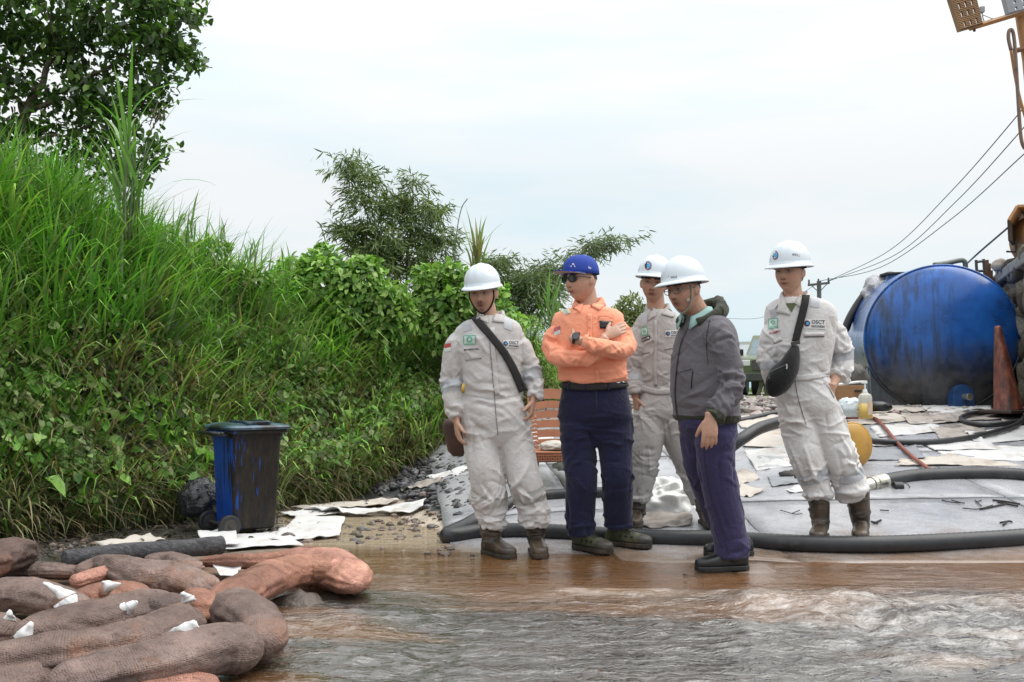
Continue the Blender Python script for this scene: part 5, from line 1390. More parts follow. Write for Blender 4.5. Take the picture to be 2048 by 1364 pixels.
# ---------------- pickup trucks and the distant man
def pickup(label, px, py, d, rz, paint, grp='pickup trucks parked on the road', s=1.0):
    b = P(px, py, d); b.z = float(G(b.x, b.y))
    r = root('pickup_truck', tuple(b), label, 'pickup truck', grp)
    Rm = Matrix.Rotation(rz, 3, 'Z')
    T = lambda x, y, z: b + Rm @ Vector((x * s, y * s, z * s))      # front = -y
    def hull(name, secs, m, par=r, bv=.04):
        V, f = [], []
        for (y, hw, z0, z1, tw) in secs: V += [T(-hw, y, z0), T(hw, y, z0), T(hw * tw, y, z1), T(-hw * tw, y, z1)]
        for i in range(len(secs) - 1):
            for k in range(4): f.append((i * 4 + k, i * 4 + (k + 1) % 4, i * 4 + 4 + (k + 1) % 4, i * 4 + 4 + k))
        f += [(3, 2, 1, 0), tuple(range(len(V) - 4, len(V)))]
        o = obj(name, V, f, m, par, smooth=False); 
        if bv: bev(o, bv)
        return o
    body = hull('body', [(-2.6, .80, .55, .98, .95), (-2.45, .9, .45, 1.06, .95), (-1.2, .93, .42, 1.16, .93), (2.5, .93, .45, 1.14, .97)], paint)
    hull('cab', [(-1.25, .84, 1.10, 1.14, .95), (-.55, .84, 1.10, 1.72, .82), (.9, .84, 1.10, 1.76, .84), (1.15, .84, 1.10, 1.2, .95)], paint)
    gl = mat('vehicle_glass', (.12, .17, .19), .08, .1, spec=.9)
    hull('windscreen', [(-1.235, .76, 1.15, 1.16, .95), (-.60, .70, 1.60, 1.66, .95), (-.57, .70, 1.62, 1.66, .95)], gl, bv=0).location.y -= .02
    mb = MB(); [mb.add([T(sx * .86, -.6, 1.2), T(sx * .86, .8, 1.2), T(sx * .735, .75, 1.62), T(sx * .735, -.35, 1.62)], [(0, 1, 2, 3)]) for sx in (-1, 1)]; o = mb.build('side_window', gl, r); solid(o, .02, 1)
    mb = MB(); mb.add([T(-.5, -2.62, .68), T(.5, -2.62, .68), T(.48, -2.6, .95), T(-.48, -2.6, .95)], [(0, 1, 2, 3)]); o = mb.build('grille', M_darksteel, r); solid(o, .05, 0)
    for sx in (-1, 1):
        mb = MB(); mb.box(T(sx * .68, -2.56, .88), (.28 * s, .12 * s, .16 * s), rz); mb.build('headlight', mat('lamp_glass', (.6, .62, .62), .15, .05), r, bevel=.02)
        mb = MB(); mb.box(T(sx * 1.05, -.75, 1.22), (.22 * s, .1 * s, .2 * s), rz); mb.build('mirror', M_blackpl, r, bevel=.02)
    mb = MB(); mb.box(T(0, -2.66, .5), (1.7 * s, .18 * s, .22 * s), rz); mb.build('bumper', mat('bumper_dark', (.04, .045, .04), .5), r, bevel=.03)
    for sx in (-1, 1):
        for y in (-1.65, 1.6):
            mb = MB(); q0, q1 = T(sx * .72, y, .40), T(sx * .96, y, .40); mb.cyl(q0, q1, .40 * s, .40 * s, 24); w_ = mb.build('wheel', M_black, r, bevel=.03)
            mb = MB(); mb.cyl(T(sx * .9, y, .40), T(sx * .975, y, .40), .23 * s, .23 * s, 16); mb.build('rim', M_darksteel, w_)
    return r
M_pk1 = mat('dark_green_paint', (.06, .075, .06), .25, .2, 3, coat=.4); M_pk2 = mat('pale_green_paint', (.20, .25, .20), .25, .1, 3, coat=.4)
pickup('dark green pickup truck parked facing the workers', 1506, 800, 33, R(-14), M_pk1)
pickup('olive pickup truck half hidden by the bag wearer sleeve', 1560, 806, 29, R(-20), mat('olive_paint', (.10, .12, .055), .3, .2, 3, coat=.4))

# ---------------- cardboard box, white sacks, misc by the tank
M_card = mat('cardboard', (.30, .16, .07), .8, .25, 6, dirt=(.12, .07, .04), dscale=6)
bx = root('cardboard_box', tuple(P(1700, 800, 9.8)), 'battered brown cardboard box beside the tank ribs', 'box')
q = P(1694, 786, 9.8); mb = MB(); mb.box(q, (.30, .22, .15), .15); mb.build('box_body', M_card, bx, bevel=.006)
mb = MB(); mb.box(q + Vector((.07, -.115, .02)), (.07, .01, .02), .15); mb.build('hand_hole', M_blackpl, bx)
mb = MB(); mb.box(q + Vector((0, .0, .095)), (.33, .2, .015), .15, M=Matrix.Rotation(.15, 3, 'Z') @ Matrix.Rotation(-.12, 3, 'Y')); mb.build('box_flap', M_cl[0], bx, bevel=.003)
q = P(1708, 820, 9.0); lump('plastic_bag', 'thin pale plastic bag with grey print beside the soap bottle', 'plastic bag', (q.x - .03, q.y, q.z + .01), (.13, .08, .10), mat('pale_bag', (.55, .60, .62), .35, .08, 6, .5, 14, .03, dirt=(.08, .10, .12), dscale=14, dlo=.6, dhi=.66), 12, 4, .3, 2.4)
q = P(1692, 752, 11.2); lump('plastic_bag', 'dark grey sack behind the sleeve of the bag wearer by the tank', 'sack', (q.x + .02, q.y, q.z - .02), (.2, .2, .20), mat('grey_sack', (.12, .11, .10), .6, .4, 5, .6, 18, .03), 14, 4, .3, 2.2)
q = PG(1332, 1035); lump('white_sack', 'crumpled white sack lying on the slab behind the hooded man', 'sack', (q.x + .02, q.y + .18, q.z + .10), (.24, .17, .16), M_whitebag, 15, 5, .55, 1.5)
sheet([(1222, 1046), (1380, 1040), (1385, 1062), (1300, 1066)], SO, 'stained brown scrap under the white sack', seed=61, amp=.03)
q = PG(1760, 822); lump('black_boot', 'black rubber lump left at the base of the tank ribs', 'rubber foot', (P(1757, 812, 9.9).x, 9.9, P(1757, 818, 9.9).z + .02), (.13, .10, .06), M_blackpl, 16, 3, .2, 2)
q = PG(1130, 990); lump('plastic_bag', 'dark olive sack lying under the chair seat', 'sack', (P(1150, 960, 8.4).x, 8.4, P(1150, 955, 8.4).z), (.26, .18, .15), mat('olive_sack', (.05, .052, .035), .45, .4, 5, .6, 18, .03), 17, 4, .3, 2.4)
q = PG(1583, 960); lump('rag', 'dirty knotted rag on the slab left of the bag wearer', 'rag', (q.x, q.y, q.z + .035), (.09, .05, .04), mat('dirty_rag', (.06, .05, .045), .7, .5), 18, 3, .5, 2.6)
# twigs
M_twig = mat('twig', (.03, .025, .022), .8, .4)
def twig(label, segs, r=.005):
    mb = MB()
    for a in segs: mb.tube(catmull([PG(*q, .03) for q in a], 4), r, 5)
    o = mb.build('twig', M_twig, smooth=True); tag(o, label, 'twig')
twig('thick dark twig cluster on the slab at the right', [((1985, 1000), (2010, 1003), (2040, 1008)), ((1995, 1004), (2036, 1012)), ((1960, 1018), (1990, 1012), (2010, 1008))], .007)
twig('thin branching twig left of the dark twig cluster', [((1925, 1016), (1955, 1018), (1985, 1010)), ((1950, 1000), (1963, 1012)), ((1963, 1000), (1952, 1004))], .004)
twig('short splinter pair on the slab below the thick hose', [((1884, 1000), (1900, 1004), (1930, 1006)), ((1903, 1000), (1925, 1006))], .004)
twig('single small twig lying right of the last boots', [((1760, 1020), (1778, 1021))], .004)
twig('small forked twig on the slab near the right edge', [((2000, 1045), (2018, 1042), (2024, 1044)), ((2006, 1050), (2014, 1044))], .006)
twig('thin twig on the cracked slab behind the purple trousers', [((1560, 1020), (1590, 1028), (1605, 1027)), ((1585, 1026), (1600, 1020))], .003)
twig('bent twig lying in the shallow water by the black shoe', [((1366, 1150), (1385, 1153), (1406, 1150))], .008)
twig('little twig beside the boot of the bag wearer', [((1742, 1043), (1756, 1046)), ((1748, 1046), (1762, 1040))], .007)

# ---------------- plastic chair
CD = 7.65
M_ch = mat('brown_plastic', (.33, .13, .065), .45, .15, 6); M_chd = mat('dark_brown_plastic', (.16, .06, .03), .4, .2, 6)
sg = P(1120, 903, CD); zs = sg.z; zg = float(G(P(1100, 900, CD).x, CD)) + .02
ch = root('plastic_chair', (sg.x, CD + .2, zg), 'brown moulded plastic chair behind the orange shirted man', 'chair')
cx = sg.x + .02; yw = R(8)
Cm = Matrix.Rotation(yw, 3, 'Z'); c_ = lambda x, y, z: Vector((cx, CD, 0)) + Cm @ Vector((x, y, 0)) + Vector((0, 0, z))
hwc = .235; y0, y1 = 0.0, .44
mb = MB(); mb.add([c_(-hwc, y0, zs), c_(hwc, y0, zs), c_(hwc, y1, zs), c_(-hwc, y1, zs), c_(-hwc, y0, zs - .02), c_(hwc, y0, zs - .02), c_(hwc, y1, zs - .02), c_(-hwc, y1, zs - .02)], [(0, 1, 2, 3), (7, 6, 5, 4), (0, 4, 5, 1), (1, 5, 6, 2), (2, 6, 7, 3), (3, 7, 4, 0)])
mb.build('seat', M_ch, ch, bevel=.008)
mb = MB()       # woven apron under the front edge
for i in range(24):
    x = -hwc + (i + .5) * 2 * hwc / 24
    for j in range(3):
        mb.box(c_(x, y0 - .004, zs - .02 - .018 * (j + .5)), (.017, .01, .014), M=Cm @ Matrix.Rotation(.6 if (i + j) % 2 else -.6, 3, 'Y'))
mb.box(c_(0, y0 + .006, zs - .045), (2 * hwc, .012, .07), yw, 1); tag(mb.build('apron', [M_ch, M_chd], ch), kind=None)
for (x, y, lean) in ((-hwc + .03, y0 + .03, 0), (hwc - .03, y0 + .03, 0), (-hwc + .03, y1 - .02, .06), (hwc - .03, y1 - .02, .06)):
    mb = MB(); a, b = c_(x, y, zs - .03), c_(x * 1.06, y + lean, zg)
    V = []
    for q, w in ((a, .032), (b, .02)): V += [q + Vector((sx * w, sy * w, 0)) for sx, sy in ((-1, -1), (1, -1), (1, 1), (-1, 1))]
    mb.add(V, [(0, 1, 5, 4), (1, 2, 6, 5), (2, 3, 7, 6), (3, 0, 4, 7), (3, 2, 1, 0), (4, 5, 6, 7)]); mb.build('leg', M_chd, ch, bevel=.005)
hb_ = 125 / F * CD
def bk(x, t): return c_(x * .86 * (1 - .14 * (1 - t)), y1 - .02 + .10 * t + .03 * (x / hwc) ** 2 * -1, zs + hb_ * t - .04 * (abs(x) / hwc) ** 2 * t)
for sx in (-1, 1):
    mb = MB()
    for j in range(14):
        t0, t1 = j / 14, (j + 1) / 14
        for k in range(3):
            x0 = sx * (hwc - .075 * k / 3); x1 = sx * (hwc - .075 * (k + 1) / 3)
            q = [bk(x0, t0 + .01), bk(x1, t0 + .01), bk(x1, t1 - .01), bk(x0, t1 - .01)]; ce = sum(q, Vector()) / 4 + Vector((0, -.006 if (j + k) % 2 else 0, 0))
            mb.add(q + [ce], [(0, 1, 4), (1, 2, 4), (2, 3, 4), (3, 0, 4)])
    o = mb.build('back_frame', M_ch, ch); solid(o, .02, 0)
for j in range(6):
    t0, t1 = .03 + j * .16, .03 + j * .16 + .125
    if j == 5: t1 = 1.0
    mb = MB(); xs = np.linspace(-.16, .16, 7)
    V = [bk(x, t0) for x in xs] + [bk(x, t1) for x in xs]; mb.add(V, [(i, i + 1, i + 8, i + 7) for i in range(6)])
    o = mb.build('slat', M_ch, ch, smooth=False); solid(o, .008, 0)
q = c_(-.03, .14, zs + .03); lump('folded_cloth', 'off white folded cloth lying on the chair seat', 'cloth', tuple(q), (.13, .11, .045), M_cl[1], 19, 4, .25, 2)
# ================================================================== PEOPLE
def fabric(name, c, r=.85, weave=420, wr=.15, dirt=None, dlo=.55, dhi=.8, ds=4, var=.06):
    t = NT(name)
    n = t.noise(5, 5, .6)
    col = t.ramp(n, [(.3, tuple(x * (1 - var) for x in c)), (.7, tuple(min(1, x * (1 + var)) for x in c))])
    if dirt: col = t.mix(t.ramp(t.noise(ds, 6, .65), [(dlo, 0.0), (dhi, .75)]), col, dirt)
    t.base(col).rough(r).set(Specular_IOR_Level=.2, Sheen_Weight=.15)
    t.bump(t.noise(17, 3, .5, dist=1.6), .5, .014); t.bump(t.noise(weave, 2), wr, .0015)
    return t.m
M_cov = fabric('coverall_cloth', (.55, .525, .515), dirt=(.33, .28, .235), dlo=.50, dhi=.78)
M_cov2 = fabric('coverall_cloth_grey', (.45, .425, .41), dirt=(.28, .25, .22))
M_cov3 = fabric('coverall_cloth_pale', (.62, .60, .59), dirt=(.38, .33, .28), dlo=.52, dhi=.80)
M_tape = mat('reflective_tape', (.40, .41, .43), .45, .08, 20, .1, 200)
M_orange = fabric('orange_shirt_cloth', (.88, .35, .215), var=.05)
M_navy = fabric('navy_trouser_cloth', (.013, .014, .042), dirt=(.024, .024, .05), dlo=.5)
M_purp = fabric('purple_trouser_cloth', (.036, .030, .080), dirt=(.022, .02, .055), dlo=.5)
M_jack = fabric('grey_jacket_cloth', (.120, .108, .122), r=.8, weave=260, wr=.5, var=.18)
M_hood = fabric('dark_green_hood', (.035, .038, .024))
M_boot = mat('muddy_rubber_boot', (.050, .036, .026), .38, .4, 9, .4, 30, .008, dirt=(.13, .085, .05), dscale=9, dlo=.5, dhi=.78)
M_boot2 = mat('muddy_boot_grey', (.09, .075, .06), .5, .4, 9, .4, 30, .008, dirt=(.05, .035, .025), dscale=9)
M_sole = mat('boot_sole', (.030, .022, .016), .6, .3, 14, .4, 40, .006, dirt=(.10, .06, .035), dscale=8)
M_hike = mat('green_hiking_boot', (.055, .060, .030), .7, .35, 12, .5, 45, .006, dirt=(.13, .12, .07), dscale=12)
M_shoe = mat('black_leather_shoe', (.014, .014, .015), .33, .3, 8, .2, 30)
M_hat = mat('helmet_white', (.62, .67, .72), .25, .02, 3, spec=.5)
M_strap = mat('black_webbing', (.018, .016, .016), .8, .2, 20, .6, 240, .002)
M_bagc = fabric('black_bag_cloth', (.012, .012, .013), r=.75, weave=300)
t = NT('skin'); t.base(t.mix(1.0, t.attr(), t.ramp(t.noise(60, 3), [(.3, .93), (.7, 1.07)]), 'MULTIPLY')).rough(.48).set(Specular_IOR_Level=.4, Subsurface_Weight=.08, Subsurface_Scale=.01)
t.b.inputs['Subsurface Radius'].default_value = (1, .35, .2); t.bump(t.noise(220, 3), .12, .002)
M_skin = t.m
M_hair = mat('black_hair', (.012, .010, .009), .55, .3, 30, .6, 200, .003)
M_eyew = mat('eye_white', (.55, .52, .49), .2, .05); M_iris = mat('iris', (.012, .008, .006), .15, .1)
M_ink = mat('dark_ink', (.02, .018, .03), .7, .1); M_redink = mat('red_ink', (.42, .05, .05), .7, .1); M_grn = mat('green_patch', (.10, .42, .28), .7, .1)
M_pale = mat('patch_backing', (.60, .64, .61), .7, .04); M_pocket = mat('pocket_slit', (.10, .09, .09), .9, .1)
M_yelst = mat('lime_trim', (.62, .66, .40), .6, .1); M_blue = mat('royal_blue_cloth', (.012, .045, .30), .8, .1, 8, .3, 300, .002)

def tube4(D, pts, n=22, k=6, rs=1.0):
    """limb: (px,py,dd,r_px) -> loft with rounded ends, returns v,f,path"""
    w = []
    for (px, py, dd, r) in pts:
        q = P(px, py, D + dd); w.append((q.x, q.y, q.z, r * rs / F * (D + dd)))
    pp = catmull([np.array(q) for q in w], k)
    # rounded ends
    a, b = pp[0].copy(), pp[-1].copy()
    ta = pp[0, :3] - pp[1, :3]; ta /= np.linalg.norm(ta); tb = pp[-1, :3] - pp[-2, :3]; tb /= np.linalg.norm(tb)
    e0 = np.r_[a[:3] + ta * a[3] * .45, a[3] * .72][None]; e1 = np.r_[b[:3] + tb * b[3] * .10, b[3] * .8][None]
    pp = np.concatenate([e0, pp, e1])
    v, f = tube(pp[:, :3], pp[:, 3], n)
    return v, f, pp
def ring_loft(D, secs, yaw, dd=0.0, n=36, ex=.86, amax=.26):
    c, s = math.cos(yaw), math.sin(yaw); v = []; data = []
    for sec in secs:
        l, r, py, b = sec[:4]; q = P((l + r) / 2, py, D + dd + (sec[4] if len(sec) > 4 else 0)); w = (r - l) / 2 / F * D
        a = min(amax, math.sqrt(max((w * w - (b * s) ** 2), (.35 * w) ** 2)) / abs(c))
        data.append((q.x, q.y, q.z, a, b))
    data = catmull([np.array(q) for q in data], 4)
    L = np.array([c, -s, 0]); Fd = np.array([-s, -c, 0])
    for q in data:
        for i in range(n):
            th = 2 * math.pi * i / n; ct, st_ = math.cos(th), math.sin(th)
            v.append(q[:3] + L * q[3] * math.copysign(abs(ct) ** ex, ct) + Fd * q[4] * math.copysign(abs(st_) ** ex, st_))
    m = len(data)
    f = [(i * n + j, i * n + (j + 1) % n, (i + 1) * n + (j + 1) % n, (i + 1) * n + j) for i in range(m - 1) for j in range(n)]
    f += [tuple(range(n - 1, -1, -1)), tuple(range((m - 1) * n, m * n))]
    return v, f, (data, L, Fd)
def merge(*vf):
    V, Fc = [], []
    for v, f in vf:
        b = len(V); V += [tuple(map(float, q)) for q in v]; Fc += [tuple(int(i) + b for i in q) for q in f]
    return V, Fc
# ---- folds
def limb_S(pp):
    T = np.gradient(pp[:, :3], axis=0); T /= np.linalg.norm(T, axis=1, keepdims=True)
    def S(t, th):
        x = np.clip(t, 0, 1) * (len(pp) - 1); i = min(int(x), len(pp) - 2); fr_ = x - i
        c = pp[i] * (1 - fr_) + pp[i + 1] * fr_; tg = T[i]
        u = np.array([1., 0, 0]); u = u - tg * (u @ tg); u /= max(np.linalg.norm(u), 1e-6); w = np.cross(tg, u)
        if w[1] > 0: w = -w
        return c[:3] + c[3] * (math.cos(th) * u + math.sin(th) * w)
    return S
def torso_S(data, L, Fd):
    def S(t, th):
        x = np.clip(t, 0, 1) * (len(data) - 1); i = min(int(x), len(data) - 2); fr_ = x - i
        c = data[i] * (1 - fr_) + data[i + 1] * fr_
        return c[:3] + L * c[3] * math.cos(th) + Fd * c[4] * math.sin(th)
    return S
def mk_folds(S, n, rg, foci, amp, width, tsd=.08, span=(.6, 1.8), slope=.05, front=True, axial=0.0):
    out = []
    for _ in range(n):
        t0 = rg.choice(foci) + rg.normal(0, tsd) if len(foci) else rg.uniform(0, 1)
        th0 = rg.uniform(-.3, 3.4) if front else rg.uniform(0, 6.28)
        sp_ = rg.uniform(*span); sl = rg.normal(0, slope)
        if rg.uniform() < axial: sp_ *= .25; sl = rg.choice([-1, 1]) * rg.uniform(.12, .3)
        k = 5; pts = []
        for j in range(k):
            u = j / (k - 1); pts.append(S(t0 + sl * (u - .5) + .012 * math.sin(u * 6), th0 + sp_ * (u - .5)))
        out.append((np.array(pts), rg.uniform(.5, 1.1) * amp * (1 if rg.uniform() < .62 else -.9), width * rg.uniform(.7, 1.4)))
    return out
def apply_folds(V, N, folds):
    disp = np.zeros(len(V))
    for pts, amp, w in folds:
        mn, mx = pts.min(0) - w * 2.6, pts.max(0) + w * 2.6
        m = np.where(((V > mn) & (V < mx)).all(1))[0]
        if not len(m): continue
        q = V[m]; best = np.full(len(m), 1e9); tt = np.zeros(len(m)); k = len(pts) - 1
        for j in range(k):
            a, b = pts[j], pts[j + 1]; d = b - a; t_ = np.clip(((q - a) @ d) / max(d @ d, 1e-9), 0, 1)
            ds = np.linalg.norm(q - (a + t_[:, None] * d), axis=1); c = ds < best
            best = np.where(c, ds, best); tt = np.where(c, (j + t_) / k, tt)
        w = w * .78
        disp[m] += amp * np.exp(-(best / w) ** 1.5) * np.sin(np.pi * np.clip(tt * .9 + .05, 0, 1))
    disp = np.clip(disp * 1.35, -.018, .022)
    return V + N * disp[:, None]
def garment(name, parts, folds, m, parent, voxel=.0066, lowamp=.004, seed=0, smooth=3, col=None):
    v, f = merge(*parts)
    V, Fc, N = remesh(v, f, voxel, smooth)
    V = apply_folds(V, N, folds)
    V = V + N * (lowamp * fbm(V[:, 0] * 9 + seed, V[:, 1] * 9, V[:, 2] * 6, 3, seed))[:, None]
    o = obj(name, V, Fc, m, parent, smooth=True)
    return o, V, Fc, N, bvh_of(V, Fc)
def sub_part(name, V, Fc, N, mask, m, parent, off=.002):
    Fa = np.asarray(Fc); fm = mask[Fa].all(1); Fs = Fa[fm]
    if len(Fs) < 4: return None
    ids, inv = np.unique(Fs, return_inverse=True)
    return obj(name, V[ids] + N[ids] * off, inv.reshape(Fs.shape), m, parent, smooth=True)
def band_mask(V, A, B, r):
    A, B = np.array(A), np.array(B); d = B - A; t_ = ((V - A) @ d) / (d @ d)
    ds = np.linalg.norm(V - (A + t_[:, None] * d), axis=1)
    return (t_ > 0) & (t_ < 1) & (ds < r)
# ---- things laid on cloth: outline given as it is seen from the front, thrown on to the surface
def decal(name, bvh, poly, m, parent, off=.0025, thick=0.0, dflt=None):
    V, f, ok = [], [], True
    hs = [hit(bvh, px, py, off) for (px, py) in poly['v']]
    ds = [h.y for h in hs if h is not None]
    if len(ds) < .35 * len(hs): return None
    for k, (px, py) in enumerate(poly['v']):
        h = hs[k]
        if h is None:
            j = min((abs(i - k), i) for i in range(len(hs)) if hs[i] is not None)[1]
            q = bvh.find_nearest(P(px, py, hs[j].y)); h = q[0] + q[1] * off
        V.append(h)
    o = obj(name, V, poly['f'], m, parent, smooth=True, mi=poly.get('m'))
    if thick: solid(o, thick, 1)
    return o
def quadgrid(c4, nx_=6, ny_=5):
    a, b, c_, d_ = [np.array(q, float) for q in c4]; v = []
    for j in range(ny_ + 1):
        for i in range(nx_ + 1):
            u, w = i / nx_, j / ny_; v.append(tuple((a * (1 - u) + b * u) * (1 - w) + (d_ * (1 - u) + c_ * u) * w))
    return {'v': v, 'f': [(j * (nx_ + 1) + i, j * (nx_ + 1) + i + 1, (j + 1) * (nx_ + 1) + i + 1, (j + 1) * (nx_ + 1) + i) for j in range(ny_) for i in range(nx_)]}
def ribbon(path, w, k=5, m=4):
    pp = catmull([np.array(q, float) for q in path], k); T = np.gradient(pp, axis=0); T /= np.linalg.norm(T, axis=1, keepdims=True)
    Nn = np.stack([-T[:, 1], T[:, 0]], -1); v = []
    for i in range(len(pp)):
        for j in range(m + 1): v.append(tuple(pp[i] + Nn[i] * w * (j / m - .5)))
    return {'v': v, 'f': [(i * (m + 1) + j, i * (m + 1) + j + 1, (i + 1) * (m + 1) + j + 1, (i + 1) * (m + 1) + j) for i in range(len(pp) - 1) for j in range(m)]}
def disc(cx, cy, r0, r1, n=20, sx=1.0, mi=0, a0=0, a1=2 * math.pi):
    v, f = [], []
    for i in range(n + 1):
        a = a0 + (a1 - a0) * i / n
        v += [(cx + math.cos(a) * r0 * sx, cy + math.sin(a) * r0), (cx + math.cos(a) * r1 * sx, cy + math.sin(a) * r1)]
    return {'v': v, 'f': [(2 * i, 2 * i + 1, 2 * i + 3, 2 * i + 2) for i in range(n)]}
def wings(parent, bv, m, quads, off=.010):
    for q in quads:
        o = decal('collar_wing', bv, quadgrid(q, 5, 5), m, parent, off, .004)
TXT = {}
def text2d(s, bold=.0):
    k = (s, bold)
    if k in TXT: return TXT[k]
    cu = bpy.data.curves.new('t', 'FONT'); cu.body = s; cu.size = 1; cu.resolution_u = 2; cu.offset = bold
    o = bpy.data.objects.new('t', cu); COL.objects.link(o); dg = bpy.context.evaluated_depsgraph_get(); dg.update()
    me = o.evaluated_get(dg).to_mesh(); v = [(q.co.x, q.co.y) for q in me.vertices]; f = [tuple(p.vertices) for p in me.polygons]
    o.evaluated_get(dg).to_mesh_clear(); bpy.data.objects.remove(o); bpy.data.curves.remove(cu)
    TXT[k] = (v, f); return TXT[k]
def text_poly(s, x, y, w, h, ang=0, bold=.02, skew=0):
    """text filling w x h px, left bottom at x,y"""
    v, f = text2d(s, bold); xs = [q[0] for q in v]; ys = [q[1] for q in v]; x0, x1, y0, y1 = min(xs), max(xs), min(ys), max(ys)
    c, s_ = math.cos(R(ang)), math.sin(R(ang)); out = []
    for a, b in v:
        u = (a - x0) / (x1 - x0) * w; q = (b - y0) / (y1 - y0) * h
        out.append((x + u * c + q * s_, y - q * c + u * s_))
    return {'v': out, 'f': f}

# ---- head
def head_mesh(C_, Rr, Fw, Up, sx=1.0, sy=1.0, sz=1.0, jaw=1.0):
    nu, nv_ = 56, 40; v, f = [], []
    g = lambda d, s: math.exp(-(d / s) ** 2)
    for j in range(nv_ + 1):
        ph = math.pi * j / nv_
        for i in range(nu):
            th = 2 * math.pi * i / nu
            x, y, z = math.sin(ph) * math.sin(th), math.sin(ph) * math.cos(th), math.cos(ph)
            X, Y, Z = x * .077 * sx, y * .096 * sy, z * .117 * sz
            if z < 0:
                X *= 1 - .30 * jaw * (-z) ** 1.7
                if y < 0: Y *= 1 - .50 * (-z) ** 1.1
                else: Y *= 1 - .03 * (-z)
            if y > 0:
                fr_ = min(1, y * 1.6)
                Y -= .010 * fr_ * (1 - abs(x)) * g(Z - .015, .07) * .5
                Y += fr_ * (.027 * g(X, .0115) * (g(Z + .022, .014) + .55 * g(Z + .002, .016)))          # nose
                Y += fr_ * .009 * (g(X - .014, .009) + g(X + .014, .009)) * g(Z + .029, .009)      # nostrils
                Y -= fr_ * .011 * (g(X - .033, .017) + g(X + .033, .017)) * g(Z - .010, .012)     # sockets
                Y += fr_ * .005 * g(Z - .033, .010) * g(X, .05)                                     # brow
                Y += fr_ * .008 * g(X, .023) * g(Z + .055, .006)                                      # upper lip
                Y += fr_ * .008 * g(X, .020) * g(Z + .069, .007)
                Y -= fr_ * .005 * g(X, .026) * g(Z + .0615, .0028)
                Y -= fr_ * .004 * g(X, .02) * g(Z + .083, .008)
                Y += fr_ * .010 * g(X, .024) * g(Z + .102, .014)                                      # chin
                Y += fr_ * .004 * (g(X - .045, .02) + g(X + .045, .02)) * g(Z + .022, .022)
            v.append(C_ + Rr * X + Fw * Y + Up * Z)
    f = [(j * nu + i, j * nu + (i + 1) % nu, (j + 1) * nu + (i + 1) % nu, (j + 1) * nu + i) for j in range(nv_) for i in range(nu)]
    parts = [(v, f)]
    for s in (-1, 1):      # ears
        e = C_ + Rr * (s * .078 * sx) - Fw * .006 + Up * -.004
        bm = bmesh.new(); bmesh.ops.create_uvsphere(bm, u_segments=14, v_segments=10, radius=1)
        vv = [e + Rr * (q.co.x * .010 + s * .010 * max(0, -q.co.y + .2)) + Fw * (q.co.y * .017) + Up * (q.co.z * .031 + q.co.y * -.004) for q in bm.verts]
        ff = [tuple(q.index for q in fa.verts) for fa in bm.faces]; bm.free(); parts.append((vv, ff))
    return parts
def hand_parts(W, Dr, Nn, T, sc=1.0, curl=(.35, .4, .3), spread=.06, thumb=(.7, .25), fl=1.0):
    """wrist point, finger direction, palm normal (fingers curl to it), thumb side"""
    Dr = Vector(Dr).normalized(); Nn = Vector(Nn); Nn = (Nn - Dr * Nn.dot(Dr)).normalized(); T = Vector(T); T = (T - Dr * T.dot(Dr) - Nn * T.dot(Nn)).normalized()
    W = Vector(W); parts = []
    v, n = [], 16; secs = [(-.03, .026, .019), (.0, .027, .018), (.025, .036, .017), (.055, .042, .016), (.082, .041, .013), (.094, .036, .009)]
    for (s, a, b) in secs:
        for i in range(n):
            th = 2 * math.pi * i / n; v.append(W + Dr * s * sc + T * a * sc * math.cos(th) + Nn * b * sc * math.sin(th))
    f = [(i * n + j, i * n + (j + 1) % n, (i + 1) * n + (j + 1) % n, (i + 1) * n + j) for i in range(len(secs) - 1) for j in range(n)] + [tuple(range(n - 1, -1, -1)), tuple(range((len(secs) - 1) * n, len(secs) * n))]
    parts.append((v, f))
    for k, (off, L, r) in enumerate(((.031, .074, .0092), (.0105, .083, .0095), (-.0105, .077, .0090), (-.030, .060, .0080))):
        p = W + Dr * .084 * sc + T * off * sc; d = (Dr + T * (off * spread / .03)).normalized(); pts = [p - d * .02 * sc, p]; rad = [r * 1.05, r * 1.08]; ang = 0
        for q, (fr_, cu) in enumerate(zip((.46, .30, .24), curl)):
            ang += cu * (1 + .12 * k); dd = d * math.cos(ang) + Nn * math.sin(ang); p = p + dd * L * fr_ * sc * fl; pts.append(p); rad.append(r * (1.0, .92, .72)[q])
        pp = catmull([np.r_[np.array(a), b * sc] for a, b in zip(pts, rad)], 4); vv, ff = tube(pp[:, :3], pp[:, 3], 10); parts.append((vv, ff))
    p = W + Dr * .022 * sc + T * .026 * sc; d = (Dr * .75 + T * thumb[0] + Nn * thumb[1]).normalized(); pts = [p, p + d * .035 * sc]; d2 = (d + Dr * .35 + Nn * .15).normalized(); pts += [pts[-1] + d2 * .030 * sc, pts[-1] + d2 * .030 * sc + (d2 + Nn * .25).normalized() * .024 * sc]
    pp = catmull([np.r_[np.array(a), b * sc] for a, b in zip(pts, (.013, .0125, .0105, .008))], 4); vv, ff = tube(pp[:, :3], pp[:, 3], 10); parts.append((vv, ff))
    return parts
def frame_head(yaw, pitch, roll):
    Fw = Vector((-math.sin(yaw), -math.cos(yaw), 0)); Rr = Vector((-math.cos(yaw), math.sin(yaw), 0)); Up = Vector((0, 0, 1))
    M = Matrix.Rotation(pitch, 3, Rr)
    Fw2 = M @ Fw; Up2 = M @ Up
    if Fw2.z > 0 and pitch != 0: M = Matrix.Rotation(-pitch, 3, Rr); Fw2 = M @ Fw; Up2 = M @ Up
    M2 = Matrix.Rotation(roll, 3, Fw2); return M2 @ Rr, Fw2, M2 @ Up2
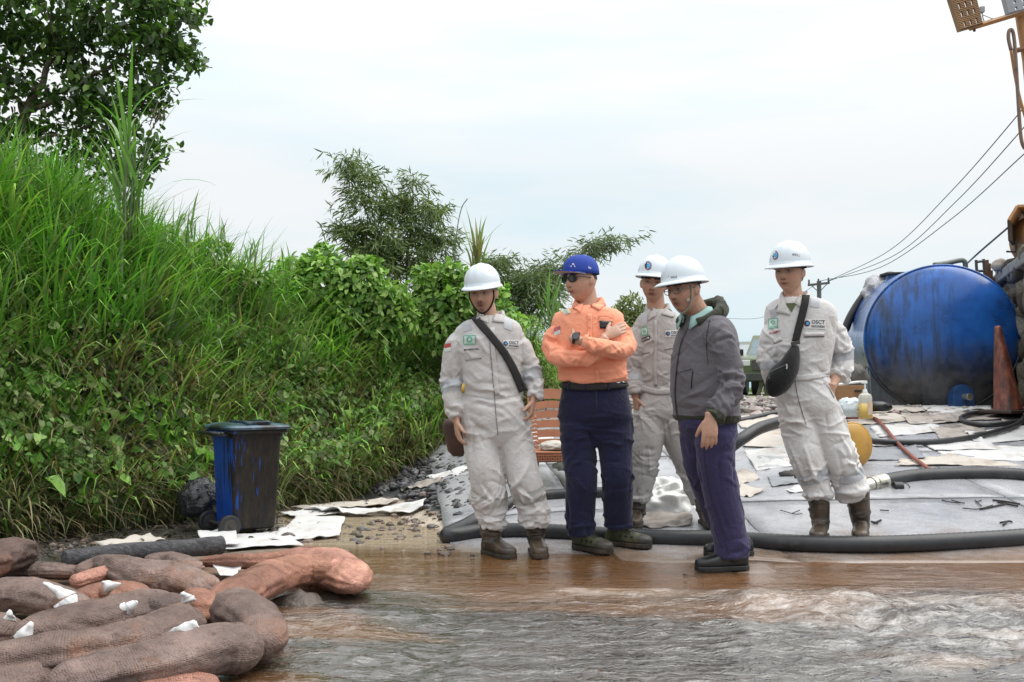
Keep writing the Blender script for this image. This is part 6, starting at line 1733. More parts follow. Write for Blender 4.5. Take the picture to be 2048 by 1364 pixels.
def make_body(root_o, D, head, limbs, hands, tone, hair=None, beard=0.0, lips=(.22, .085, .065), brow=1.0, hsc=1.0, gloved=None):
    px, py, dd, yaw, pitch, roll = head
    Cc = P(px, py, D + dd); Rr, Fw, Up = frame_head(R(yaw), R(pitch), R(roll))
    parts = head_mesh(Cc, Rr, Fw, Up, hsc, hsc, hsc)
    limbs = [[(q[0], q[1], q[2], q[3] if (q[1] < 652 or q[3] < 10.2) else q[3] * .55) for q in l] for l in limbs]      # slimmer where clothes hide it
    for l in limbs: v, f, _ = tube4(D, l, 16, 5); parts.append((v, f))
    for h in hands: parts += hand_parts(**h)
    v, f = merge(*parts); V, Fc, N = remesh(v, f, .0050, 2)
    q = V - np.array(Cc); lx, ly, lz = q @ np.array(Rr) / hsc, q @ np.array(Fw) / hsc, q @ np.array(Up) / hsc
    c = np.tile(np.array(tone), (len(V), 1)) * (1 + .05 * fbm(V[:, 0] * 20, V[:, 1] * 20, V[:, 2] * 20, 2, 3))[:, None]
    hd = (np.abs(lx) < .12) & (np.abs(ly) < .15) & (np.abs(lz) < .14) & (ly > .02)
    def blend(w, colr):
        nonlocal c; w = np.clip(w, 0, 1)[:, None] * hd[:, None]; c = c * (1 - w) + np.array(colr) * w
    g = lambda x, s: np.exp(-(x / s) ** 2)
    blend(.30 * g(np.hypot(np.abs(lx) - .045, lz + .02), .02), np.array(tone) * [1.25, .9, .85])
    blend(1.1 * g(lx, .024) * (g(lz + .0555, .005) + g(lz + .0675, .006)), lips)
    blend(1.0 * g(lx, .023) * g(lz + .0615, .0028), (.05, .02, .018))
    blend(brow * 1.3 * sst((np.abs(lx) - .010) / .008) * sst((.054 - np.abs(lx)) / .01) * g(lz - .0315 - .004 * np.sin(np.clip((np.abs(lx) - .01) / .045, 0, 1) * 3.1), .0062), (.014, .010, .009))
    blend(1.0 * g(np.abs(lx) - .031, .015) * g(lz - .0145, .0058), (.022, .015, .012))
    blend(.42 * g(np.abs(lx) - .033, .021) * g(lz - .012, .014), np.array(tone) * .45)  # eye socket shade painted into the skin colour
    blend(.8 * g(np.abs(lx) - .009, .008) * g(lz + .038, .006), (.04, .02, .016))  # shadow below the nose, painted into the skin colour
    if beard: blend(beard * (1.2 * g(lx, .026) * g(lz + .047, .0045) + .9 * g(lx, .020) * g(lz + .092, .013)), (.025, .02, .018))
    o = obj('body', V, Fc, M_skin, root_o, smooth=True, col=c)
    bv = bvh_of(V, Fc)
    LP = lambda x, y, z: Cc + (Rr * x + Fw * y + Up * z) * hsc
    def surf(x, z, off=0):
        h = bv.ray_cast(LP(x, .25, z), -Fw); return (h[0] if h[0] is not None else LP(x, .08, z)) + Fw * off
    for s in (-1, 1):
        ec = surf(s * .032, .011, -.0085)
        bm = bmesh.new(); bmesh.ops.create_uvsphere(bm, u_segments=16, v_segments=12, radius=.0115); vv = [np.array(ec) + np.array(Rr) * q_.co.x * 1.15 + np.array(Fw) * q_.co.y + np.array(Up) * q_.co.z * .52 for q_ in bm.verts]; ff = [tuple(x.index for x in fa.verts) for fa in bm.faces]
        mi = [1 if (q_.calc_center_median().y > .0088) else 0 for q_ in bm.faces]; bm.free()
        obj('eye', vv, ff, [M_eyew, M_iris], root_o, smooth=True, mi=mi)
    if hair:
        m = hair(lx, ly, lz); sub_part('hair', V, Fc, N, m, M_hair, root_o, .004)
    return dict(C=Cc, R=Rr, F=Fw, U=Up, LP=LP, surf=surf, bvh=bv, V=V)
def helmet(root_o, H, tilt=0.0, back=0.0, z0=.050, m=None, brimf=.055, sc=.945):
    LP = H['LP']; n, kk = 56, 14; v = []
    ct, st_ = math.cos(tilt), math.sin(tilt)
    def T(x, y, z):
        x, y, z = x * sc, y * sc, z * sc
        y, z = y * ct + z * st_, -y * st_ + z * ct
        return LP(x, y + back, z + z0)
    prof = [(math.sin(s * math.pi / 2) ** .95, math.cos(s * math.pi / 2) ** .85) for s in np.linspace(.04, 1, kk)]
    for (r, h) in prof:
        for i in range(n):
            a = 2 * math.pi * i / n; x, y = math.sin(a) * .112 * r, math.cos(a) * .135 * r
            rd = .006 * math.exp(-(x / .014) ** 2) * min(1, h * 3) + .003 * math.exp(-((abs(x) - .045) / .012) ** 2) * min(1, h * 3)
            v.append(T(x, y, .137 * h + rd))
    for (e, dz) in ((.25, .0), (.7, -.004), (1.0, -.011), (1.02, -.016)):
        for i in range(n):
            a = 2 * math.pi * i / n; f_ = max(0, math.cos(a)) ** 2.2; out = (.011 + brimf * f_ * .85 + .006 * max(0, -math.cos(a))) * e
            x, y = math.sin(a) * (.112 + out), math.cos(a) * (.135 + out); v.append(T(x, y, dz - .008 * f_ * e))
    rows = kk + 4
    f = [(j * n + i, (j + 1) * n + i, (j + 1) * n + (i + 1) % n, j * n + (i + 1) % n) for j in range(rows - 1) for i in range(n)] + [tuple(range(n))]
    o = obj('helmet', v, f, m or M_hat, root_o, smooth=True); solid(o, .003, -1)
    # inner suspension band
    vb = []
    for z in (-.004, -.022):
        for i in range(32): a = 2 * math.pi * i / 32; vb.append(T(math.sin(a) * .090, math.cos(a) * .107, z))
    obj('headband', vb, [(i, (i + 1) % 32, 32 + (i + 1) % 32, 32 + i) for i in range(32)], M_strap, o, smooth=True)
    return o, bvh_of([np.array(q) for q in v], f)
def strap_chin(root_o, H, m, w=.005, low=-.118):
    LP = H['LP']; b = H['bvh']; pts = []
    for a in np.linspace(-1, 1, 17):
        x = .080 * math.sin(a * math.pi / 2); z = low + (abs(a) ** 2.6) * (.14); y = .030 + .012 * (1 - abs(a))
        q = LP(x, y, z); h = b.find_nearest(q); pts.append(h[0] + (h[1] * .004) if h[0] is not None else q)
    mb = MB(); mb.tube(catmull(pts, 3), w, 6); return mb.build('chin_strap', m, root_o, smooth=True)
def pads(root_o, D, yaw, secs): pass
def SLZ(x, y): return float(G(x, y)) + float(SLAB(x, y))
def foot(root_o, D, px, dd, yaw, top, m, sole=M_sole, L=.285, shaft=.0, high=True, rg=None, name='boot', toe=None, sc=1.0, hgt=1.0):
    x = P(px, 1000, D + dd).x; y = D + dd; z = SLZ(x, y) + .004
    yw = R(yaw); Fd = Vector((-math.sin(yw), -math.cos(yw), 0)); Sd = Vector((math.cos(yw), -math.sin(yw), 0)); B = Vector((x, y, z))
    k = L / .295
    secs = [(-.080, .014, .030), (-.075, .030, .070), (-.055, .037, .098), (-.01, .039, .108), (.04, .040, .103), (.08, .046, .083), (.12, .051, .070), (.16, .050, .062), (.19, .042, .055), (.207, .028, .046), (.215, .010, .034)]
    v, n = [], 20
    for (s, hw, ht) in secs:
        ht = ht * (hgt if s > .02 else 1)
        for i in range(n):
            th = 2 * math.pi * i / n; c_, s_ = math.cos(th), math.sin(th)
            v.append(B + Fd * s * k + Sd * hw * sc * math.copysign(abs(c_) ** .75, c_) + Vector((0, 0, .012 + ht / 2 + (ht / 2) * math.copysign(abs(s_) ** .85, s_))))
    f = [(i * n + j, i * n + (j + 1) % n, (i + 1) * n + (j + 1) % n, (i + 1) * n + j) for i in range(len(secs) - 1) for j in range(n)] + [tuple(range(n - 1, -1, -1)), tuple(range((len(secs) - 1) * n, len(secs) * n))]
    parts = [(v, f)]; fl = []
    if top is not None:
        tq = P(top[0], top[1], D + dd + (top[3] if len(top) > 3 else 0)); a = B + Vector((0, 0, .05)); r0 = .046 * sc; r1 = top[2] / F * D
        pp = np.array([np.r_[np.array(a.lerp(tq, s)), r0 + (r1 - r0) * s ** .7] for s in np.linspace(0, 1, 10)]); vv, ff = tube(pp[:, :3], pp[:, 3], 20); parts.append((vv, ff))
        rg = rg or np.random.default_rng(int(px)); fl = mk_folds(limb_S(pp), 12, rg, [.25, .4, .6], .006, .012, .1, (1.2, 2.6), .08)
    vv, ff = merge(*parts); V, Fc, N = remesh(vv, ff, .006, 3); V = apply_folds(V, N, fl)
    V[:, 2] = np.maximum(V[:, 2], z + .006)
    o = obj(name, V, Fc, m, root_o, smooth=True)
    ol = []
    for s in np.linspace(-1, 1, 15):
        pass
    pr = [(-.083, .0), (-.080, .026), (-.055, .042), (0, .040), (.05, .040), (.09, .049), (.14, .055), (.18, .050), (.205, .034), (.219, .0)]
    out = [B + Fd * s * k + Sd * h * sc for s, h in pr] + [B + Fd * s * k - Sd * h * sc for s, h in pr[-2:0:-1]]
    nn = len(out); V2 = [q + Vector((0, 0, -.002)) for q in out] + [q + Vector((0, 0, .026)) for q in out]
    so = obj('sole', V2, [tuple(range(nn - 1, -1, -1)), tuple(range(nn, 2 * nn))] + [(i, (i + 1) % nn, nn + (i + 1) % nn, nn + i) for i in range(nn)], sole, o, smooth=False); bev(so, .006)
    if toe is not None:
        mk = ((V - np.array(B)) @ np.array(Fd) > .145 * k) & (V[:, 2] < z + .085); sub_part('toe_cap', V, Fc, N, mk, toe, o, .003)
        mk = (V[:, 2] < z + .035); sub_part('rand', V, Fc, N, mk, toe, o, .004)
    return o, B, Fd, Sd, z, V, Fc, N
def collar(root_o, H, D, neck, m, yaw, r=.073, h=.045, open_=.9, drop=.0, wing=.05):
    """shirt collar: standing band folded over, open in front"""
    c = P(*neck); yw = R(yaw); Fd = np.array([-math.sin(yw), -math.cos(yw), 0]); L = np.array([math.cos(yw), -math.sin(yw), 0]); n = 30; v = []
    for i in range(n + 1):
        a = open_ * .35 + (2 * math.pi - open_ * .7) * i / n            # 0 = front
        fr_ = math.cos(a); d = math.cos(a) * Fd + math.sin(a) * L
        edge = max(0, 1 - min(i, n - i) / 4.0)
        ztop = h * (1 - .45 * max(0, fr_)) ; base = -.035 * max(0, fr_)
        p = np.array(c)
        v.append(p + d * r * 1.0 + [0, 0, base]); v.append(p + d * r * .93 + [0, 0, base + ztop]); v.append(p + d * (r * 1.05) + [0, 0, base + ztop * .95])
        v.append(p + d * (r * 1.28 + .012 * edge) + [0, 0, base + ztop * .25 - wing * .5 * edge - .01]); 
    f = []
    for i in range(n):
        for j in range(3): a = i * 4 + j; f.append((a, a + 1, a + 5, a + 4))
    o = obj('collar', v, f, m, root_o, smooth=True); solid(o, .004, 0); return o
def logo_helmet(root_o, bv, cx, cy, s, sx=.8):
    for (nm, po, m) in (('emblem', disc(cx, cy, 0, s, 20, sx), M_hat), ('emblem_ring', disc(cx, cy, s * .72, s, 20, sx), mat('emblem_maroon', (.16, .05, .10), .5, .2)), ('emblem_blue', disc(cx + s * .12, cy, 0, s * .60, 16, sx * .8), mat('emblem_blue', (.05, .32, .60), .5, .2)), ('emblem_dark', disc(cx - s * .2, cy, s * .2, s * .62, 12, sx, a0=math.pi * .6, a1=math.pi * 1.5), M_ink)):
        off = {'emblem': .004, 'emblem_ring': .006, 'emblem_blue': .006, 'emblem_dark': .008}[nm]
        decal(nm, bv, po, m, root_o, off)
def chest_logo(cov, bv, x, y, s=1.0, ang=0, cut=None):
    decal('name_patch', bv, quadgrid([(x - 3 * s, y - 14 * s), (x + 42 * s, y - 14 * s + 42 * s * math.tan(R(ang))), (x + 42 * s, y + 6 * s + 42 * s * math.tan(R(ang))), (x - 3 * s, y + 6 * s)], 12, 5), mat('patch_white', (.66, .65, .64), .8, .03), cov, .003)
    decal('emblem', bv, disc(x + 4 * s, y - 4 * s, 0, 5.5 * s, 16), M_ink, cov, .005)
    decal('emblem_blue', bv, disc(x + 5 * s, y - 4 * s, 0, 3.2 * s, 12), mat('emblem_blue', (.05, .32, .60), .5, .2), cov, .007)
    decal('emblem_ring', bv, disc(x + 4 * s, y - 4 * s, 5 * s, 6.2 * s, 16), mat('emblem_maroon', (.16, .05, .10), .5, .2), cov, .006)
    decal('lettering', bv, text_poly('OSCT', x + 13 * s, y - 3.5 * s, 27 * s, 8 * s, ang), M_ink, cov, .005)
    decal('lettering', bv, text_poly('INDONESIA', x + 13 * s, y + 4 * s, 27 * s, 5 * s, ang), M_ink, cov, .005)
def green_patch(cov, bv, x, y, w, h, ang=0, txt=True):
    t_ = math.tan(R(ang)); q = [(x, y), (x + w, y + w * t_), (x + w, y + h + w * t_), (x, y + h)]
    decal('safety_patch', bv, quadgrid(q), M_pale, cov, .003)
    for a, b in ((0, 1), (1, 2), (2, 3), (3, 0)):
        decal('patch_border', bv, ribbon([q[a], ((q[a][0] + q[b][0]) / 2, (q[a][1] + q[b][1]) / 2), q[b]], 1.4, 3, 1), M_grn, cov, .005)
    decal('patch_cross', bv, disc(x + w / 2, y + h * .42 + w / 2 * t_, w * .14, w * .26, 14), M_grn, cov, .005)
    decal('lettering', bv, text_poly('UTAMAKAN K3', x + w * .15, y + h * .92 + w * .15 * t_, w * .7, h * .13, ang), M_grn, cov, .005)
def back_strap(parent, bv, pts, w, name='strap_back'):
    """strap continued over the far side of the wearer; pts world"""
    V, f = [], []; pp = catmull(pts, 5); T = np.gradient(pp, axis=0); T /= np.linalg.norm(T, axis=1, keepdims=True)
    for i in range(len(pp)):
        h = bv.find_nearest(Vector(pp[i])); n_ = np.array(h[1]); c = np.array(h[0]) + n_ * .004; s = np.cross(T[i], n_); s /= np.linalg.norm(s); V += [c - s * w / 2, c + s * w / 2]
    f = [(2 * i, 2 * i + 1, 2 * i + 3, 2 * i + 2) for i in range(len(pp) - 1)]
    o = obj(name, V, f, M_strap, parent, smooth=True); solid(o, .003, 1); return o

TONE = (.48, .285, .20)
def K(D): return D / F
# ================= worker 1 (left, arms hanging, strap across the chest)
def worker1():
    D = 6.0; rg = np.random.default_rng(101)
    r = root('person', (0.0, D, SLZ(0, D)), 'person in light grey coverall and white helmet, black strap across the chest, looking down', 'person')
    tor = [(962, 1006, 631, .055), (946, 1020, 637, .08), (926, 1036, 645, .10), (909, 1045, 661, .118), (910, 1046, 692, .13), (922, 1044, 735, .13), (926, 1042, 772, .125), (927, 1040, 788, .115), (923, 1050, 815, .13), (922, 1056, 845, .13), (932, 1056, 872, .11), (955, 1035, 892, .07)]
    tv, tf, td = ring_loft(D, tor, R(6))
    legs = [[(960, 845, 0, 37), (964, 900, -.01, 36), (974, 955, -.03, 35), (980, 1005, -.01, 34), (983, 1030, 0, 31), (981, 1052, 0, 27)],
            [(1022, 845, 0, 36), (1034, 900, 0, 35), (1048, 955, -.03, 33), (1063, 1005, 0, 32), (1070, 1030, 0, 30), (1073, 1048, 0, 25)]]
    arms = [[(930, 678, 0, 19), (915, 690, 0, 22), (908, 712, .01, 23), (904, 755, .02, 21), (906, 790, .0, 21), (909, 820, -.03, 18), (912, 836, -.05, 15)],
            [(1026, 676, 0, 19), (1040, 690, 0, 22), (1047, 712, .01, 23), (1060, 748, .02, 20), (1070, 776, -.01, 17), (1068, 792, -.03, 14)]]
    parts, folds = [(tv, tf)], mk_folds(torso_S(*td), 46, rg, [.35, .5, .62, .72, .85], .008, .014, .06, (.5, 1.5), .06)
    folds += mk_folds(torso_S(*td), 16, rg, [.7], .007, .009, .02, (1.0, 2.2), .01)
    pths = []
    for l, foc, nf in ((legs[0], [.08, .5, .75, .88, .95], 46), (legs[1], [.08, .5, .75, .88, .95], 46), (arms[0], [.15, .5, .6, .85], 30), (arms[1], [.15, .55, .7, .9, .95], 34)):
        v, f, pp = tube4(D, l); parts.append((v, f)); folds += mk_folds(limb_S(pp), int(nf * 2), rg, foc, .0095, .012, .05, (.8, 2.2), .09, axial=.25); pths.append(pp)
    cov, V, Fc, N, bv = garment('coverall', parts, folds, M_cov, r, seed=1)
    H = make_body(r, D, (966, 588, -.03, 14, 10, 3), [[(968, 600, 0.02, 19), (975, 630, .02, 19), (980, 660, .03, 24), (984, 740, .02, 36), (986, 830, .02, 34), (985, 870, .02, 28)], [(984, 860, .02, 24), (972, 950, .02, 18), (982, 1050, .02, 12)], [(990, 860, .02, 24), (1050, 950, .02, 18), (1074, 1045, .02, 12)], [(984, 670, .02, 18), (918, 680, .02, 14), (905, 760, .02, 13), (912, 842, -.04, 9)], [(984, 670, .02, 18), (1040, 680, .02, 14), (1060, 750, .02, 13), (1067, 802, -.03, 9)]],
        [dict(W=P(913, 840, D - .05), Dr=(.10, -.10, -1), Nn=(1, .3, 0), T=(.3, -1, 0), curl=(.25, .35, .25)), dict(W=P(1066, 800, D - .04), Dr=(-.12, -.15, -1), Nn=(-1, .2, 0), T=(-.4, -1, 0), curl=(.5, .6, .4), thumb=(.75, .5))], TONE, beard=.75, hsc=1.0)
    hm, hb = helmet(r, H, R(-2), -.006)
    decal('lettering', hb, text_poly('WWW', 987, 551, 9, 5, -4), M_ink, hm, .004, dflt=D)
    strap_chin(r, H, M_strap)
    collar(r, H, D, (982, 641, D + .01), M_cov, 6, .074, .06)
    wings(cov, bv, M_cov, [[(950, 619), (975, 633), (977, 648), (953, 637)], [(991, 623), (1003, 630), (1008, 647), (985, 644)]])
    sub_part('reflective_band', V, Fc, N, band_mask(V, P(905, 762, D + .02), P(907, 788, D), .085), M_tape, cov)
    sub_part('reflective_band', V, Fc, N, band_mask(V, P(1058, 742, D + .02), P(1067, 764, D), .085), M_tape, cov)
    sub_part('reflective_band', V, Fc, N, band_mask(V, P(978, 985, D - .01), P(981, 1010, D), .115) & (V[:, 0] < P(1014, 0, D).x), mat('dirty_tape', (.36, .35, .33), .6, .1, dirt=(.25, .22, .2)), cov)
    sub_part('reflective_band', V, Fc, N, band_mask(V, P(1056, 975, D - .01), P(1063, 1002, D), .11) & (V[:, 0] > P(1014, 0, D).x), mat('dirty_tape', (.36, .35, .33)), cov)
    decal('reflective_band', bv, quadgrid([(918, 640), (938, 636), (944, 660), (928, 664)]), M_tape, cov, .003)
    decal('reflective_band', bv, quadgrid([(1008, 632), (1025, 636), (1024, 662), (1008, 656)]), M_tape, cov, .003)
    green_patch(cov, bv, 928, 672, 23, 17, -2)
    decal('lettering', bv, text_poly('MUHAMMAD RIZAL', 929, 702, 30, 4, -5), M_ink, cov, .004)
    decal('pocket_flap', bv, quadgrid([(931, 716), (962, 712), (963, 716), (931, 721)]), M_cov2, cov, .005, .003)
    decal('pocket_slit', bv, ribbon([(932, 721), (948, 717), (963, 717)], 1.3, 3, 1), M_pocket, cov, .004)
    decal('placket', bv, ribbon([(984, 655), (986, 700), (990, 745), (994, 790)], 10, 6, 3), M_cov, cov, .003, .002)
    decal('zip_line', bv, ribbon([(979, 655), (981, 700), (985, 745), (989, 790), (992, 830), (996, 870)], 1.2, 6, 1), M_pocket, cov, .005)
    decal('flag_patch', bv, quadgrid([(889, 689), (902, 686), (902, 694), (890, 697)]), M_redink, cov, .003)
    decal('flag_patch', bv, quadgrid([(890, 697), (902, 694), (903, 701), (891, 704)]), M_pale, cov, .003)
    chest_logo(cov, bv, 1008, 690, .72, 4)
    decal('waistband', bv, ribbon([(926, 788), (950, 792), (990, 796), (1030, 790), (1041, 786)], 3, 5, 1), M_cov2, cov, .002)
    foot(r, D, 984, .02, -38, (981, 1040, 23), M_boot, rg=rg, sc=1.08); foot(r, D, 1072, .04, -8, (1073, 1038, 21), M_boot, rg=rg)
    # strap and pouch: separate thing
    s = root('shoulder_bag', tuple(P(905, 880, D + .16)), 'brown pouch behind the hip of the worker with the chest strap', 'bag')
    o = decal('strap', bv, ribbon([(945, 630), (962, 650), (985, 676), (1008, 706), (1024, 735), (1034, 758), (1044, 782)], 15, 6, 4), M_strap, s, .007, .003)
    back_strap(s, bv, [P(945, 630, D + .03), P(925, 680, D + .16), P(915, 760, D + .15), P(905, 830, D + .16)], .04)
    v, f = bloft(tuple(P(900, 880, D + .17)), .2, [(-.10, .06, .05, .05, 0), (-.07, .10, .08, .04, 0), (.09, .12, .08, .01, 0), (.13, .08, .05, .01, 0)])
    o = obj('pouch', v, f, mat('brown_leather', (.07, .035, .025), .6, .3, 8), s, smooth=True)
    mb = MB(); mb.tube([P(928, 768, D - .10), P(925, 778, D - .11), P(927, 785, D - .10)], .010, 6); mb.build('carabiner', mat('yellow_plastic', (.5, .33, .05), .5, .1), s, smooth=True)
worker1()

# ================= man 2, orange shirt, arms crossed
def worker2():
    D = 6.1; rg = np.random.default_rng(102)
    r = root('person', (P(1190, 900, D).x, D, SLZ(.5, D)), 'person in an orange shirt and blue cap standing with folded arms and looking left', 'person')
    tor = [(1156, 1201, 611, .055), (1140, 1219, 616, .08), (1121, 1235, 623, .105), (1105, 1246, 639, .122), (1102, 1252, 672, .135), (1106, 1252, 705, .14), (1116, 1252, 735, .145), (1120, 1255, 752, .142), (1126, 1252, 763, .128)]
    tv, tf, td = ring_loft(D, tor, R(10))
    arms = [[(1134, 657, 0, 19), (1114, 668, 0, 21), (1105, 688, .0, 21), (1110, 708, -.05, 20), (1130, 716, -.15, 18), (1168, 716, -.21, 15.5), (1198, 706, -.22, 14), (1210, 688, -.20, 12)],
            [(1220, 657, 0, 19), (1240, 665, 0, 21), (1249, 682, -.01, 21), (1250, 696, -.08, 20), (1232, 700, -.18, 18), (1204, 694, -.27, 16), (1178, 687, -.31, 14), (1166, 683, -.31, 12)]]
    parts = [(tv, tf)]; folds = mk_folds(torso_S(*td), 40, rg, [.7, .8, .9, .95], .010, .013, .06, (.5, 1.4), .10)
    folds += mk_folds(torso_S(*td), 10, rg, [.25, .35], .005, .015, .06, (.4, 1), .12)
    for l, nf in ((arms[0], 30), (arms[1], 30)):
        v, f, pp = tube4(D, l); parts.append((v, f)); folds += mk_folds(limb_S(pp), int(nf * 2), rg, [.15, .35, .5, .65, .85], .008, .011, .06, (.8, 2), .10, axial=.35)
    sh, V, Fc, N, bv = garment('shirt', parts, folds, M_orange, r, seed=2, smooth=2)
    wv = [(1126, 1252, 766, .122), (1122, 1256, 790, .132), (1117, 1262, 820, .14), (1120, 1262, 846, .122), (1134, 1250, 870, .09), (1165, 1222, 894, .06)]
    pv, pf, pd = ring_loft(D, wv, R(6))
    legs = [[(1156, 850, 0, 37), (1156, 876, 0, 37), (1157, 905, 0, 34), (1163, 955, -.02, 32), (1161, 1005, .01, 30), (1161, 1045, .02, 29), (1163, 1070, .02, 28)],
            [(1228, 850, 0, 36), (1229, 876, 0, 36), (1231, 905, 0, 34), (1234, 955, -.02, 31), (1236, 1000, .03, 30), (1236, 1035, .07, 28), (1238, 1052, .08, 27)]]
    parts = [(pv, pf)]; folds = mk_folds(torso_S(*pd), 24, rg, [.5, .8], .007, .012, .12, (.5, 1.4), .1)
    for l in legs:
        v, f, pp = tube4(D, l); parts.append((v, f)); folds += mk_folds(limb_S(pp), 40, rg, [.1, .2, .45, .55, .8, .9, .97], .009, .012, .05, (.8, 2.2), .10, axial=.3)
    tr_, V2, F2, N2, bv2 = garment('trousers', parts, folds, M_navy, r, seed=3)
    H = make_body(r, D, (1162, 561, -.02, 52, 4, 0), [[(1170, 580, .03, 21), (1176, 610, .03, 21), (1180, 640, .03, 26), (1182, 740, .02, 34), (1190, 860, .02, 30)], [(1185, 850, .02, 22), (1162, 950, .02, 16), (1163, 1065, .03, 11)], [(1195, 850, .02, 22), (1236, 950, .02, 16), (1238, 1045, .08, 11)], [(1180, 650, .02, 18), (1116, 672, 0, 12), (1112, 704, -.04, 10), (1140, 716, -.16, 10), (1170, 716, -.21, 10), (1212, 676, -.20, 9.5)], [(1180, 650, .02, 18), (1240, 670, 0, 12), (1246, 692, -.07, 10), (1205, 695, -.27, 10), (1160, 682, -.29, 9.5), (1148, 677, -.26, 9), (1146, 677, -.15, 9)]],
        [dict(W=P(1213, 672, D - .19), Dr=(.80, .25, .42), Nn=(.2, 1, -.2), T=(-.3, 0, 1), curl=(.15, .2, .15), sc=.95), dict(W=P(1151, 678, D - .20), Dr=(-.25, 1.0, -.1), Nn=(.4, 1, 0), T=(0, 0, 1), curl=(.1, .2, .2), sc=.95)], (.50, .30, .215), lips=(.36, .15, .13), hair=lambda x, y, z: (z > .0) & (y < -.012) & (np.abs(x) < .09) | ((z > .035) & (y < .02)), hsc=1.10)
    # cap
    LP = H['LP']; n, kk = 48, 12; v = []
    for s in np.linspace(.03, 1, kk):
        rr, h = math.sin(s * math.pi / 2) ** .75, math.cos(s * math.pi / 2) ** .8
        for i in range(n):
            a = 2 * math.pi * i / n; v.append(LP(math.sin(a) * .088 * rr, math.cos(a) * .108 * rr - .004, .032 + .108 * h + .004 * math.cos(a) * rr))
    cap_v = v; f = [(j * n + i, (j + 1) * n + i, (j + 1) * n + (i + 1) % n, j * n + (i + 1) % n) for j in range(kk - 1) for i in range(n)] + [tuple(range(n))]
    cap = obj('cap', v, f, M_blue, r, smooth=True); solid(cap, .003, -1); cb_ = bvh_of([np.array(q) for q in v], f)
    v = []
    for j in range(8):
        e = j / 7
        for i in range(17):
            a = (i / 16 - .5) * 2; x = a * .086 * (1 - .10 * e * e); yb = .102 * math.sqrt(max(0, 1 - (a * .92) ** 2)) ; y = yb + e * .082 * (1 - abs(a) ** 2.6) ; v.append(LP(x, y, .044 - .012 * (a * a) + .010 * e))
    top_ = obj('peak', v, [(j * 17 + i, j * 17 + i + 1, (j + 1) * 17 + i + 1, (j + 1) * 17 + i) for j in range(7) for i in range(16)], [M_blue], cap, smooth=True); solid(top_, .003, 1)
    v2 = [q - H['U'] * .0035 for q in v]; pu = obj('peak_lining', v2, [(j * 17 + i, j * 17 + i + 1, (j + 1) * 17 + i + 1, (j + 1) * 17 + i) for j in range(7) for i in range(16)], mat('peak_grey', (.33, .27, .27), .8, .05), cap, smooth=True); solid(pu, .001, 0)
    mb = MB(); mb.cyl(LP(0, -.004, .137), LP(0, -.004, .145), .007); mb.build('button', M_blue, cap)
    M_wt = mat('white_thread', (.62, .55, .60), .7, .05)
    decal('embroidered_letters', cb_, text_poly('LA', 1136, 534, 15, 17, 0, .012), M_wt, cap, .004, dflt=D)
    decal('embroidered_flag', cb_, quadgrid([(1177, 531), (1182, 534), (1182, 538), (1177, 536)], 2, 2), M_wt, cap, .004, dflt=D)
    # glasses
    M_lens = mat('dark_lens', (.012, .014, .016), .08, .1, spec=.7); M_fr = mat('black_frame', (.012, .012, .013), .3, .1)
    gl = None; mb = MB()
    ys = .100 * 1.0
    for s in (-1, 1):
        pts = [LP(s * (.034 + .027 * math.cos(a) * (1 if abs(math.cos(a)) < .9 else 1)), ys - .006 * abs(.034 + .027 * math.cos(a)) / .06 * 2.2, .008 + .018 * math.sin(a) * (1.1 if math.sin(a) > 0 else .95)) for a in np.linspace(0, 2 * np.pi, 17)]
        mb.tube(pts, .0035, 6)
        mb.tube(catmull([LP(s * .060, ys - .015, .016), LP(s * .078, .06, .016), LP(s * .083, .0, .010), LP(s * .080, -.02, -.004)], 4), .0032, 6)
    mb.tube([LP(-.008, ys, .012), LP(.008, ys, .012)], .003, 6); mb.add([], [])
    g_ = mb.build('spectacles', M_fr, r, smooth=True)
    for s in (-1, 1):
        pts = [LP(s * (.034 + .026 * math.cos(a)), ys - .001 - .006 * abs(.034 + .026 * math.cos(a)) / .06 * 2.2, .008 + .0175 * math.sin(a)) for a in np.linspace(0, 2 * np.pi, 17)[:-1]]
        o = obj('lens', pts, [tuple(range(16))], M_lens, g_, smooth=False); solid(o, .002, 0)
    collar(r, H, D, (1178, 614, D + .01), M_orange, 14, .082, .06, 1.0)
    wings(sh, bv, M_orange, [[(1148, 598), (1167, 610), (1160, 626), (1143, 615)], [(1192, 594), (1211, 610), (1199, 622), (1180, 613)]])
    decal('shoulder_tape', bv, quadgrid([(1120, 620), (1134, 614), (1143, 625), (1131, 630)]), M_yelst, sh, .003); decal('shoulder_tape', bv, quadgrid([(1125, 619), (1131, 617), (1138, 627), (1133, 629)]), M_tape, sh, .005)
    decal('shoulder_tape', bv, quadgrid([(1213, 606), (1232, 604), (1228, 617), (1213, 615)]), M_yelst, sh, .003); decal('shoulder_tape', bv, quadgrid([(1218, 605), (1227, 604), (1224, 616), (1218, 616)]), M_tape, sh, .005)
    decal('flag_patch', bv, quadgrid([(1108, 656), (1121, 652), (1121, 660), (1108, 664)]), mat('flag_maroon', (.40, .10, .12), .7, .05), sh, .003)
    decal('flag_patch', bv, quadgrid([(1108, 664), (1121, 660), (1121, 667), (1108, 671)]), M_pale, sh, .003)
    decal('placket', bv, ribbon([(1179, 628), (1180, 650), (1179, 680)], 10, 5, 3), M_orange, sh, .003, .002)
    M_btn = mat('button_rust', (.55, .15, .07), .5, .05)
    for y in (640, 656, 672): decal('button', bv, disc(1179, y, 0, 1.6, 8), M_btn, sh, .008)
    decal('placket', bv, ribbon([(1193, 738), (1195, 752), (1196, 766)], 9, 4, 3), M_orange, sh, .003, .002)
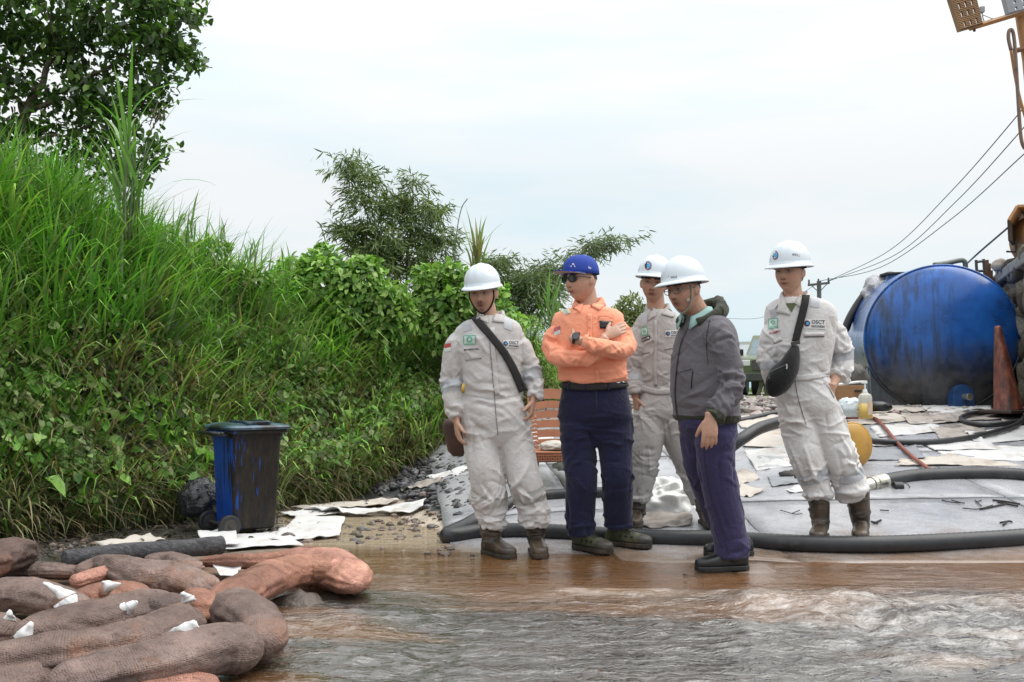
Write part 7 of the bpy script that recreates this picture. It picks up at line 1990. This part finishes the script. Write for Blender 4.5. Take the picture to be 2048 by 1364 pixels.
    decal('pocket_flap', bv, quadgrid([(1197, 634), (1226, 636), (1226, 644), (1197, 643)]), M_orange, sh, .004, .003)
    decal('pocket_edge', bv, ribbon([(1196, 634), (1210, 633), (1226, 637)], 1.0, 3, 1), mat('rust_thread', (.5, .13, .06), .8, .05), sh, .006)
    ph = decal('mobile_phone', bv, quadgrid([(1199, 642), (1223, 643), (1222, 658), (1200, 657)], 4, 4), M_blackpl, None, .009, .008)
    if ph: tag(ph, 'black phone sticking out of the chest pocket of the orange shirt', 'phone')
    decal('belt', bv2, ribbon([(1126, 770), (1150, 774), (1190, 775), (1230, 771), (1252, 767)], 13, 5, 3), M_strap, r, .011, .004)
    decal('belt_buckle', bv2, quadgrid([(1187, 767), (1204, 767), (1204, 780), (1187, 780)], 3, 3), mat('buckle', (.10, .10, .10), .3, .1, metal=.7), r, .014, .004)
    for x in (1140, 1216, 1172): decal('belt_loop', bv2, ribbon([(x, 764), (x, 772), (x, 781)], 3, 3, 1), M_navy, tr_, .015, .002)
    decal('fly_seam', bv2, ribbon([(1192, 782), (1193, 810), (1190, 838)], 1.2, 4, 1), M_blackpl, tr_, .003)
    decal('pocket_seam', bv2, ribbon([(1130, 783), (1134, 795), (1122, 806)], 1.2, 4, 1), M_blackpl, tr_, .003)
    decal('pocket_seam', bv2, ribbon([(1246, 780), (1240, 794), (1254, 806)], 1.2, 4, 1), M_blackpl, tr_, .003)
    # watch
    wc_ = P(1152, 676, D - .29); d = Vector((-.1, -1, .25)).normalized(); ax = (P(1165, 683, D - .29) - P(1142, 672, D - .27)).normalized()
    wa = root('wrist_watch', tuple(wc_), 'dark grey smart watch on the wrist of the orange shirted man', 'watch')
    mb = MB(); an = np.linspace(0, 2 * np.pi, 24); u = ax.orthogonal().normalized(); w_ = ax.cross(u); mb.tube([wc_ + (u * math.cos(a) + w_ * math.sin(a)) * .033 for a in an], .009, 8, cap=False); mb.build('watch_strap', M_blackpl, wa, smooth=True)
    mb = MB(); mb.cyl(wc_ + d * .030, wc_ + d * .043, .023, .023, 24); mb.build('watch_case', M_darksteel, wa, bevel=.002)
    mb = MB(); mb.cyl(wc_ + d * .0435, wc_ + d * .0445, .018, .018, 24); mb.build('watch_face', mat('watch_glass', (.08, .09, .10), .15, .1), wa)
    for (px, dd, yw) in ((1168, .03, -42), (1236, .12, -62)):
        o, B, Fd, Sd, z, V, Fc, N = foot(r, D, px, dd, yw, (px - 2, 1052 if px < 1200 else 1035, 22), M_hike, rg=rg, toe=mat('black_toe_rubber', (.02, .02, .018), .5, .2, dirt=(.08, .06, .04)), sc=1.12, L=.30)
        bvv = bvh_of(V, Fc)
        for k in range(4):     # laces
            s = .055 + k * .018; c = B + Fd * s + Vector((0, 0, .2)); pts = []
            for a in np.linspace(-.028, .028, 5):
                h = bvv.ray_cast(c + Sd * a, Vector((0, 0, -1)))
                if h[0] is not None: pts.append(h[0] + Vector((0, 0, .003)))
            if len(pts) > 2: mb = MB(); mb.tube(pts, .003, 5); mb.build('lace', M_blackpl, o, smooth=True)
        for sg in (-1, 1):
            for k in range(3):
                c = B + Fd * (.03 + k * .04) + Vector((0, 0, .062)) + Sd * sg * .2; h = bvv.ray_cast(c, -Sd * sg)
                if h[0] is not None: mb = MB(); mb.cyl(h[0] + Sd * sg * .002, h[0] + Sd * sg * .004, .008, .008, 8); mb.build('eyelet', M_blackpl, o)
worker2()

# ================= worker 3, behind
def worker3():
    D = 6.62; rg = np.random.default_rng(103)
    r = root('person', (P(1320, 900, D).x, D, SLZ(1.0, D)), 'person in a grey beige coverall and white helmet standing partly hidden behind the hooded man', 'person')
    tor = [(1296, 1334, 619, .05), (1286, 1345, 625, .075), (1276, 1358, 634, .10), (1270, 1364, 650, .115), (1272, 1368, 690, .12), (1278, 1368, 735, .12), (1282, 1364, 772, .11), (1274, 1366, 800, .125), (1268, 1366, 828, .125), (1290, 1350, 852, .08)]
    tv, tf, td = ring_loft(D, tor, R(14))
    legs = [[(1302, 822, 0, 35), (1294, 875, -.02, 34), (1286, 925, -.01, 32), (1279, 970, 0, 28), (1276, 1000, 0, 24)], [(1336, 822, 0, 34), (1360, 880, 0, 33), (1386, 940, 0, 30), (1404, 990, 0, 27), (1408, 1003, 0, 24)]]
    arms = [[(1288, 662, 0, 18), (1276, 675, 0, 20), (1271, 700, 0, 21), (1267, 740, .02, 20), (1268, 765, -.01, 19), (1270, 786, -.03, 18)], [(1356, 655, 0, 21), (1368, 700, 0, 20), (1372, 750, 0, 18), (1366, 790, -.05, 16)]]
    parts = [(tv, tf)]; folds = mk_folds(torso_S(*td), 46, rg, [.4, .55, .7, .8, .9], .008, .012, .06, (.5, 1.5), .06)
    for l, nf in ((legs[0], 36), (legs[1], 36), (arms[0], 26), (arms[1], 14)):
        v, f, pp = tube4(D, l); parts.append((v, f)); folds += mk_folds(limb_S(pp), int(nf * 2), rg, [.1, .45, .55, .9], .008, .011, .06, (.8, 2.2), .09, axial=.3)
    cov, V, Fc, N, bv = garment('coverall', parts, folds, M_cov2, r, seed=5)
    H = make_body(r, D, (1308, 568, -.03, 16, 6, -6), [[(1309, 585, .02, 18), (1312, 612, .02, 18), (1315, 640, .03, 22), (1318, 740, .02, 30), (1318, 830, .02, 28)], [(1315, 820, .02, 20), (1288, 920, .02, 15), (1276, 1000, .02, 10)], [(1325, 820, .02, 20), (1380, 930, .02, 15), (1406, 1000, .02, 10)], [(1315, 655, .02, 15), (1276, 675, 0, 13), (1268, 740, .02, 11), (1271, 795, -.03, 8.5)]],
        [dict(W=P(1271, 793, D - .03), Dr=(.05, -.1, -1), Nn=(1, .2, 0), T=(.3, -1, 0), curl=(.6, .8, .5), thumb=(.6, .5))], (.44, .25, .175), beard=.2, hsc=1.05)
    hm, hb = helmet(r, H, R(-6), -.004)
    logo_helmet(hm, hb, 1296, 531, 9)
    decal('lettering', hb, text_poly('K', 1280, 540, 3.5, 5, 0), M_ink, hm, .004, dflt=D)
    collar(r, H, D, (1315, 625, D + .01), M_cov2, 16, .072, .06)
    wings(cov, bv, M_cov2, [[(1304, 611), (1314, 624), (1312, 633), (1296, 643)], [(1338, 614), (1350, 628), (1347, 636), (1322, 630)]])
    decal('reflective_band', bv, quadgrid([(1283, 632), (1295, 628), (1294, 650), (1284, 654)]), M_tape, cov, .003)
    green_patch(cov, bv, 1283, 656, 12, 15, -2)
    decal('name_tag', bv, quadgrid([(1284, 676), (1300, 671), (1300, 679), (1284, 684)]), M_ink, cov, .003); decal('name_field', bv, quadgrid([(1285.5, 677.5), (1298.5, 673), (1298.5, 677.5), (1285.5, 682)]), M_pale, cov, .005)
    decal('lettering', bv, text_poly('FEBRI', 1287, 681, 10, 4, -16), M_ink, cov, .006)
    chest_logo(cov, bv, 1333, 670, .68, -2)
    for p_ in ([(1285, 708), (1300, 706)], [(1328, 700), (1350, 697)]): decal('pocket_slit', bv, ribbon([p_[0], ((p_[0][0] + p_[1][0]) / 2, (p_[0][1] + p_[1][1]) / 2 - .5), p_[1]], 1.6, 3, 1), M_pocket, cov, .004)
    decal('placket', bv, ribbon([(1311, 640), (1311, 690), (1310, 740), (1312, 772)], 7, 5, 2), M_cov2, cov, .003, .002)
    decal('waistband', bv, ribbon([(1282, 776), (1320, 784), (1362, 776)], 12, 5, 3), M_cov2, cov, .003, .003)
    sub_part('reflective_band', V, Fc, N, band_mask(V, P(1268, 752, D + .02), P(1269, 768, D), .08) & (V[:, 0] < P(1290, 0, D).x), M_tape, cov)
    foot(r, D, 1273, .0, 12, (1275, 985, 21), M_boot, rg=rg); foot(r, D, 1412, -.05, -4, (1408, 995, 21), M_boot2, rg=rg)
worker3()

# ================= man 4, grey hooded jacket, leaning
def worker4():
    D = 5.5; rg = np.random.default_rng(104)
    r = root('person', (P(1430, 900, D).x, D, SLZ(1.1, D)), 'person in a grey zipped jacket and purple trousers leaning forward, white helmet and glasses', 'person')
    tor = [(1378, 1436, 628, .075), (1370, 1456, 642, .105), (1358, 1468, 668, .13), (1348, 1472, 710, .14), (1346, 1472, 755, .145), (1348, 1472, 800, .14), (1354, 1472, 832, .128), (1358, 1470, 842, .12)]
    tv, tf, td = ring_loft(D, tor, R(48), amax=.20)
    arms = [[(1432, 660, -.12, 28), (1450, 705, -.16, 28), (1462, 752, -.17, 26), (1455, 792, -.21, 23), (1437, 820, -.26, 20), (1425, 834, -.28, 18)], [(1380, 660, .12, 22), (1366, 710, .14, 22), (1366, 770, .14, 19), (1368, 815, .13, 16)]]
    parts = [(tv, tf)]; folds = mk_folds(torso_S(*td), 44, rg, [.4, .6, .75, .9], .007, .014, .08, (.5, 1.6), .10)
    for l, nf in ((arms[0], 46), (arms[1], 14)):
        v, f, pp = tube4(D, l); parts.append((v, f)); folds += mk_folds(limb_S(pp), int(nf * 2), rg, [.15, .45, .55, .65, .75, .9], .010, .013, .05, (.8, 2.2), .10, axial=.25)
    jk, V, Fc, N, bv = garment('jacket', parts, folds, M_jack, r, seed=7)
    # hood lying on the shoulders
    def hood_ring(c, a, b, rad, nm, m, t0=0, t1=6.283, dz=.0, back=.05):
        yw = R(48); L = Vector((math.cos(yw), -math.sin(yw), 0)); Fd = Vector((-math.sin(yw), -math.cos(yw), 0)); pts = []
        for th in np.linspace(t0, t1, 15):
            q = c + L * a * math.sin(th) + Fd * b * math.cos(th) + Vector((0, 0, -dz * math.cos(th))); pts.append(np.r_[np.array(q), rad * (1 + .45 * max(0, -math.cos(th))) * (1 + .12 * math.sin(th * 5))])
        pp = catmull(pts, 3); vv, ff = tube(pp[:, :3], pp[:, 3], 14); return vv, ff, pp
    cH = P(1402, 628, D + .02)
    hv, hf, hp_ = hood_ring(cH, .105, .125, .026, 'hood', M_hood, .55, 5.75, .065)
    hv2, hf2, _ = hood_ring(cH + Vector((.02, .02, -.012)), .105, .12, .026, 'hood', M_hood, 1.5, 4.8, .05)
    fl = mk_folds(limb_S(hp_), 22, rg, [.3, .5, .7], .007, .010, .15, (1, 2.5), .08, front=False)
    garment('hood', [(hv, hf), (hv2, hf2)], fl, M_hood, jk, .006, .005, 8, 2)
    # front edge of the jacket, zip, pocket
    decal('zip_line', bv, ribbon([(1376, 655), (1362, 690), (1354, 740), (1351, 790), (1356, 838)], 2.0, 6, 1), M_blackpl, jk, .004, dflt=D - .1)
    decal('pocket_slit', bv, ribbon([(1386, 742), (1384, 760), (1383, 778)], 2.2, 4, 1), M_blackpl, jk, .003)
    decal('seam', bv, ribbon([(1352, 748), (1370, 742), (1386, 738)], 1.2, 4, 1), M_blackpl, jk, .003)
    decal('seam', bv, ribbon([(1420, 640), (1413, 680), (1416, 730)], 1.4, 4, 1), M_blackpl, jk, .003)
    sub_part('hem_band', V, Fc, N, (V[:, 2] < P(1400, 830, D).z) & (V[:, 1] > D - .2), M_hood, jk, .002)
    sub_part('cuff', V, Fc, N, band_mask(V, P(1434, 824, D - .27), P(1422, 840, D - .29), .075), M_hood, jk, .003)
    wv = [(1358, 1470, 828, .12), (1356, 1474, 850, .125), (1364, 1472, 874, .10), (1385, 1460, 895, .07)]
    pv, pf, pd = ring_loft(D, wv, R(48), amax=.17)
    legs = [[(1432, 868, -.07, 41), (1432, 925, -.07, 38), (1442, 985, -.05, 36), (1454, 1040, -.03, 34), (1462, 1085, -.02, 34), (1464, 1112, -.02, 35)], [(1394, 868, .08, 36), (1402, 925, .12, 34), (1420, 985, .20, 31), (1444, 1040, .30, 28), (1470, 1080, .38, 27), (1478, 1096, .38, 25)]]
    parts = [(pv, pf)]; folds = mk_folds(torso_S(*pd), 16, rg, [.5, .8], .006, .012, .12, (.5, 1.4), .1)
    for l in legs:
        v, f, pp = tube4(D, l); parts.append((v, f)); folds += mk_folds(limb_S(pp), 34, rg, [.1, .3, .5, .6, .85, .95], .0075, .013, .06, (.6, 1.8), .14, axial=.4)
    tr_, V2, F2, N2, bv2 = garment('trousers', parts, folds, M_purp, r, seed=9)
    decal('seam', bv2, ribbon([(1408, 880), (1410, 930), (1424, 1000), (1446, 1060), (1456, 1112)], 1.3, 5, 1), M_ink, tr_, .003)
    H = make_body(r, D, (1368, 582, -.05, 50, 8, 4), [[(1380, 598, -.02, 22), (1396, 625, 0, 22), (1408, 650, .02, 27), (1412, 740, .02, 34), (1414, 840, .02, 32), (1418, 890, .02, 26)], [(1420, 880, -.02, 22), (1440, 990, -.04, 16), (1464, 1105, -.02, 12)], [(1415, 880, .02, 22), (1420, 990, .2, 16), (1476, 1090, .38, 11)], [(1410, 660, 0, 18), (1446, 690, -.14, 15), (1462, 752, -.17, 14), (1428, 832, -.28, 10)], [(1405, 660, 0, 18), (1368, 700, .13, 14), (1364, 770, .12, 12), (1366, 824, .12, 9)]],
        [dict(W=P(1420, 836, D - .29), Dr=(-.05, -.12, -1), Nn=(.1, 1, 0), T=(-1, .1, -.1), curl=(.25, .35, .25), thumb=(.5, .3), sc=1.05), dict(W=P(1366, 828, D + .12), Dr=(0, -.05, -1), Nn=(.8, .5, 0), T=(-.4, -1, 0), curl=(.4, .5, .4))], (.44, .245, .17), lips=(.24, .10, .085), beard=.35,
        hair=lambda x, y, z: ((z > .0) & (y < -.035)) | ((z > .03) & (y < .01)), hsc=1.04)
    hm, hb = helmet(r, H, R(-3), -.008)
    decal('emblem', hb, {'v': [(1329, 553), (1335, 552), (1338, 555), (1334, 562), (1331, 559)], 'f': [(0, 1, 2, 3, 4)]}, mat('emblem_green', (.02, .26, .22), .5, .1), hm, .003, dflt=D)
    decal('emblem', hb, {'v': [(1333, 553), (1337, 550), (1337, 555)], 'f': [(0, 1, 2)]}, mat('emblem_gold', (.5, .32, .1), .5, .1), hm, .004, dflt=D)
    decal('lettering', hb, text_poly('VALE', 1341, 557, 13, 4.5, -6, .01), M_ink, hm, .004, dflt=D)
    strap_chin(r, H, mat('beige_webbing', (.28, .25, .19), .8, .2, 20), .0055)
    LP = H['LP']; mb = MB(); q = LP(-.079, .012, -.03) ; 
    bq = H['bvh'].find_nearest(P(1380, 603, D - .15)); mb.box(bq[0] + bq[1] * .006, (.018, .012, .018)); mb.build('strap_buckle', mat('beige_plastic', (.35, .31, .25), .5), r, bevel=.002)
    M_fr = mat('clear_frame', (.20, .18, .17), .25, .1); M_ln = mat('clear_lens', (.10, .085, .08), .05, .05, spec=.9); mb = MB(); ys = .100
    for s in (-1, 1):
        mb.tube([LP(s * (.033 + .026 * math.cos(a)), ys - .012 * abs(.034 + .027 * math.cos(a)) / .06, .006 + .017 * math.sin(a)) for a in np.linspace(0, 2 * np.pi, 17)], .0022, 6)
        mb.tube(catmull([LP(s * .060, ys - .013, .010), LP(s * .078, .06, .012), LP(s * .083, .0, .008)], 4), .0022, 6)
    mb.tube([LP(-.008, ys, .010), LP(.008, ys, .010)], .002, 6); g_ = mb.build('spectacles', M_fr, r, smooth=True)
    collar(r, H, D, (1392, 634, D), mat('mint_collar_cloth', (.30, .47, .44), .8, .05, 6, .2, 200, .002), 50, .082, .055, 1.0, wing=.08)
    foot(r, D, 1466, -.02, 82, (1464, 1095, 20), M_shoe, sole=M_blackpl, rg=rg, name='shoe', L=.30); foot(r, D, 1478, .36, 80, (1478, 1085, 16), M_shoe, sole=M_blackpl, rg=rg, name='shoe', L=.30)
worker4()

# ================= worker 5, right, with black sling bag
def worker5():
    D = 6.2; rg = np.random.default_rng(105)
    r = root('person', (P(1660, 900, D).x, D, SLZ(1.9, D)), 'person in pale coverall and white helmet, one hand in a pocket, right of the group', 'person')
    tor = [(1565, 1616, 594, .055), (1551, 1640, 599, .08), (1538, 1661, 610, .105), (1532, 1670, 630, .117), (1532, 1668, 665, .125), (1540, 1662, 705, .125), (1550, 1656, 742, .115), (1552, 1656, 756, .112), (1552, 1664, 785, .125), (1556, 1672, 812, .128), (1570, 1668, 836, .10), (1598, 1648, 852, .06)]
    tv, tf, td = ring_loft(D, tor, R(16))
    legs = [[(1592, 815, 0, 37), (1600, 865, 0, 36), (1615, 920, -.02, 33), (1628, 960, 0, 29), (1634, 982, 0, 28), (1636, 994, 0, 24)], [(1640, 815, 0, 37), (1658, 865, 0, 37), (1680, 920, -.02, 34), (1696, 955, 0, 33), (1704, 980, 0, 32), (1712, 992, 0, 25)]]
    arms = [[(1552, 655, 0, 18), (1542, 668, 0, 20), (1537, 695, 0, 20), (1538, 735, 0, 18), (1545, 762, .02, 15), (1552, 772, .05, 12)], [(1646, 650, 0, 19), (1665, 660, 0, 22), (1676, 682, .01, 23), (1684, 708, .02, 22), (1682, 738, 0, 21), (1676, 754, -.02, 19)]]
    parts = [(tv, tf)]; folds = mk_folds(torso_S(*td), 50, rg, [.35, .5, .6, .75, .88], .008, .013, .06, (.5, 1.5), .08)
    for l, nf in ((legs[0], 42), (legs[1], 42), (arms[0], 22), (arms[1], 34)):
        v, f, pp = tube4(D, l); parts.append((v, f)); folds += mk_folds(limb_S(pp), int(nf * 2), rg, [.1, .4, .5, .8, .9, .97], .0095, .012, .06, (.8, 2.2), .10, axial=.35)
    cov, V, Fc, N, bv = garment('coverall', parts, folds, M_cov3, r, seed=11)
    H = make_body(r, D, (1579, 547, -.02, 40, 2, 0), [[(1582, 562, .02, 19), (1586, 590, .02, 19), (1590, 615, .03, 24), (1600, 720, .02, 33), (1608, 830, .02, 30)], [(1605, 820, .02, 22), (1615, 910, .02, 16), (1636, 985, .02, 11)], [(1612, 820, .02, 22), (1680, 910, .02, 16), (1712, 985, .02, 11)], [(1590, 630, .02, 17), (1540, 660, 0, 13), (1538, 735, 0, 12), (1554, 765, .05, 9)], [(1600, 630, .02, 17), (1665, 650, 0, 14), (1684, 710, .02, 13), (1672, 755, -.04, 10), (1662, 776, -.08, 9)]],
        [dict(W=P(1556, 768, D + .05), Dr=(.2, -.1, -1), Nn=(1, .2, 0), T=(.3, -1, 0), curl=(.5, .6, .4)), dict(W=P(1662, 776, D - .09), Dr=(-.25, .1, -1), Nn=(-.3, 1, 0), T=(-1, -.2, 0), curl=(.1, .1, .1), thumb=(.3, .1))], (.49, .285, .20), lips=(.36, .16, .13),
        hair=lambda x, y, z: ((y < -.028) & (z > -.045)) | ((z > .018) & (y < .022)) | ((z > .045)), brow=1.1, hsc=1.07)
    hm, hb = helmet(r, H, R(2), -.012, sc=1.0)
    logo_helmet(hm, hb, 1550, 510, 9.5, .7)
    decal('lettering', hb, text_poly('WWW.OSCT', 1584, 512, 24, 6, 6, .02), M_ink, hm, .004, dflt=D)
    collar(r, H, D, (1590, 603, D + .01), M_cov3, 20, .080, .065, 1.3)
    wings(cov, bv, M_cov3, [[(1569, 595), (1573, 612), (1581, 631), (1553, 624)], [(1605, 583), (1616, 597), (1600, 615), (1590, 608)]])
    decal('undershirt', bv, {'v': [(1571, 607), (1594, 606), (1583, 625)], 'f': [(0, 1, 2)]}, mat('olive_shirt', (.09, .11, .05), .8), cov, .004)
    decal('reflective_band', bv, quadgrid([(1540, 622), (1556, 612), (1558, 628), (1543, 638)]), M_tape, cov, .003)
    decal('reflective_band', bv, quadgrid([(1622, 596), (1640, 598), (1638, 616), (1620, 613)]), M_tape, cov, .003)
    green_patch(cov, bv, 1538, 638, 17, 19, -6)
    decal('name_patch', bv, quadgrid([(1538, 664), (1562, 657), (1562, 662), (1538, 670)]), mat('patch_white', (.66, .65, .64), .8, .03), cov, .003); decal('lettering', bv, text_poly('MUHAMMAD', 1539, 669, 23, 4, -15, .015), M_redink, cov, .005)
    chest_logo(cov, bv, 1610, 651, .98, 2)
    for p_ in ([(1547, 688), (1563, 681)], [(1608, 674), (1648, 673)]): decal('pocket_slit', bv, ribbon([p_[0], ((p_[0][0] + p_[1][0]) / 2, (p_[0][1] + p_[1][1]) / 2), p_[1]], 2, 4, 1), M_pocket, cov, .004)
    for p_ in ([(1547, 684), (1563, 677)], [(1608, 669), (1648, 668)]): decal('pocket_flap', bv, ribbon([p_[0], ((p_[0][0] + p_[1][0]) / 2, (p_[0][1] + p_[1][1]) / 2), p_[1]], 8, 4, 2), M_cov3, cov, .004, .002)
    for i in range(4): decal('snap', bv, disc(1556 - i * 1.3, 611 + i * 2.6, 0, 1.0, 6), M_ink, r, .008, dflt=D - .1)
    sub_part('reflective_band', V, Fc, N, band_mask(V, P(1680, 702, D + .02), P(1684, 722, D + .02), .09) & (V[:, 0] > P(1655, 0, D).x), M_tape, cov)
    sub_part('reflective_band', V, Fc, N, band_mask(V, P(1538, 722, D), P(1540, 740, D), .075) & (V[:, 0] < P(1556, 0, D).x), M_tape, cov)
    sub_part('reflective_band', V, Fc, N, band_mask(V, P(1620, 938, D - .01), P(1628, 960, D), .11) & (V[:, 0] < P(1656, 0, D).x), M_tape, cov)
    sub_part('reflective_band', V, Fc, N, band_mask(V, P(1688, 938, D - .01), P(1696, 960, D), .125) & (V[:, 0] > P(1656, 0, D).x), M_tape, cov)
    decal('waistband', bv, ribbon([(1554, 750), (1600, 756), (1656, 748)], 12, 5, 3), M_cov3, cov, .003, .003)
    decal('zip_line', bv, ribbon([(1590, 760), (1595, 790), (1604, 825), (1612, 850)], 1.4, 5, 1), M_pocket, cov, .004)
    decal('pocket_edge', bv, ribbon([(1648, 764), (1658, 775), (1668, 795)], 2.5, 4, 1), M_cov2, cov, .006)
    foot(r, D, 1641, .02, 24, (1636, 978, 23), M_boot, rg=rg, sc=1.05); foot(r, D, 1722, .02, 22, (1714, 980, 24), M_boot, rg=rg, sc=1.05)
    b = root('sling_bag', tuple(P(1562, 800, D - .2)), 'black sling bag on the chest strap of the worker at the right', 'bag')
    decal('strap', bv, ribbon([(1613, 588), (1610, 606), (1604, 632), (1597, 658), (1591, 684)], 15, 6, 4), M_strap, b, .012, .003, dflt=D)
    back_strap(b, bv, [P(1613, 588, D + .02), P(1622, 640, D + .16), P(1600, 720, D + .15), P(1552, 770, D + .12)], .045)
    # body of the bag: lens shaped pouch, tilted
    outl = [(1584, 690), (1597, 692), (1600, 712), (1598, 738), (1590, 760), (1576, 780), (1558, 792), (1544, 794), (1534, 786), (1530, 770), (1534, 752), (1545, 734), (1560, 722), (1572, 706)]
    cc_ = np.array([1566.0, 748.0]); V, f = [], []; n = len(outl); oc = catmull([np.array(q, float) for q in outl + [outl[0]]], 3)[:-1]; n = len(oc)
    zd = lambda s: D - .165 - .075 * math.sqrt(max(0, 1 - s ** 2.2))
    rings = [1.0, .96, .85, .65, .4, .15]
    for s in rings:
        for q in oc: w = cc_ + (q - cc_) * s; V.append(P(w[0], w[1], zd(s)))
    nf_ = len(V)
    for s in (1.0, .9, .5):
        for q in oc: w = cc_ + (q - cc_) * s; V.append(P(w[0], w[1], D - .125 + (.0 if s > .95 else .02)))
    for k in range(len(rings) - 1): f += [(k * n + i, k * n + (i + 1) % n, (k + 1) * n + (i + 1) % n, (k + 1) * n + i) for i in range(n)]
    f.append(tuple((len(rings) - 1) * n + i for i in range(n)))
    for k in range(2): f += [(nf_ + k * n + (i + 1) % n, nf_ + k * n + i, nf_ + (k + 1) * n + i, nf_ + (k + 1) * n + (i + 1) % n) for i in range(n)]
    f += [((i + 1) % n, i, nf_ + i, nf_ + (i + 1) % n) for i in range(n)]
    po = obj('pouch', V, f, M_bagc, b, smooth=True); pbv = bvh_of([np.array(q) for q in V], f)
    decal('zip', pbv, ribbon([(1541, 744), (1556, 736), (1576, 728)], 2.4, 5, 1), mat('zip_grey', (.05, .05, .05), .35, .1, metal=.4), po, .003)
    decal('zip_pull', pbv, ribbon([(1573, 728), (1574, 733), (1573, 738)], 2.2, 3, 1), M_steel, po, .005)
    mb = MB(); mb.box(P(1591, 686, D - .19), (.055, .012, .022), M=Matrix.Rotation(R(-12), 3, 'Y')); mb.build('strap_buckle', M_darksteel, b, bevel=.003)
    decal('side_buckle', pbv, quadgrid([(1533, 752), (1538, 748), (1540, 764), (1535, 766)], 2, 2), M_blackpl, b, .006, .004)
worker5()

# ---------------- distant man by the trucks
def far_man():
    D = 27; s = 1
    r = root('person', tuple(P(1528, 806, D)), 'small distant person in a dark shirt walking by the parked trucks', 'person')
    v1, f1, _ = tube4(D, [(1527, 696, 0, 5), (1524, 712, 0, 9), (1523, 730, 0, 9), (1525, 748, 0, 7.5)], 12, 3); v2, f2, _ = tube4(D, [(1519, 704, 0, 3.2), (1516, 722, 0, 3.4), (1518, 740, 0, 3)], 8, 3)
    obj('shirt', *merge((v1, f1), (v2, f2)), mat('dark_checked_shirt', (.035, .04, .045), .85, .5, 4), r, smooth=True)
    v1, f1, _ = tube4(D, [(1526, 746, 0, 7), (1524, 765, 0, 5), (1516, 790, 0, 3.5)], 10, 3); v2, f2, _ = tube4(D, [(1526, 746, 0, 7), (1531, 768, 0, 5), (1534, 794, 0, 3.5)], 10, 3)
    obj('trousers', *merge((v1, f1), (v2, f2)), mat('khaki_trousers', (.22, .19, .16), .85, .3), r, smooth=True)
    v1, f1, _ = tube4(D, [(1529, 682, 0, 4.6), (1529, 688, 0, 5), (1529, 696, 0, 3)], 12, 3); v2, f2, _ = tube4(D, [(1519, 740, 0, 2), (1519, 752, 0, 2)], 8, 2)
    v3, f3, _ = tube4(D, [(1526, 700, 0, 4), (1526, 750, 0, 4), (1517, 796, 0, 2)], 8, 2)
    v, f = merge((v1, f1), (v2, f2), (v3, f3)); obj('body', v, f, M_skin, r, smooth=True, col=np.tile(TONE, (len(v), 1)))
    for x in (1514, 1535): mb = MB(); mb.box(P(x, 797, D), (.11, .28, .10)); mb.build('shoe', M_white if x == 1514 else M_blackpl, r, bevel=.02)
far_man()
